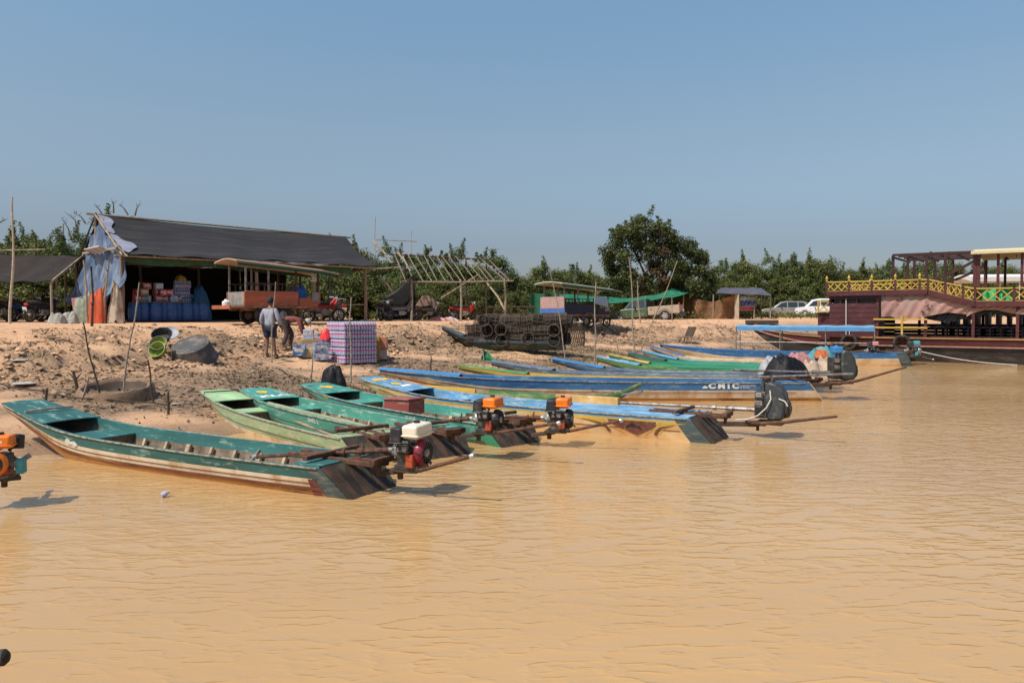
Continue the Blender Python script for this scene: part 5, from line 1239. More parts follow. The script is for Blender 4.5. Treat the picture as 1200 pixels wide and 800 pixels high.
for i in range(15):
    t = i / 14; a = k0.lerp(k1, t + rnd.uniform(-.015, .015)); c = f0.lerp(f1, min(1.02, t + rnd.uniform(-.01, .03))); e = (c - a) * .04
    b = MB(); b.tube([a - e + Vector((0, 0, .06)), a.lerp(c, .5) + Vector((rnd.uniform(-.05, .05), 0, .05)), c + e + Vector((0, 0, .04))], [.024, .030, .024], 6); b.build('rafter', mat('brown_rafter', (.235, .175, .115), .8, .4, 6, c2=(.12, .085, .06), amt=.4), BF, world=True)
b = MB(); b.tube([at_y(571, 332, 41.2), at_y(583, 347, 40), at_y(592, 364, 39.3)], .05, 6); b.build('bent_brace', BAMBOO, BF, world=True)
b = MB(); b.tube([at_y(516, 350, 42), at_y(560, 322, 43.5)], .04, 6); b.build('brace', BAMBOO, BF, world=True)
# branches and leaning poles between shed and frame
for i, (p0_, p1_, lab) in enumerate((((437, 283, 39), (459, 308, 37.5), 'bent pale branch pole sticking out of the shed end'), ((398, 321, 38), (470, 313, 38.5), 'pale bamboo pole tied level at the shed end'), ((447, 327, 38), (460, 343, 38), 'short pale stick below the shed end'), ((466, 296, 40), (481, 318, 39), 'pale rafter stick between shed and bamboo frame'))):
    b = MB(); a = at_y(*p0_); c = at_y(*p1_); b.tube([a, a.lerp(c, .5) + Vector((.03, 0, .06)), c], [.05, .045, .035], 6); single(b, 'bamboo_pole', BAMBOO, lab, 'pole', a, 'bamboo poles at the shed end')
b = MB(); b.tube([at_y(441, 281, 37.6), at_y(489, 283, 39)], .022, 5); single(b, 'bamboo_pole', GREYWOOD, 'thin level pole high above the shed end', 'pole', at_y(441, 281, 37.6))
LT = thing('lean_to_tarp', 'dark tarp sloping to the ground beside the parked motorbikes', 'tarpaulin', on_ground(462, 39.5))
b = MB(); a0 = at_y(486, 320, 40.5); a1 = at_y(484, 322, 38.2); g0 = at_y(449, 350, 40.5); g1 = at_y(450, 352, 38.2)
b.sheet(lambda a, t: a0.lerp(a1, a).lerp(g0.lerp(g1, a), t) + Vector((0, 0, -.12 * math.sin(math.pi * t))), 12, 14, .02); b.build('sheet', mat('brown_green_tarp', (.055, .05, .035), .9, .3, 3), LT, world=True, angle=80)
b = MB(); b.sheet(lambda a, t: a0.lerp(g0, a) .lerp(Vector((a0.lerp(g0, a).x, a0.lerp(g0, a).y, 1.6)), t) + Vector((0, .3, 0)), 10, 5, .02); b.build('back_sheet', mat('dark_back_tarp', (.02, .021, .022)), LT, world=True, angle=80)
# long low bench/ladder rack behind the fish traps
RK = thing('rack', 'long low dark rack standing behind the fish traps', 'rack', on_ground(595, 44))
b = MB()
for y, z in ((43.6, .75), (43.6, .35), (44.3, .75)): b.bar((on_ground(570, y).x, y, 1.5 + z), (on_ground(628, y - 1).x, y - 1, 1.5 + z), .07, .07)
b.build('rail', DARKWOOD, RK, world=True)
for k in range(7):
    p = on_ground(570, 43.6).lerp(on_ground(628, 42.6), k / 6); b = MB(); b.bar((p.x, p.y, 1.35), (p.x, p.y, 2.28), .07, .07); b.build('upright', DARKWOOD, RK, world=True)
# ================================================================ carts (motorbike trailers)
def remorque(label, loc, rz, bodym, roofm, panelm, L=4.1, W=1.5, slope=-.25, extras=True, railm=DARKWOOD, name='passenger_cart'):
    t = thing(name, label, 'cart', loc, rz, 'motorbike carts on the bank')
    b = MB(); b.box((L * .42, 0, .62), (L * .84, W, .08)); b.box((-.25, 0, .60), (.55, W * 1.02, .06)); b.bar((0, -W * .35, .54), (L * 1.02, -.15, .54), .09, .1); b.bar((0, W * .35, .54), (L * 1.02, .15, .54), .09, .1); b.build('chassis', mat('cart_deck_wood', (.24, .12, .07), .8, .35, 6, c2=(.4, .3, .22), amt=.3), t, bevel=.008)
    b = MB(); b.box((-.5, 0, .60), (.06, W * 1.04, .13)); b.build('rear_bumper', bodym, t, bevel=.01)
    for y in (-W / 2, W / 2):
        b = MB(); b.box((L * .30, y, .90), (L * .60, .05, .48)); sd = b.build('side_panel', bodym, t, bevel=.01)
        b = MB(); b.bar((.05, y, 1.14), (L * .6, y, 1.14), .07, .05); b.build('panel_rim', bodym, sd, bevel=.008)
        b = MB(); b.box((L * .72, y, .80), (L * .22, .05, .30)); b.box((L * .81, y * .98, .96), (L * .10, .07, .44)); b.build('front_panel', bodym, t, bevel=.012)
        b = MB(); b.bar((.05, y * .98, 1.42), (L * .56, y * .98, 1.42), .04, .04)
        for k in range(9): b.bar((.1 + k * L * .065, y * .98, 1.15), (.1 + k * L * .065, y * .98, 1.42), .03, .03)
        b.build('side_fence', railm, t)
    b = MB(); b.box((L * .80, -W / 2 - .035, .98), (L * .085, .02, .32)); b.build('grey_panel', panelm, t, bevel=.006)
    b = MB(); b.box((.03, 0, .90), (.05, W * .92, .46)); b.build('rear_panel', panelm, t, bevel=.01)
    for x, nm in ((.08, 'post'), (L * .27, 'post'), (L * .58, 'post'), (L * .84, 'post')):
        for y in (-W * .47, W * .47):
            b = MB(); b.bar((x, y, .62), (x, y, 2.10 + slope * x / L), .055, .055); b.build(nm, STEEL if panelm is not None and x < 1.5 else railm, t)
    def rf(a, v):
        x = lerp(-.35, L * 1.06, a); y = (v - .5) * (W + .45); return (x, y, 2.13 + slope * x / L + .10 * (1 - (2 * v - 1) ** 2) - .06 * max(0, a - .85) * 6)
    b = MB(); b.sheet(rf, 20, 10, .045); rfo = b.build('roof', roofm, t, angle=60)
    b = MB(); 
    for y in (-W / 2 - .2, W / 2 + .2): b.bar((-.3, y, 2.06), (L * 1.03, y, 2.06 + slope), .03, .10)
    b.build('roof_trim', mat('cart_green_trim', (.02, .08, .05), .7, .3), rfo)
    for x in (L * .22, L * .44):
        for y in (-W * .42, W * .42):
            b = MB(); b.ring((x, y, .33), .235, .085, (0, 1, 0), 24, 10); wl = b.build('wheel', RUBBER, t)
            b = MB(); b.lathe([(.001, -.06), (.06, -.06), (.17, -.02), (.17, .02), (.06, .06), (.001, .06)], (x, y, .33), (0, 1, 0), 14); b.build('rim', STEEL, wl)
    for y in (-W * .47, W * .47):
        b = MB(); b.sheet(lambda a, v: (L * .44 + math.cos(lerp(.1, 3.0, a)) * .40, y + (v - .5) * .24, .33 + math.sin(lerp(.1, 3.0, a)) * .40), 14, 3, .02); b.build('mudguard', STEEL, t, angle=60)
    for y in (-W * .36, W * .36):
        b = MB(); b.box((L * .32, y, .86), (L * .52, .34, .06)); b.build('bench', RUBBER, t, bevel=.02)
    b = MB(); b.tube([(L * .98, 0, .54), (L * 1.2, 0, .66)], .04, 8); b.build('tow_bar', RUST, t)
    return t
ORP = paint('orange_cart_paint', (.45, .095, .03), .14, (.4, .22, .12))
p = on_ground(276, 27.6); 
C1 = remorque('orange wooden passenger cart with tan canvas roof in front of the shed', p, math.atan2(.66, .75), ORP, mat('tan_canvas', (.38, .27, .19), .9, .15, 3, c2=(.28, .2, .15), amt=.3), mat('grey_patch_panel', (.22, .21, .19), .7, .3, 5, c2=(.35, .25, .2), amt=.3), L=3.3)
p = on_ground(648, 39.5)
C2 = remorque('dark blue passenger cart with pale green roof on the bank', p, math.atan2(.66, .75), mat('navy_cart_paint', (.012, .016, .032), .5, .3, 5), mat('pale_green_canvas', (.40, .43, .31), .85, .12, 3), mat('pinkish_panel', (.34, .22, .19), .8, .2, 5), L=3.9)
b = MB(); b.sheet(lambda a, t: (-.06 + .02 * math.sin(a * 8), lerp(-.85, .85, a), lerp(1.52, .95, t)), 16, 6, .03); b.build('hanging_cloth', mat('pinkish_cloth', (.40, .25, .22), .9, .15, 6), C2, angle=80)
b = MB(); b.sheet(lambda a, t: (-.05 + .02 * math.sin(a * 8), lerp(-.88, .9, a), lerp(.95, .72, t)), 16, 3, .035); b.build('blue_cloth', mat('blue_cloth_strip', (.06, .14, .36), .9, .15, 6), C2, angle=80)
b = MB(); b.box((2.6, -.85, 1.32), (1.0, .10, .42), rot=(0, R(10), 0)); b.build('windshield_sheet', mat('pale_blue_plastic', (.30, .38, .46), .4, .2), C2, bevel=.02)
p = SW.inverted() ; jug = on_ground(262, 27.4); b = MB(); b.lathe([(.001, 0), (.13, 0), (.14, .03), (.14, .16), (.06, .21), (.05, .25), (.001, .25)], C1.matrix_basis @ Vector((-.28, .1, .635)), n=12); single(b, 'water_jug', WHITEP, 'small white jug on the rear step of the orange cart', 'jug', jug)
put_bike(2, 701, 41.6, math.atan2(.66, .75), 'dark motorbike coupled to the green roofed cart')
p = C1.matrix_basis @ Vector((2.25, -.25, .67)); heap('sack', 'blue bag inside the orange cart', 'sack', p, .35, .28, .62, mat('blue_bag', (.03, .12, .35), .7, .25), 63, nz=.4)
p = C1.matrix_basis @ Vector((2.75, -.5, 1.55)); heap('bag', 'pale plastic bag hanging under the orange cart roof', 'bag', p, .12, .10, .34, WHITEP, 64, nz=.3)
# ================================================================ cars
def car(name, label, cat, loc, rz, L, H, W, prof, belt, wins, paintm, wheels, r, tail=True, rot=None, rear_m=None, extra=None):
    """prof: side outline (x forward from the rear bumper, z); belt: list of window polygons on the side; wins: windscreen etc handled by inset quads"""
    t = thing(name, label, cat, loc, rz, rot=rot)
    M = Matrix(((1, 0, 0, 0), (0, 0, -1, W / 2), (0, 1, 0, 0), (0, 0, 0, 1)))
    lower, upper = prof
    b = MB(); b.prism(lower, W, M); body = b.build('body', paintm, t, bevel=.06); body.modifiers['bevel'].segments = 3
    b = MB(); n = len(upper); Wt = W * .80
    zlo = min(z for x, z in upper); zhi = max(z for x, z in upper)
    vs = []
    for sg in (-1, 1):
        for x, z in upper: vs.append((x, sg * lerp(W * .485, Wt / 2, (z - zlo) / (zhi - zlo)), z))
    b.add(vs, [tuple(range(n))[::-1], tuple(range(n, 2 * n))] + [(i, (i + 1) % n, n + (i + 1) % n, n + i) for i in range(n)]); cb = b.build('cabin', paintm, t, bevel=.05)
    for sg in (-1, 1):
        for pl in belt:
            b = MB(); q = [(x, sg * (lerp(W * .485, Wt / 2, (z - zlo) / (zhi - zlo)) + .012), z) for x, z in pl]; q2 = [(x, y - sg * .03, z) for x, y, z in q]; m_ = len(q)
            b.add(q + q2, [tuple(range(m_)), tuple(range(2 * m_ - 1, m_ - 1, -1))] + [(i, (i + 1) % m_, m_ + (i + 1) % m_, m_ + i) for i in range(m_)]); b.build('side_window', GLASSD, cb)
    for (x0_, z0_), (x1_, z1_) in wins:
        d = Vector((x1_ - x0_, 0, z1_ - z0_)); nn_ = Vector((d.z, 0, -d.x)).normalized()
        if nn_.x * (1 if x0_ > L / 2 else -1) < 0: nn_ = -nn_
        b = MB(); q = []
        for (x, z), tt in (((x0_, z0_), .08), ((x1_, z1_), .9)):
            hw = lerp(W * .485, Wt / 2, (z - zlo) / (zhi - zlo)) - .07; p_ = Vector((x0_, 0, z0_)) + d * tt
            q += [p_ + Vector((0, -hw, 0)), p_ + Vector((0, hw, 0))]
        q = [q[0], q[1], q[3], q[2]]; b.add([p_ + nn_ * .015 for p_ in q] + [p_ - nn_ * .02 for p_ in q], [(0, 1, 2, 3), (7, 6, 5, 4), (0, 4, 5, 1), (1, 5, 6, 2), (2, 6, 7, 3), (3, 7, 4, 0)]); b.build('windscreen' if x0_ > L / 2 else 'rear_window', GLASSD, cb)
    for x in wheels:
        for sg in (-1, 1):
            y = sg * (W / 2 - .08)
            b = MB(); b.lathe([(r * .62, -.11), (r * .94, -.11), (r, -.08), (r, .08), (r * .94, .11), (r * .62, .11), (r * .62, -.11)], (x, y, r), (0, 1, 0), 24); wl = b.build('wheel', RUBBER, t)
            b = MB(); b.lathe([(.001, .0), (r * .62, -.02), (r * .64, .02), (.001, .03)], (x, y, r), (0, 1, 0), 18)
            for i in range(5):
                a = i * 2 * math.pi / 5; b.bar((x, y + sg * .10, r), (x + math.cos(a) * r * .6, y + sg * .09, r + math.sin(a) * r * .6), .07, .03, up=(0, 1, 0))
            b.build('rim', CHROME, wl)
            b = MB(); b.sheet(lambda a, v: (x + math.cos(lerp(-.1, 3.24, a)) * (r + .07), sg * (W / 2 + .005) - sg * v * .2, r + math.sin(lerp(-.1, 3.24, a)) * (r + .07)), 16, 2, .03); b.build('wheel_arch', RUBBER, t, angle=60)
    for sg in (-1, 1):
        zt = lower[0][1]
        b = MB(); b.box((.02, sg * (W / 2 - .12), zt * .62 + .36 * 1), (.07, .17, .30)); b.build('tail_light', LAMPR, t, bevel=.015)
        b = MB(); b.box((L - .05, sg * (W / 2 - .28), .68), (.08, .32, .16)); b.build('headlight', mat('lamp_glass', (.7, .7, .68)), t, bevel=.02)
        b = MB(); b.box((L * .60, sg * (W / 2 + .08), .98), (.10, .18, .12)); b.build('wing_mirror', BLACK, t, bevel=.02)
        for x in (L * .38, L * .58): 
            b = MB(); b.box((x, sg * (W / 2 + .012), .80), (.14, .02, .03)); b.build('door_handle', BLACK, t)
        for x in (L * .34, L * .52, L * .69):
            b = MB(); b.box((x, sg * (W / 2 + .001), .62), (.012, .012, .55)); b.build('door_seam', BLACK, t)
    b = MB(); b.box((-.02, 0, .42), (.12, W * .98, .20)); b.box((L + .0, 0, .40), (.12, W * .96, .22)); b.build('bumper', rear_m or BLACK, t, bevel=.03)
    b = MB(); b.box((-.09, 0, .62), (.02, .42, .14)); b.build('number_plate', WHITEP, t)
    return t
# pickup: green cab, tan bed, nose down
GRN = mat('dark_green_car_paint', (.06, .10, .055), .35, .15, 3, c2=(.2, .17, .11), amt=.2); TANP = mat('tan_car_paint', (.40, .31, .22), .4, .12, 3, c2=(.3, .22, .15), amt=.3)
pp = on_ground(800, 50.5)
PK_ = car('pickup_truck', 'green and tan pickup parked nose away under the green net', 'pickup', pp, 0, 4.7, 1.6, 1.68,
   ([(2.02, .92), (2.02, .34), (4.62, .34), (4.70, .62), (4.62, .84), (3.55, .96)], [(2.08, .90), (3.60, .92), (3.02, 1.52), (2.12, 1.54)]),
   [[(2.72, .96), (3.40, .98), (2.98, 1.44), (2.72, 1.46)], [(2.20, .96), (2.64, .96), (2.64, 1.46), (2.22, 1.46)]], [((3.62, .92), (3.02, 1.52)), ((2.08, .92), (2.12, 1.52))], GRN, (.95, 3.85), .34, rot=(R(1), R(4.5), R(158)))
b = MB()
for sg in (-1, 1): b.box((1.0, sg * .80, .70), (2.0, .08, .52))
b.box((1.0, 0, .48), (2.0, 1.56, .08)); b.box((.03, 0, .70), (.06, 1.66, .52)); b.box((1.97, 0, .70), (.05, 1.6, .5)); b.build('cargo_bed', TANP, PK_, bevel=.025)
SIL = mat('silver_car_paint', (.30, .30, .28), .3, .1, 3, c2=(.26, .22, .17), amt=.3, metal=.3); WHC = mat('white_car_paint', (.72, .73, .74), .3, .06, 3)
pp = on_ground(947, 80)
car('suv_car', 'silver estate car parked on the bank left of the white one', 'car', pp, R(170), 4.5, 1.65, 1.75,
    ([(0, .95), (.02, .35), (4.40, .32), (4.50, .60), (4.36, .86), (3.40, .98), (.02, 1.0)], [(.02, .96), (3.50, .98), (2.72, 1.55), (2.2, 1.64), (.55, 1.60), (.25, 1.5)]),
    [[(2.16, 1.02), (3.16, 1.03), (2.66, 1.44), (2.18, 1.52)], [(1.14, 1.02), (2.06, 1.02), (2.08, 1.54), (1.18, 1.53)], [(.32, 1.05), (1.04, 1.02), (1.08, 1.50), (.55, 1.48)]], [((3.50, .98), (2.72, 1.55)), ((.02, .96), (.25, 1.5))], SIL, (.85, 3.55), .34)
pp = on_ground(989, 79)
car('suv_car', 'white van-like car parked behind the prow of the tour boat', 'car', pp, R(166), 4.7, 1.9, 1.85,
    ([(0, 1.05), (.02, .38), (4.60, .36), (4.70, .70), (4.55, .98), (3.7, 1.08), (.02, 1.08)], [(.02, 1.04), (3.80, 1.06), (3.05, 1.75), (2.4, 1.88), (.35, 1.84), (.1, 1.7)]),
    [[(2.36, 1.12), (3.44, 1.13), (2.95, 1.62), (2.40, 1.72)], [(1.24, 1.12), (2.26, 1.12), (2.28, 1.74), (1.26, 1.74)], [(.28, 1.14), (1.14, 1.12), (1.16, 1.72), (.35, 1.70)]], [((3.80, 1.06), (3.05, 1.75)), ((.02, 1.04), (.1, 1.7))], WHC, (.9, 3.75), .36)
# green net canopy
GN = thing('net_canopy', 'green shade net stretched between the carts and the pickup', 'canopy', on_ground(700, 46))
NETGR = mat('green_shade_net', (.014, .15, .08), .8, .25, 3, c2=(.03, .24, .14), amt=.3, bump=.2)
xs = [(640, 344), (700, 347), (720, 349), (745, 349), (770, 345), (787, 338), (806, 341)]; xs2 = [(640, 352), (700, 354), (720, 355), (745, 354), (770, 351), (790, 348), (806, 343)]
def gnf(a, t):
    px = lerp(640, 806, a); y0 = np.interp(px, [q[0] for q in xs], [q[1] for q in xs]); y1 = np.interp(px, [q[0] for q in xs2], [q[1] for q in xs2])
    Y = lerp(lerp(47, 60, a), lerp(45, 57, a), t); return at_y(px, lerp(y0, y1, t) + .6 * math.sin(a * 25 + t * 3), Y)
b = MB(); b.sheet(gnf, 60, 8, .02); b.build('net_sheet', NETGR, GN, world=True, angle=80)
b = MB(); b.sheet(lambda a, t: at_y(lerp(622, 655, a), lerp(344, 372, t), 46 + .2 * math.sin(a * 10)), 10, 5, .02); b.build('net_side', mat('dark_green_net', (.01, .10, .05), .8, .3), GN, world=True, angle=80)
for px, py, Y in ((655, 344, 47), (710, 348, 50.5), (757, 347, 55), (789, 338, 58.5), (803, 341, 59.5)):
    q = at_y(px, py, Y); b = MB(); b.tube([(q.x, q.y, zg(q.x, q.y) - .2), q], .05, 6); b.build('post', GREYWOOD, GN, world=True)
# brown tarp screen and stall
SC = thing('tarp_screen', 'brown orange tarp screen stretched on poles beside the stall', 'tarpaulin', on_ground(835, 57))
BRT = mat('brown_orange_tarp', (.17, .085, .04), .8, .3, 1.5, c2=(.34, .18, .08), amt=.35, s2=.8, bump=.3, bs=5)
def scf(a, t):
    px = lerp(800, 862, a); y0 = np.interp(px, [800, 815, 835, 853, 862], [346, 350, 354, 348, 345.5]); return at_y(px, lerp(y0, 375.5, t), lerp(59, 56, a) + .25 * math.sin(a * 14 + t * 2))
b = MB(); b.sheet(scf, 40, 10, .02); b.build('tarp_sheet', BRT, SC, world=True, angle=80)
b = MB(); b.sheet(lambda a, t: at_y(lerp(861, 866, a), lerp(345, 375.5, t), 55.9 - .5 * a), 5, 8, .02); b.build('pale_edge', mat('pale_tarp_edge', (.42, .33, .24), .8, .2, 3), SC, world=True, angle=80)
for px in (801, 836, 863):
    q = at_y(px, 345, 57.2); b = MB(); b.tube([(q.x, q.y, 1.3), q], .045, 6); b.build('post', GREYWOOD, SC, world=True)
ST = thing('market_stall', 'small stall with flat violet grey awning and a picture banner', 'stall', on_ground(887, 57))
b = MB(); b.sheet(lambda a, t: at_y(lerp(839 + 6 * (1 - t), 892 + 12 * t, a), lerp(337.5, lerp(343.5, 346, a), t), lerp(60, 55.5, t)) + Vector((0, 0, .015 * math.sin(a * 18))), 24, 6, .04); b.build('stall_roof', mat('violet_grey_sheet', (.085, .08, .10), .7, .2, 3, c2=(.14, .13, .15), amt=.3), ST, world=True, angle=80)
for px, Y in ((865, 56), (884, 56), (903, 56), (843, 59.5), (892, 59.5)):
    q = at_y(px, 345, Y); b = MB(); b.tube([(q.x, q.y, 1.3), q], .045, 6); b.build('post', GREYWOOD, ST, world=True)
b = MB(); c0_ = at_y(866, 371.5, 56.0); c1_ = at_y(884, 371.5, 56.3); b.bar(Vector((c0_.x, c0_.y + .4, 2.0)), Vector((c1_.x, c1_.y + .4, 2.0)), .9, .08); 
for px in (867, 875, 883): q = at_y(px, 370, 56.1); b.bar((q.x, q.y + .2, 1.35), (q.x, q.y + .2, 1.98), .08, .08)
b.build('counter', DARKWOOD, ST, world=True)
b = MB(); z0_ = at_y(875, 363.5, 56).z; z1_ = at_y(875, 348.5, 56).z; b.bar(Vector((c0_.x + .05, c0_.y - .1, (z0_ + z1_) / 2)), Vector((c1_.x, c1_.y - .1, (z0_ + z1_) / 2)), .03, z1_ - z0_); bn_ = b.build('banner', mat('pale_banner', (.42, .42, .46), .6, .15, 4), ST, world=True)
b = MB(); b.bar(Vector((c0_.x + .05, c0_.y - .125, z0_ + .12)), Vector((c1_.x, c1_.y - .125, z0_ + .12)), .01, .2); b.build('red_band', mat('red_band', (.45, .04, .06), .6, .2), bn_, world=True)
b = MB()
for k in range(4):
    x = lerp(c0_.x + .2, c1_.x - .15, k / 3); b.lathe([(.001, 0), (.10, 0), (.12, .25), (.07, .38), (.001, .4)], (x, c0_.y - .12, z0_ + .28), (0, 0, 1), 10)
b.build('printed_bottles', mat('dark_print', (.04, .05, .12), .6, .3), bn_, world=True)
# ================================================================ fish traps on the beached boat
q0 = ground_px(575, 412); q1 = at_y(521, 391, q0.y + 1.0)
st_ = on_ground(661, q0.y - .2)
NAVYB = paint('faded_navy_paint', (.035, .07, .13), .25, (.25, .3, .36))
TBt = Boat('dark green boat beached on the bank loaded with fish traps', Vector((q1.x, q0.y + .9, 0)), Vector((st_.x, st_.y, 0)), 1.0, .80, NAVYB, DGREY, paint('dark_green_paint', (.012, .028, .016), .12, (.2, .16, .07)), INNER, deck=DGREY, free=.36, bands=(.72, .86), stripes=False, z0=zg((q1.x + st_.x) / 2, q0.y) + .02, keel=.0, mount=False, rake=.1, corner=DGREY, group=None, seat=False, gedge=NAVYB)
CAGE = mat('dark_trap_mesh', (.055, .042, .034), .9, .4, 10, c2=(.12, .09, .07), amt=.3)
def fish_trap():
    o = thing('fish_trap', 'dark cylindrical fish trap in the pile on the beached boat', 'fish trap', (0, 0, 0), 0, 'fish traps piled on the beached boat')
    b = MB(); r = .21; L = .74
    for i in range(5): b.ring((lerp(-L / 2, L / 2, i / 4), 0, 0), r, .010, (1, 0, 0), 14, 4)
    for i in range(9):
        a = 2 * math.pi * i / 9; b.tube([(-L / 2, math.cos(a) * r, math.sin(a) * r), (L / 2, math.cos(a) * r, math.sin(a) * r)], .009, 4)
    b.build('hoop_frame', BAMBOO if False else mat('trap_stick', (.12, .09, .065), .9, .35, 10), o)
    b = MB()
    for i in range(40):
        a = 2 * math.pi * i / 40
        b.tube([(-L / 2, math.cos(a) * r * .98, math.sin(a) * r * .98), (L / 2, math.cos(a + .9) * r * .98, math.sin(a + .9) * r * .98)], .0055, 3, cap=False); b.tube([(-L / 2, math.cos(a) * r * .98, math.sin(a) * r * .98), (L / 2, math.cos(a - .9) * r * .98, math.sin(a - .9) * r * .98)], .0055, 3, cap=False)
    for x in (-L / 2, L / 2):
        for i in range(5): b.tube([(x, -r, -r + .05 + i * .08), (x, r, -r + .05 + i * .08)], .004, 3, cap=False)
    b.lathe([(r, -L / 2), (.06, -.1)], (0, 0, 0), (1, 0, 0), 12)
    b.build('netting', CAGE, o)
    return o
tr0 = fish_trap(); k = 0; rnd = random.Random(5)
Mb = TM[TBt.root.name]
for lay, (n, z) in enumerate(((7, .38), (7, .72), (6, 1.04))):
    for row in range(2):
        for i in range(n):
            o = tr0 if k == 0 else copy_tree(tr0); k += 1
            x = lerp(TBt.L * .05, TBt.L * (.70 if lay < 2 else .64), i / (n - 1)) + rnd.uniform(-.06, .06); y = (row - .5) * .62 + rnd.uniform(-.05, .05) - .05
            place(o, Mb @ Vector((x, y, z + rnd.uniform(-.03, .03))), rot=(rnd.uniform(0, 3), R(rnd.uniform(-9, 9)), TM[TBt.root.name].to_euler().z + R(90 * (rnd.random() < .35)) + R(rnd.uniform(-9, 9))))
            o['label'] = ['dark fish trap in the bottom layer on the beached boat', 'dark fish trap in the middle layer on the beached boat', 'dark fish trap in the top layer on the beached boat'][lay]
# fish net basket
p = ground_px(673, 405); FN = thing('net_basket', 'tall round fish net basket standing beside the beached boat', 'basket', p)
b = MB()
prof = [(.42, .0), (.46, .25), (.43, .6), (.34, .95), (.36, 1.0)]
for i in range(30):
    a = 2 * math.pi * i / 30
    b.tube([(math.cos(a + s_ * .5) * r_, math.sin(a + s_ * .5) * r_, z) for s_, (r_, z) in zip((0, .25, .6, .95, 1), prof)], .011, 3, cap=False); b.tube([(math.cos(a - s_ * .5) * r_, math.sin(a - s_ * .5) * r_, z) for s_, (r_, z) in zip((0, .25, .6, .95, 1), prof)], .011, 3, cap=False)
b.build('netting', mat('brown_net', (.10, .072, .048), .9, .3, 8), FN)
b = MB()
for r_, z in ((.42, .02), (.455, .45), (.35, .97)): b.ring((0, 0, z), r_, .016, (0, 0, 1), 24, 6)
b.build('hoop', GREYWOOD, FN)
b = MB(); b.sheet(lambda a, t: (math.cos(a * 6.28) * lerp(.36, .01, t), math.sin(a * 6.28) * lerp(.36, .01, t), .98 + .05 * math.sin(a * 20) * (1 - t)), 24, 4, .01); b.build('cover_cloth', mat('pale_cover', (.42, .38, .33), .9, .2), FN, angle=80)
# ================================================================ goods on the bank: bottle packs, cartons
pc = ground_px(407, 427)
pang = R(40)
pk0 = single(bottle_pack('p', None, 6, 4, .0435, .225), 'bottle_pack', [PLASTIC, PINKL, CAPW], 'x', 'bottle pack', (0, 0, 0), 'pink labelled water packs stacked on the bank')
PKW, PKD, PKH = .53, .36, .232; k = 0
film = mat('shrink_film', (.62, .62, .70), .25, .1, 6)
for lay in range(5):
    for i in range(2):
        for j in range(3):
            o = pk0 if k == 0 else copy_tree(pk0); k += 1
            lx = (i - .5) * PKW; ly = (j - 1) * PKD
            o.location = pc + Vector((lx * math.cos(pang) - ly * math.sin(pang), lx * math.sin(pang) + ly * math.cos(pang) + .62, .03 + lay * PKH)); o.rotation_euler = (0, 0, pang + R(random.uniform(-1.5, 1.5)))
            o['label'] = 'pack of water bottles with pink labels in the %s layer of the stack' % ['bottom', 'second', 'middle', 'fourth', 'top'][lay]
def lying(label, px, py, d, rz, m1, dy=0, dz=0, **kk):
    p = ground_px(px, py) + Vector((0, dy, dz)); return carton(p, d, rz, m1, label, None, **kk)
OCH = mat('ochre_carton', (.42, .26, .05), .7, .15, 5, c2=(.3, .16, .04), amt=.3)
lying('tall ochre carton standing right of the bottle pack stack', 438, 423, (.36, .34, .72), R(8), OCH, tape=False)
lying('red and white bag carton stacked right of the ochre carton', 447, 421.5, (.30, .34, .30), R(15), mat('white_red_bag', (.55, .48, .46), .6, .2, 5, c2=(.45, .12, .1), amt=.35), tape=False)
lying('torn orange carton on the red and white one', 447, 421.5, (.36, .36, .36), R(3), mat('orange_print_carton', (.5, .2, .1), .6, .3, 4, c2=(.6, .5, .45), amt=.4), dz=.305, tape=False)
lying('blue and white can tray stack in front of the bending man', 376, 422.5, (.40, .32, .24), R(20), mat('can_tray_blue', (.10, .16, .30), .5, .3, 14, c2=(.6, .6, .62), amt=.45, s2=9))
lying('second blue and white can tray on top of the first', 376, 422.5, (.40, .32, .24), R(24), mat('can_tray_blue', (.10, .16, .30)), dz=.245)
lying('brown carton with an orange printed face before the cans', 362, 419, (.42, .30, .26), R(6), mat('cream_carton', (.55, .40, .2), .7, .15, 5, c2=(.55, .22, .04), amt=.35, s2=7), tape=False)
lying('plain brown carton behind the orange printed one', 363, 415, (.46, .36, .42), R(14), CARD)
lying('dark blue can tray left of the printed carton', 351, 417, (.34, .30, .30), R(10), PACKB)
lying('blue and white carton on the plain brown one', 362, 415, (.30, .26, .28), R(10), PACKW, dz=.425)
lying('white and pink bottle carton behind the can trays', 371, 415, (.34, .3, .46), R(20), mat('pink_white_carton', (.6, .55, .58), .5, .2, 14, c2=(.5, .1, .2), amt=.4, s2=16), tape=False)
lying('blue can carton stacked behind the red bag', 378, 414, (.34, .3, .60), R(20), mat('blue_cans_dark', (.12, .14, .2), .4, .4, 16, c2=(.55, .56, .6), amt=.4, s2=14), tape=False)
p = ground_px(382, 419); heap('bag', 'bright red plastic bag on the can trays', 'bag', p + Vector((0, 0, .50)), .17, .15, .26, mat('red_bag', (.65, .03, .03), .4, .2), 71, nz=.4)
p = ground_px(390, 458); heap('engine_cover', 'black plastic cover over an engine on the bank behind the teal bow', 'cover', p, .30, .24, .52, TARPK, 73, nz=.35)
q = ground_px(404, 456); b = MB(); b.tube([p + Vector((.1, 0, .25)), q + Vector((0, 0, .10)), ground_px(440, 466) + Vector((0, 0, .1))], .022, 6); single(b, 'drive_shaft', RUST, 'rusty shaft lying on the ground beside the black engine cover', 'shaft', p)
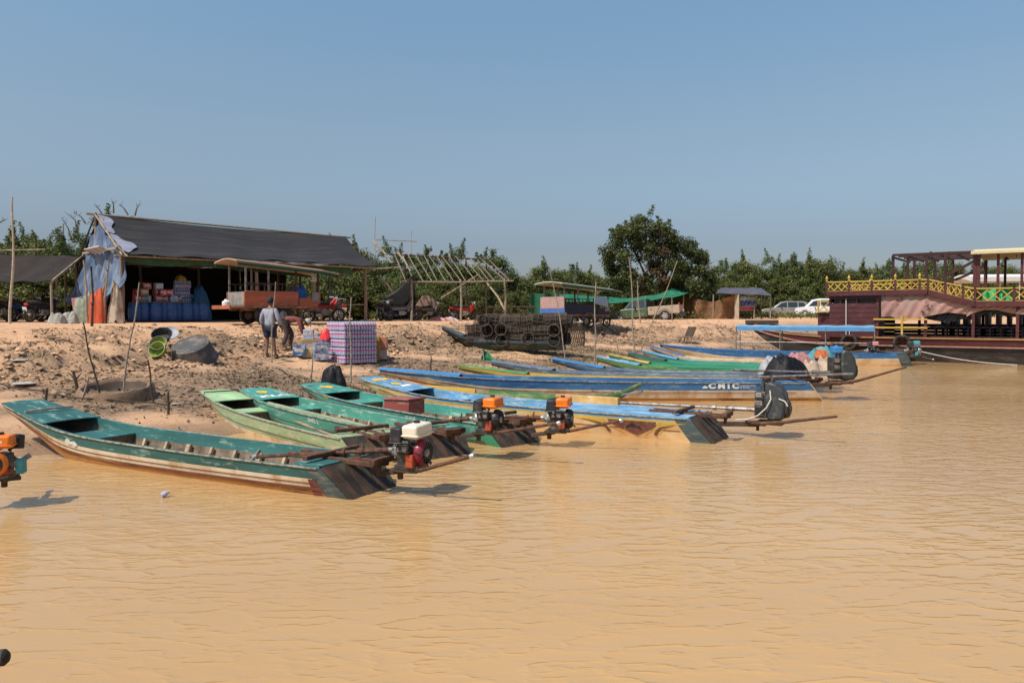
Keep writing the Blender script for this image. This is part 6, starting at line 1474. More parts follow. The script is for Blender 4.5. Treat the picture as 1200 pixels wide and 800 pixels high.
# ================================================================ tubs and buckets, pit, litter
p = ground_px(223, 424); TUB = thing('basin', 'large dark grey basin lying upside down on the bank', 'basin', p + Vector((0, .3, .0)), rot=(R(27), R(-5), 0))
b = MB(); b.lathe([(.56, .0), (.585, .0), (.585, .04), (.55, .05), (.46, .46), (.43, .48), (.001, .475)], n=40); b.build('basin_body', mat('dark_grey_tub', (.085, .083, .08), .75, .25, 3, c2=(.22, .18, .14), amt=.35, s2=3, bump=.2), TUB)
b = MB(); b.ring((0, 0, .478), .39, .012, (0, 0, 1), 36, 6); b.build('base_ring', mat('dark_grey_tub', (.085, .083, .08)), TUB)
def bowl(label, px, py, r, h, m_, rot, dz=0, rim=None):
    p = ground_px(px, py); o = thing('bowl', label, 'bowl', p + Vector((0, 0, dz)), rot=rot, group=None)
    b = MB(); b.lathe([(.001, 0), (r * .7, 0), (r * .96, h), (r * 1.04, h), (r * 1.04, h * .93), (r * .92, h * .93), (r * .66, .03), (.001, .03)], n=26); b.build('bowl_body', m_, o)
    b = MB(); b.ring((0, 0, h), r * 1.01, .012, (0, 0, 1), 26, 6); b.build('rim', rim or m_, o)
LIME = mat('lime_plastic', (.26, .32, .05), .55, .2, 4, c2=(.36, .38, .2), amt=.2)
bowl('lime green bowl tipped towards the water beside the big basin', 188, 421, .20, .17, LIME, (R(-62), 0, R(-10)) if False else (R(62), 0, R(-8)), .10)
bowl('second lime bowl nested behind the first with a dark rim', 188, 417, .20, .17, LIME, (R(52), 0, R(4)), .21, BLACK)
bowl('black bowl lying behind the lime bowls', 191, 413, .24, .18, BLACK, (R(40), R(10), 0), .26)
bowl('grey metal lid leaning on the big basin', 199, 410, .22, .06, mat('grey_lid', (.33, .34, .36), .5, .15, 5), (R(40), R(18), 0), .33)
p = ground_px(124, 468); p.y += .35; PIT = thing('pit_rim', 'round clay rim of a pit sunk in the soil behind the dark teal boat', 'pit', (p.x, p.y, zg(p.x, p.y)))
b = MB(); b.lathe([(.66, -.3), (.64, -.02), (.60, .045), (.56, .045), (.53, .0), (.50, -.07), (.45, -.15), (.40, -.19), (.001, -.20)], n=44, m=[0, 0, 0, 0, 1, 1, 1, 1])
b.v = [v + Vector((0, 0, .012 * math.sin(7 * math.atan2(v.y, v.x)) + .008 * math.sin(17 * math.atan2(v.y, v.x)))) if v.z > -.06 else v for v in b.v]
b.xf(Matrix.Translation((0, 0, .15)) @ Matrix.Rotation(R(9), 4, 'X')); b.build('rim', [mat('clay_rim', (.27, .17, .105), .9, .3, 5, c2=(.14, .09, .06), amt=.4, bump=.4), mat('dark_pit_soil', (.075, .05, .034), .7, .3, 5)], PIT)  # hollow coloured darker than the clay rim so the shallow bowl reads deep
b = MB(); b.lathe([(.001, 0), (.026, 0), (.028, .03), (.026, .05), (.012, .075), (.012, .085), (.001, .085)], (0, 0, 0), (.6, .5, .3), 12); o = b.build('plastic_bottle', PLASTIC, None); o.location = at_z(189, 580.5, .02); tag(o, 'white plastic bottle floating in front of the dark teal boat', 'bottle')
for k, (px, py, r_, lab) in enumerate(((22, 424, .32, 'flat white plastic sheet lying on the bank at the left'), (28, 453, .30, 'pale plastic scrap lying in the soil at the left'), (452, 399, .3, 'pale plastic sheet lying behind the bottle pack stack'), (205, 474, .12, 'white rag lying by the short dark stake'), (303, 428, .12, 'white scrap lying at the feet of the standing man'), (296, 437, .10, 'small white scrap lying in the dark debris left of the bamboo pole'), (62, 398, .22, 'dark rag lying on top of the bank'), (424, 437, .10, 'small white scrap below the bottle pack stack'))):
    heap('litter_scrap', lab, 'litter', ground_px(px, py) + Vector((0, 0, .01)), r_ * .7, r_ * .5, r_ * .07, mat('dusty_plastic', (.40, .38, .35), .7, .2, 9, c2=(.36, .27, .19), amt=.35) if k not in (6,) else RUBBER, 80 + k, nz=.7, group=None)
# folding chair / board on the bank, flag, low plank
p = ground_px(806, 402); ch = thing('chair', 'dark folding chair tipped on the bank above the blue bows', 'chair', p, R(20))
b = MB(); b.box((.15, 0, .55), (.05, .7, .55), rot=(0, R(25), 0)); b.build('backrest', DARKWOOD, ch, bevel=.01); b = MB(); b.box((-.25, 0, .30), (.55, .66, .04), rot=(0, R(6), 0)); b.build('seat', GREYWOOD, ch, bevel=.01)
for x, x2 in ((-.45, -.2), (.0, -.1)):
    for y in (-.3, .3): b = MB(); b.bar((x, y, -.05), (x2 + .1, y, .34), .035, .035); b.build('leg', GREYWOOD, ch)
fl = thing('flag', 'small dark green flag on a stick behind the deep blue boat', 'flag', ground_px(568, 433))
t_ = at_y(566, 409, fl.location.y); b = MB(); b.tube([fl.location, Vector((t_.x, t_.y, t_.z))], .018, 6); b.build('stick', GREYWOOD, fl, world=True)
b = MB(); b.sheet(lambda a, t: Vector((t_.x - .02 + .45 * t * a + .04 * math.sin(a * 6), t_.y + .05 * math.sin(t * 6), lerp(t_.z, zg(fl.location.x, fl.location.y) + .25, a))), 14, 8, .012); b.build('cloth', mat('green_flag_cloth', (.03, .22, .10), .85, .25, 5), fl, world=True, angle=80)
p = ground_px(892, 381); b = MB(); b.bar(p + Vector((-.9, 0, .14)), p + Vector((.9, -.2, .14)), .5, .22); single(b, 'beam', DARKWOOD, 'dark timber block lying on the bank edge under the cars', 'timber', p, bevel=.02)
# ================================================================ vegetation
def leaf_mat(name, c, c2, isl=.35):
    m, nt, b = _nt(name)
    g = nt.nodes.new('ShaderNodeNewGeometry'); tc = nt.nodes.new('ShaderNodeTexCoord')
    r = _ramp(nt, 0, (*c, 1), 1, (*c2, 1)); nt.links.new(g.outputs['Random Per Island'], r.inputs[0])
    n = _noise(nt, tc.outputs['Object'], 1.1, 3, .6)
    r2 = _ramp(nt, .38, (.62, .66, .6, 1), .62, (1.25, 1.2, 1.1, 1)); nt.links.new(n, r2.inputs[0])
    o = _mix(nt, 1.0, r.outputs[0], r2.outputs[0], 'MULTIPLY')
    nt.links.new(o, b.inputs['Base Color']); b.inputs['Roughness'].default_value = .55; b.inputs['Specular IOR Level'].default_value = .3
    tr = nt.nodes.new('ShaderNodeBsdfTranslucent'); nt.links.new(o, tr.inputs['Color'])
    mx = nt.nodes.new('ShaderNodeMixShader'); mx.inputs[0].default_value = .22
    nt.links.new(b.outputs[0], mx.inputs[1]); nt.links.new(tr.outputs[0], mx.inputs[2])
    nt.links.new(mx.outputs[0], nt.nodes['Material Output'].inputs['Surface'])
    return m
LEAF = [leaf_mat('leaf_deep_green', (.058, .090, .024), (.165, .20, .062)), leaf_mat('leaf_olive_green', (.075, .095, .026), (.20, .22, .075)), leaf_mat('leaf_dark_tree', (.040, .060, .018), (.135, .155, .052)), leaf_mat('leaf_dry_brown', (.09, .055, .03), (.17, .11, .06))]
def leaves(clumps, rng, ln=.17, wd=.075):
    """clumps: (centre, radius, count). returns vertex array of leaf quads"""
    out = []
    for c, r, n in clumps:
        d = rng.normal(size=(n, 3)); d /= np.linalg.norm(d, axis=1)[:, None]
        rad = r * (rng.random(n) ** .45)[:, None] * (1 + .35 * rng.normal(size=(n, 1)) * .5)
        p = np.array(c) + d * rad * np.array([1, 1, .8])
        nrm = d * .7 + rng.normal(size=(n, 3)) * .6 + np.array([0, 0, .45]); nrm /= np.linalg.norm(nrm, axis=1)[:, None]
        t = np.cross(nrm, rng.normal(size=(n, 3))); t /= np.linalg.norm(t, axis=1)[:, None]
        s = np.cross(nrm, t); L = ln * (.6 + .8 * rng.random((n, 1))); W = wd * (.6 + .8 * rng.random((n, 1)))
        bend = nrm * L * .12
        out.append(np.stack([p - t * L / 2 - bend, p + s * W / 2, p + t * L / 2 - bend, p - s * W / 2], 1))
    return np.concatenate(out)
def leaf_obj(name, Q, m, parent=None, kind=None):
    n = len(Q); me = bpy.data.meshes.new(name)
    me.vertices.add(n * 4); me.loops.add(n * 4); me.polygons.add(n)
    me.vertices.foreach_set('co', Q.reshape(-1).astype(np.float32)); me.loops.foreach_set('vertex_index', np.arange(n * 4, dtype=np.int32))
    me.polygons.foreach_set('loop_start', np.arange(0, n * 4, 4, dtype=np.int32)); me.update(calc_edges=True); me.validate()
    me.materials.append(m); o = bpy.data.objects.new(name, me); col.objects.link(o)
    if parent is not None: o.parent = parent
    return o
BARK = mat('bush_bark', (.13, .10, .075), .9, .35, 9, bump=.4)
def bush(seed, W, H, nclump, per, leafm, label, group, name='bush', spikes=0, ln=.145, wd=.066, trunk=None):
    rng = np.random.default_rng(seed); rn = random.Random(seed)
    t = thing(name, label, 'bush', (0, 0, 0), 0, group)
    cl = []; tips = []
    for i in range(nclump):
        a = rn.uniform(0, 2 * math.pi); u = rn.random() ** .6
        h = rn.random()
        prof = (1 - max(0, h - .15) ** 2.6) ** .6
        x = math.cos(a) * u * W * prof; y = math.sin(a) * u * W * prof * .8
        z = .35 + h * (H - .55) * (1 - .42 * u * u) * rn.uniform(.85, 1.08)
        r = rn.uniform(.22, .62) * (W / 2.6) ** .5
        cl.append(((x, y, z), r, int(per * (r / .55) ** 2))); tips.append((x, y, z))
    for i in range(spikes):
        a = rn.uniform(0, 6.28); u = rn.random() * .7; x = math.cos(a) * u * W; y = math.sin(a) * u * W * .7; z = H * (1 - .2 * u) 
        ln_ = rn.uniform(.4, .95); dx_ = rn.uniform(-.35, .35)
        for k in range(7): cl.append(((x + dx_ * k / 6 * ln_ + rn.uniform(-.05, .05), y, z + k / 6 * ln_ - .35), .24 - .026 * k, int(per * (.11 - .012 * k))))
    leaf_obj('crown', leaves(cl, rng, ln, wd), leafm, t)
    b = MB()
    for i in range(7):
        tx, ty, tz = rn.choice(tips); a = rn.uniform(0, 6.28)
        p0 = Vector((math.cos(a) * .25, math.sin(a) * .25, -.2)); p1 = Vector((tx * .5, ty * .5, tz * .55)); p2 = Vector((tx, ty, tz))
        b.tube([p0, p0.lerp(p1, .5) + Vector((rn.uniform(-.1, .1), 0, .1)), p1, p2], [.08, .06, .045, .015], 6)
    b.build('trunk', BARK, t)
    return t
VG = 'leafy bushes lining the bank behind the shelters'
protos = [bush(11, 2.7, 5.0, 120, 270, LEAF[0], 'b', VG, spikes=4), bush(12, 2.9, 4.6, 125, 270, LEAF[1], 'b', VG, spikes=3), bush(13, 2.5, 5.6, 120, 270, LEAF[0], 'b', VG, spikes=5), bush(14, 3.2, 4.2, 130, 260, LEAF[1], 'b', VG, spikes=3)]
used = set()
def put_bush(k, px, Y, ytop, label, wscale=1.0, rz=0):
    H0 = (5.0, 4.6, 5.6, 4.2)[k]
    o = protos[k] if k not in used else copy_tree(protos[k]); used.add(k)
    p = on_ground(px, Y); h = (at_y(px, ytop, Y).z - p.z) * (1.13 if px > 620 else 1.0)
    o.location = p; o.rotation_euler = (0, 0, rz); s = h / H0; o.scale = (s ** .9 * wscale, s ** .9 * wscale, s)
    o['label'] = label
rb = random.Random(21)
rows = [
 # px, Y, ytop, kind, label
 (-35, 44, 262, 0, 'bush cut by the left edge behind the dark awning'), (12, 46, 268, 1, 'bush behind the tall pale pole at the far left'), (50, 43, 272, 3, 'bush behind the dark awning, under the bare twigs'), (88, 42, 268, 2, 'dense bush pressing against the blue gable end of the shed'),
 (30, 52, 270, 2, 'bush farther back behind the dark awning'), (128, 46, 249, 2, 'tall shoots of the bush rising above the left end of the shed roof'),
 (205, 50, 285, 1, 'bush hidden behind the shed roof, left half'), (300, 50, 290, 0, 'bush hidden behind the shed roof, right half'), (372, 46, 300, 3, 'bush seen through the open right end of the shed'),
 (418, 47, 284, 1, 'bush behind the right end of the black roof'), (455, 49, 284, 2, 'bush behind the pole at the shed end'), (500, 52, 290, 0, 'bush behind the left part of the bamboo rafters'), (540, 51, 286, 2, 'tall bush behind the bamboo rafters'), (577, 54, 292, 0, 'bush rising past the right end of the bamboo frame'),
 (470, 45, 318, 3, 'low bush behind the dark lean-to tarp'), (520, 47, 322, 1, 'low bush under the bamboo frame'), (565, 48, 320, 3, 'low bush behind the red motorbike'),
 (612, 57, 318, 3, 'bush behind the fish traps'), (640, 60, 313, 1, 'bush left of the green roofed cart'), (672, 62, 316, 0, 'bush behind the green roofed cart'), (700, 62, 320, 3, 'bush between the green roofed cart and the big tree'), (606, 50, 335, 1, 'low bush in front of the bushes behind the fish traps'),
 (660, 54, 335, 0, 'low bush right behind the green roofed cart'), (730, 66, 322, 1, 'bush behind the left foot of the big tree'),
 (845, 86, 312, 0, 'bush right of the big tree'), (872, 88, 307, 1, 'bush behind the violet grey stall roof'), (900, 90, 305, 2, 'bush behind the right end of the stall'), (928, 90, 306, 0, 'bush behind the silver car'), (953, 91, 305, 3, 'bush behind the white car'), (974, 93, 312, 1, 'bush at the right end of the thicket by the tour boat'), (858, 64, 330, 3, 'low bush behind the brown tarp screen'), (912, 87, 328, 1, 'low bush above the silver car bonnet'), (945, 88, 326, 0, 'low bush between the silver and white cars'),
 (1008, 95, 314, 1, 'far bush beyond the tour boat rail, first from the gap'), (1040, 98, 312, 0, 'far bush seen through the front of the tour boat frame'), (1075, 96, 308, 3, 'far bush seen through the middle of the tour boat frame'), (1112, 98, 309, 1, 'far bush behind the stair brace of the tour boat'), (1150, 97, 313, 0, 'far bush behind the white roofed boat'), (1188, 99, 312, 3, 'far bush at the right edge behind the tour boat roof posts'), (1225, 98, 311, 1, 'far bush cut by the right edge'),
 (-70, 50, 266, 1, 'bush beyond the left edge'), (790, 72, 322, 3, 'bush behind the pickup bed'), (820, 70, 318, 2, 'bush behind the right foot of the big tree'), (812, 62, 338, 1, 'low bush at the right foot of the big tree'),
]
for px, Y, yt, k, lab in rows: put_bush(k, px, Y, yt + 2, lab, 1.18, rb.uniform(0, 6.28))
# sheet of low undergrowth closing the foot of the thicket
# the far wood that closes the horizon
rng = np.random.default_rng(5); cl = []
for i in range(520):
    x = rng.uniform(-150, 190); y = 105 + rng.random() * 14 + abs(x) * .12
    cl.append(((x, y, 1.5 + rng.random() ** 1.3 * 4.6), .9 + rng.random() * .9, 46))
o = leaf_obj('far_wood', leaves(cl, rng, .62, .32), LEAF[0]); tag(o, 'far dark wood closing the horizon beyond the bushes', 'wood', None, 'stuff')
# the big tree
rn = random.Random(4); rng = np.random.default_rng(9)
TY = 60; tp = on_ground(768, TY); T = thing('big_tree', 'tall spreading dark tree with brownish dry branches behind the pickup', 'tree', tp)
def tpx(px, py, dy=0): return at_y(px, py, TY + dy) - tp
b = MB(); ends = []
limbs = [((768, 372), (766, 340), (758, 300), (752, 262)), ((768, 372), (775, 335), (790, 300), (806, 278)), ((766, 370), (750, 340), (732, 312), (722, 296)), ((769, 370), (790, 345), (812, 325), (826, 316)), ((767, 372), (760, 330), (742, 292), (734, 276)), ((768, 372), (778, 320), (776, 285), (770, 264))]
for i, L_ in enumerate(limbs):
    dy = rn.uniform(-2, 2); pts = [tpx(px, py, dy * k / 3) for k, (px, py) in enumerate(L_)]
    pts[0] = Vector((rn.uniform(-.3, .3), rn.uniform(-.2, .2), -.3)); sm = []
    for k in range(3):
        for q in range(4): sm.append(pts[k].lerp(pts[k + 1], q / 4) + Vector((rn.uniform(-.08, .08), rn.uniform(-.08, .08), 0)) * (k + q > 0))
    sm.append(pts[3]); b.tube(sm, [lerp(.20, .02, (k / 12) ** .6) for k in range(13)], 7); ends += sm[5:]
for i in range(46):
    s_ = rn.choice(ends); d = Vector((rn.uniform(-1, 1), rn.uniform(-1, 1), rn.uniform(-.1, 1))).normalized(); L = rn.uniform(.6, 1.5)
    b.tube([s_, s_ + d * L * .5 + Vector((0, 0, .1)), s_ + d * L], [.05, .035, .012], 5)
b.build('trunk', BARK, T)
outline = [(716, 300, 1.0), (712, 294, .7), (722, 284, .9), (726, 276, .7), (735, 272, 1.0), (742, 264, .8), (752, 262, 1.0), (757, 254, .55), (768, 266, 1.0), (781, 266, .7), (787, 276, .8), (796, 285, .9), (808, 288, .8), (816, 300, 1.0), (824, 306, .8), (822, 318, 1.0), (832, 326, .7), (828, 338, .9), (820, 350, .9), (716, 312, .8), (724, 322, .9), (720, 334, .8), (728, 346, .9), (722, 358, .8), (733, 300, 1.1), (745, 282, 1.1), (760, 285, 1.1), (776, 290, 1.2), (792, 305, 1.2), (806, 318, 1.2), (795, 335, 1.1), (808, 340, 1.0), (740, 318, 1.1), (752, 332, 1.1), (765, 312, 1.2), (778, 330, 1.1), (742, 350, .9), (762, 352, .8), (785, 352, .9), (800, 356, .8)]
cl = []; dr = []
for px, py, r in outline:
    for q in range(3):
        c = tpx(px + rn.uniform(-5, 5), py + 2 + rn.uniform(-5, 5), rn.uniform(-2.2, 2.2) * (1.0 if 728 < px < 815 else .6)); k = r * .78 * rn.uniform(.6, 1)
        cl.append((tuple(c), k, int(520 * k * k)))
for i in range(16):
    c = tpx(rn.uniform(745, 790), rn.uniform(285, 345), rn.uniform(-2.2, -.5)); dr.append((tuple(c), .55, 110))
for i in range(40):
    c = tpx(rn.uniform(728, 812), rn.uniform(272, 350), rn.uniform(-2.4, .5)); cl.append((tuple(c), .6, 170))
for i in range(46):   # feathery shoots that break the outline
    px, py, r = rn.choice(outline[:24]); dx_ = rn.uniform(-7, 7); dy_ = rn.uniform(0, 9)
    for q in range(3): cl.append((tuple(tpx(px + dx_ * (1 + q * .35), py - dy_ * (.5 + q * .5), rn.uniform(-1.5, 1.5))), .30 - .05 * q, 30 - 7 * q))
leaf_obj('crown', leaves(cl, rng, .24, .09), LEAF[2], T); leaf_obj('dry_leaves', leaves(dr, rng, .24, .08), LEAF[3], T)
# bare arching twigs over the left bushes
for i, pts in enumerate((((84, 282), (80, 268), (72, 255)), ((92, 276), (88, 258), (78, 250)), ((100, 262), (95, 254), (86, 249)), ((133, 250), (133, 240), (131, 236)), ((150, 252), (145, 244), (141, 240)), ((158, 253), (160, 245), (163, 240)), ((120, 252), (116, 245), (113, 243)), ((-3, 262), (3, 259), (8, 257)))):
    q = [at_y(px, py, 44) for px, py in pts]; b = MB(); b.tube([q[0], q[0].lerp(q[1], .5), q[1], q[2]], [.05, .045, .035, .012], 5)
    rn2 = random.Random(i)
    for s_ in range(5):
        t = rn2.uniform(.2, 1); p = q[1].lerp(q[2], t); b.tube([p, p + Vector((rn2.uniform(-.25, .25), 0, rn2.uniform(.05, .3)))], [.015, .006], 4)
    single(b, 'bare_twig', BARK, ['bare twig arching left over the awning bushes, lowest', 'bare twig arching left above the lowest one', 'bare twig arching left beside the shed gable', 'upright bare shoot above the shed ridge', 'bare shoot leaning left above the shed ridge', 'bare shoot leaning right above the shed ridge', 'short bare shoot at the left tip of the shed ridge', 'bare twig at the left edge above the bushes'][i], 'twig', q[0], 'bare twigs above the left bushes')
# ================================================================ ground cover
def scatter(n, xr, yr, smin, smax, seed, keep=None):
    rng = np.random.default_rng(seed); x = rng.uniform(*xr, n); y = rng.uniform(*yr, n); s = sdist(x, y); k = (s > smin) & (s < smax)
    if keep is not None: k &= keep(x, y, s, rng)
    x = x[k]; y = y[k]; return x, y, zgrid(x, y), rng
# dead leaves, sticks and straw
x, y, z, rng = scatter(110000, (-12, 18), (10, 46), .5, 10, 1, lambda x, y, s, r: (fbm(x * .55, y * .8, 5, 4) > .40 + .14 * r.random(len(x))) | ((np.abs(s - 7.4) < 2.2) & (fbm(x * 1.1, y * 1.1, 55, 4) > .48)) | (r.random(len(x)) < .05))
n = len(x); a = rng.uniform(0, 6.28, n); L = rng.uniform(.015, .07, n) * (1 + (rng.random(n) < .06) * 2.5); W = rng.uniform(.004, .016, n)
tx = np.stack([np.cos(a) * L, np.sin(a) * L, rng.normal(size=n) * .012 + .0], 1); ty = np.stack([-np.sin(a) * W, np.cos(a) * W, rng.normal(size=n) * .012], 1); P = np.stack([x, y, z + .012 + rng.random(n) * .02], 1)
DEB = mat('dead_leaves', (.20, .135, .085), .9, .2, 3, island=.75)
o = leaf_obj('litter_debris', np.stack([P - tx, P + ty, P + tx, P - ty], 1), DEB); tag(o, 'dry leaves, twigs and straw scattered over the bank', 'debris', None, 'stuff')
# clods and stones
x, y, z, rng = scatter(90000, (-13, 20), (11, 50), .8, 11.5, 2, lambda x, y, s, r: ((np.abs(s - 7.0) < 1.7) & (fbm(x * .6, y * .6, 97, 3) > .40 + .14 * r.random(len(x)))) | (r.random(len(x)) < .018))
b = MB(); base = [Vector(v) for v in ((1, 0, 0), (-1, 0, 0), (0, 1, 0), (0, -1, 0), (0, 0, 1), (0, 0, -1), (.6, .6, .6), (-.6, .6, .55), (.6, -.6, .5), (-.6, -.6, .6))]
V = []; F = []
ff = [(4, 8, 6), (4, 6, 7), (4, 7, 9), (4, 9, 8), (0, 6, 8), (2, 7, 6), (1, 9, 7), (3, 8, 9), (0, 2, 6), (2, 1, 7), (1, 3, 9), (3, 0, 8)]
for i in range(len(x)):
    r = .014 + .085 * rng.random() ** 4; k = len(V); an = rng.random() * 6.28; ca, sa = math.cos(an), math.sin(an); sx, sy, sz = r * rng.uniform(.7, 1.5), r * rng.uniform(.7, 1.3), r * rng.uniform(.5, .9)
    for v in base:
        j = rng.uniform(.75, 1.25); vx, vy = v.x * sx * j, v.y * sy * j
        V.append((x[i] + vx * ca - vy * sa, y[i] + vx * sa + vy * ca, z[i] + v.z * sz * j + .1 * r))
    F += [tuple(k + q for q in f) for f in ff]
me = bpy.data.meshes.new('soil_clods'); me.from_pydata(V, [], F); me.materials.append(mat('clod_soil', (.40, .25, .15), .95, .25, 2, island=.5)); me.update()
o = bpy.data.objects.new('soil_clods', me); col.objects.link(o); tag(o, 'loose clods and stones on the eroded bank', 'clods', None, 'stuff')
# thin grass patches
def grass_keep(x, y, s, r):
    d = fbm(x * .8, y * .8, 91, 3)
    g1 = (x > -1.5) & (x < 7) & (s < 5.5) & (d > .44); g2 = (np.hypot(x + 4.6, y - 17.8) < 1.7) & (d > .40); g3 = (np.hypot(x + 8.5, y - 16) < 2.2) & (d > .52)
    return g1 | g2 | g3
x, y, z, rng = scatter(60000, (-12, 9), (12, 34), .6, 9, 3, grass_keep)
n = len(x); a = rng.uniform(0, 6.28, n); h = rng.uniform(.02, .085, n); w = .008; lean = rng.normal(size=(n, 2)) * .035
P = np.stack([x, y, z], 1); sx = np.stack([np.cos(a) * w, np.sin(a) * w, 0 * a], 1); tp_ = P + np.stack([lean[:, 0], lean[:, 1], h], 1)
o = leaf_obj('grass', np.stack([P - sx, P + sx, tp_ + sx * .2, tp_ - sx * .2], 1), mat('dry_green_grass', (.15, .145, .055), .85, .2, 2, island=.5)); tag(o, 'thin dry green grass on the lower bank', 'grass', None, 'stuff')
# weeds at the foot of the thicket
x, y, z, rng = scatter(30000, (-32, 44), (38, 96), 10, 80, 4, lambda x, y, s, r: (y > 46 + .62 * np.maximum(x, 0) - .9 * np.maximum(x - 26, 0) * 0) & (r.random(len(x)) < .7))
cl = [((x[i], y[i], z[i] + .25), .45, 7) for i in range(0, len(x), 6)]
o = leaf_obj('undergrowth', leaves(cl, rng, .26, .12), LEAF[1]); tag(o, 'low undergrowth at the foot of the bushes', 'undergrowth', None, 'stuff')
# ================================================================ people
SKIN = mat('brown_skin', (.20, .105, .065), .55, .15, 8); HAIR = mat('black_hair', (.012, .011, .01), .6, .3, 20)
def skin_body(verts, edges, radii, sub=2):
    me = bpy.data.meshes.new('sk'); me.from_pydata(verts, edges, []); o = bpy.data.objects.new('sk', me); col.objects.link(o)
    md = o.modifiers.new('skin', 'SKIN'); md.use_smooth_shade = True; md.branch_smoothing = .3
    if not me.skin_vertices:
        bpy.context.view_layer.objects.active = o; o.select_set(True); bpy.ops.object.modifier_remove(modifier='skin'); bpy.ops.object.modifier_add(type='SKIN')
    sv = me.skin_vertices[0].data
    for i, r in enumerate(radii): sv[i].radius = r if isinstance(r, (tuple, list)) else (r, r); sv[i].use_root = (i == 0)
    s = o.modifiers.new('sub', 'SUBSURF'); s.levels = sub; s.render_levels = sub
    bpy.context.view_layer.update(); dg = bpy.context.evaluated_depsgraph_get(); ev = bpy.data.meshes.new_from_object(o.evaluated_get(dg))
    b = MB(); b.add([v.co.copy() for v in ev.vertices], [list(p.vertices) for p in ev.polygons])
    bpy.data.objects.remove(o); bpy.data.meshes.remove(me); bpy.data.meshes.remove(ev); return b
def head_mb(b, c, fwd, up, s=1.0, m=0):
    """head with brow, nose, mouth, ears; c = centre"""
    f = Vector(fwd).normalized(); u = Vector(up).normalized(); r = f.cross(u).normalized(); u = r.cross(f)
    n1, n2 = 20, 14; vs = []
    for i in range(n2 + 1):
        th = math.pi * i / n2
        for k in range(n1):
            ph = 2 * math.pi * k / n1
            x = math.sin(th) * math.sin(ph) * .076; y = math.sin(th) * math.cos(ph) * .094; z = math.cos(th) * .115
            if z < -.03: x *= 1 - .35 * (-z - .03) / .085; y = y * (1 - .2 * (-z - .03) / .085) + .012
            fr = max(0, math.cos(ph)) ** 6 * math.sin(th)
            if abs(x) < .022: y += fr * .026 * math.exp(-((z + .018) / .022) ** 2)     # nose
            y -= .010 * math.exp(-((abs(x) - .030) / .014) ** 2 - ((z - .008) / .013) ** 2) * (y > 0)   # eye sockets
            y += .006 * math.exp(-((z + .058) / .010) ** 2 - (x / .025) ** 2) * (y > 0)      # lips
            vs.append(Vector(c) + (r * x + f * y + u * z) * s)
    fs = []
    for i in range(n2):
        for k in range(n1): fs.append((i * n1 + k, (i + 1) * n1 + k, (i + 1) * n1 + (k + 1) % n1, i * n1 + (k + 1) % n1))
    b.add(vs, fs, m)
    for sg in (-1, 1):
        e = Vector(c) + (r * .076 * sg - f * .005 + u * .0) * s
        b.lathe([(.001, -.006), (.018 * s, -.006), (.026 * s, .0), (.018 * s, .006), (.001, .004)], e, r * sg + f * -.3, 10, m)
    return f, u, r
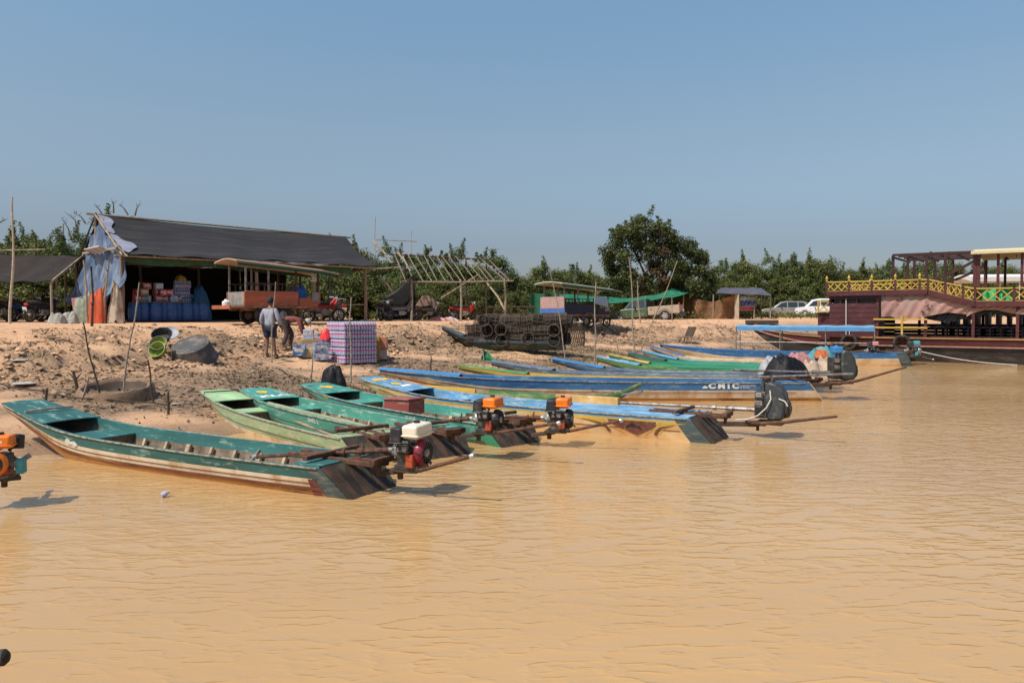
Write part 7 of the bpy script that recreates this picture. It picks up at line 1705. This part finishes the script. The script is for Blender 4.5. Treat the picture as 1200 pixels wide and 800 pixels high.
def person(name_label, loc, rz, J, V2, shirtm, legm, shorts, cap):
    t = thing('person', name_label, 'person', loc, rz, 'people on the bank')
    names = list(J['v']); ix = {k: i for i, k in enumerate(names)}
    V = [J['v'][k][0] for k in names]; Rr = [J['v'][k][1] for k in names]
    E = [(ix[a], ix[c]) for a, c in J['e']]
    for sd in 'LR':                                   # five fingers on each hand
        palm = Vector(J['v']['palm' + sd][0]); wr = Vector(J['v']['wrist' + sd][0]); d = (palm - wr).normalized(); sidev = d.cross(Vector((1, 0, 0))).normalized(); inw = Vector((1 if sd == 'L' else -1, 0, 0))
        for q, (off, ln) in enumerate(((-.03, .075), (-.010, .085), (.010, .08), (.028, .062))):
            a = palm + sidev * off + d * .035; m_ = a + d * ln * .5 + inw * .01; e = m_ + d * ln * .45 + inw * .03
            i0 = len(V); V += [a, m_, e]; Rr += [.010, .009, .007]; E += [(ix['palm' + sd], i0), (i0, i0 + 1), (i0 + 1, i0 + 2)]
        a = palm - sidev * .035 - d * .02; e = a - sidev * .025 + d * .045 + inw * .015; i0 = len(V); V += [a, e]; Rr += [.012, .009]; E += [(ix['palm' + sd], i0), (i0, i0 + 1)]
    b = skin_body([tuple(v) for v in V], E, Rr, 1)
    hc, hf, hu = J['head']; f, u, r = head_mb(b, hc, hf, hu)
    b.build('body', SKIN, t, angle=80)
    def sub_skin(keys, edges, grow, nm, m_):
        ks = list(keys); jx = {k: i for i, k in enumerate(ks)}; VV = []; RR = []
        for k in ks:
            v, r_ = V2[k]
            VV.append(tuple(v)); RR.append(tuple((x + grow) for x in (r_ if isinstance(r_, tuple) else (r_, r_))))
        o = skin_body(VV, [(jx[a], jx[c]) for a, c in edges], RR, 2).build(nm, m_, t, angle=80); return o
    sub_skin(*J['shirt'], 'shirt', shirtm); sub_skin(*J['legs'], 'shorts' if shorts else 'trousers', legm)
    h = MB(); C = Vector(hc)
    vs = []
    if cap:
        h.xf(Matrix())
        def dome(a, v): 
            th = lerp(0, 1.62, a); ph = v * 2 * math.pi
            return C + r * math.sin(th) * math.sin(ph) * .088 + f * (math.sin(th) * math.cos(ph) * .106 - .004) + u * (math.cos(th) * .125 + .004)
        h.sheet(dome, 10, 24, .01)
        h.sheet(lambda a, v: C + f * (.085 + .085 * a) + r * lerp(-.07, .07, v) * (1 - .35 * a * a) + u * (.02 + .03 * (1 - (2 * v - 1) ** 2) - .02 * a), 5, 8, .008)
        h.build('cap', cap, t, angle=70)
    hh = MB()
    hh.sheet(lambda a, v: C + r * math.sin(lerp(.9, 2.1, a)) * math.sin(lerp(1.1, 5.18, v)) * .083 + f * (math.sin(lerp(.9, 2.1, a)) * math.cos(lerp(1.1, 5.18, v)) * .101 - .004) + u * math.cos(lerp(.9, 2.1, a)) * .118, 8, 16, .012); hh.build('hair', HAIR, t, angle=70)
    fe = MB()
    for sd in 'LR':
        a = Vector(J['v']['toe' + sd][0]); k_ = Vector(J['v']['ankle' + sd][0]); fe.bar(Vector((k_.x, k_.y - .05, a.z - .035)), Vector((a.x, a.y + .07, a.z - .035)), .09, .018)
    fe.build('sandals', RUBBER, t, bevel=.006)
    return t
# standing man: back to the water, checked shirt, dark shorts
Vs = dict(pelvis=((0, 0, .86), (.135, .10)), spine=((0, -.01, 1.02), (.13, .095)), chest=((0, -.01, 1.24), (.155, .10)), neck=((0, .0, 1.385), (.052, .052)), headb=((0, .02, 1.46), (.05, .05)))
for sd, sg in (('L', -1), ('R', 1)):
    Vs['sh' + sd] = ((.165 * sg, -.01, 1.31), (.058, .055)); Vs['elbow' + sd] = ((.25 * sg, -.03 if sg > 0 else .0, 1.06), (.042, .042)); Vs['wrist' + sd] = ((.275 * sg + .02, .08, .85), (.028, .028)); Vs['palm' + sd] = ((.28 * sg + .02, .10, .78), (.026, .036))
    Vs['hip' + sd] = ((.085 * sg, 0, .82), (.088, .088)); Vs['knee' + sd] = ((.10 * sg, .03 if sg < 0 else -.02, .46), (.056, .056)); Vs['ankle' + sd] = ((.10 * sg + (.04 if sg > 0 else 0), -.03 if sg < 0 else .02, .085), (.036, .036)); Vs['toe' + sd] = ((.11 * sg + (.04 if sg > 0 else 0), .12 if sg < 0 else .16, .045), (.038, .028))
Es = [('pelvis', 'spine'), ('spine', 'chest'), ('chest', 'neck'), ('neck', 'headb')]
for sd in 'LR': Es += [('chest', 'sh' + sd), ('sh' + sd, 'elbow' + sd), ('elbow' + sd, 'wrist' + sd), ('wrist' + sd, 'palm' + sd), ('pelvis', 'hip' + sd), ('hip' + sd, 'knee' + sd), ('knee' + sd, 'ankle' + sd), ('ankle' + sd, 'toe' + sd)]
def shirt_def(hem):
    ks = ['chest', 'spine', 'hem', 'collar'] + [a + s for s in 'LR' for a in ('sh', 'elbow', 'cuff')]
    ed = [('chest', 'spine'), ('spine', 'hem'), ('chest', 'collar')] + [e for s in 'LR' for e in (('chest', 'sh' + s), ('sh' + s, 'elbow' + s), ('elbow' + s, 'cuff' + s))]
    return ks, ed
def with_cuffs(V, hem, hr):
    ex = {'hem': (hem, hr), 'collar': (tuple(Vector(V['chest'][0]).lerp(Vector(V['neck'][0]), .92)), (.055, .05))}
    for s in 'LR':
        e = Vector(V['elbow' + s][0]); w_ = Vector(V['wrist' + s][0]); ex['cuff' + s] = (tuple(e.lerp(w_, .78)), (.034, .034))
    return ex
ks, ed = shirt_def(None)
J1 = dict(v=Vs, e=Es, head=((0, .035, 1.555), (0, 1, -.08), (0, .05, 1)), shirt=(ks, ed, .022), legs=(['pelvis', 'hipL', 'hipR', 'kL', 'kR'], [('pelvis', 'hipL'), ('pelvis', 'hipR'), ('hipL', 'kL'), ('hipR', 'kR')], .022))
def build_person(lab, loc, rz, J, hem, hr, shirtm, legm, shorts, cap):
    V = J['v']; ex = with_cuffs(V, hem, hr)
    for s in 'LR':
        if shorts: ex['k' + s] = (tuple(Vector(V['hip' + s][0]).lerp(Vector(V['knee' + s][0]), .80)), (.082, .082))
        else:
            ex['k' + s] = (V['knee' + s][0], (.06, .06)); ex['a' + s] = (tuple(Vector(V['knee' + s][0]).lerp(Vector(V['ankle' + s][0]), .92)), (.05, .05))
    J = dict(J); l_ = J['legs']
    if not shorts: J['legs'] = (l_[0] + ['aL', 'aR'], l_[1] + [('kL', 'aL'), ('kR', 'aR')], l_[2])
    V2 = dict(V); V2.update(ex)
    return person(lab, loc, rz, J, V2, shirtm, legm, shorts, cap)
CHK = mat('grey_check_shirt', (.36, .36, .40), .85, .15, 9, c2=(.17, .19, .27), amt=.35, s2=16, st=(1, 1, .5))
build_person('man in grey checked shirt and dark shorts standing with his back to the water', ground_px(317, 419), R(-6), J1, (0, -.01, .80), (.175, .13), CHK, mat('dark_shorts', (.025, .03, .045), .8, .3), True, mat('black_cap', (.02, .02, .025), .8, .3))
# bending man, seen from his right side
Vb = dict(pelvis=((0, -.10, .80), (.125, .11)), spine=((0, .06, .90), (.12, .11)), chest=((0, .27, .90), (.145, .105)), neck=((0, .42, .85), (.05, .05)), headb=((0, .48, .82), (.05, .05)))
for sd, sg in (('L', -1), ('R', 1)):
    Vb['sh' + sd] = ((.16 * sg, .34, .87), (.056, .055)); Vb['elbow' + sd] = ((.20 * sg, .40, .62), (.042, .042)); Vb['wrist' + sd] = ((.17 * sg, .48, .40), (.028, .028)); Vb['palm' + sd] = ((.16 * sg, .50, .33), (.026, .036))
    Vb['hip' + sd] = ((.085 * sg, -.10, .77), (.088, .088)); Vb['knee' + sd] = ((.10 * sg, -.02 if sg > 0 else .10, .43), (.056, .056)); Vb['ankle' + sd] = ((.10 * sg, -.16 if sg > 0 else .02, .085), (.036, .036)); Vb['toe' + sd] = ((.11 * sg, -.01 if sg > 0 else .17, .045), (.038, .028))
J2 = dict(v=Vb, e=Es, head=((0, .565, .80), (0, .55, -.8), (0, .8, .55)), shirt=(ks, ed, .022), legs=(['pelvis', 'hipL', 'hipR', 'kL', 'kR'], [('pelvis', 'hipL'), ('pelvis', 'hipR'), ('hipL', 'kL'), ('hipR', 'kR')], .020))
build_person('man in rust red shirt and beige cap bending down to the cartons', ground_px(338, 410), R(-82), J2, (0, -.10, .84), (.15, .125), mat('rust_red_shirt', (.20, .055, .045), .85, .2, 7, c2=(.12, .035, .03), amt=.3), mat('brown_trousers', (.075, .055, .045), .85, .3), False, mat('beige_cap', (.42, .36, .28), .85, .15))
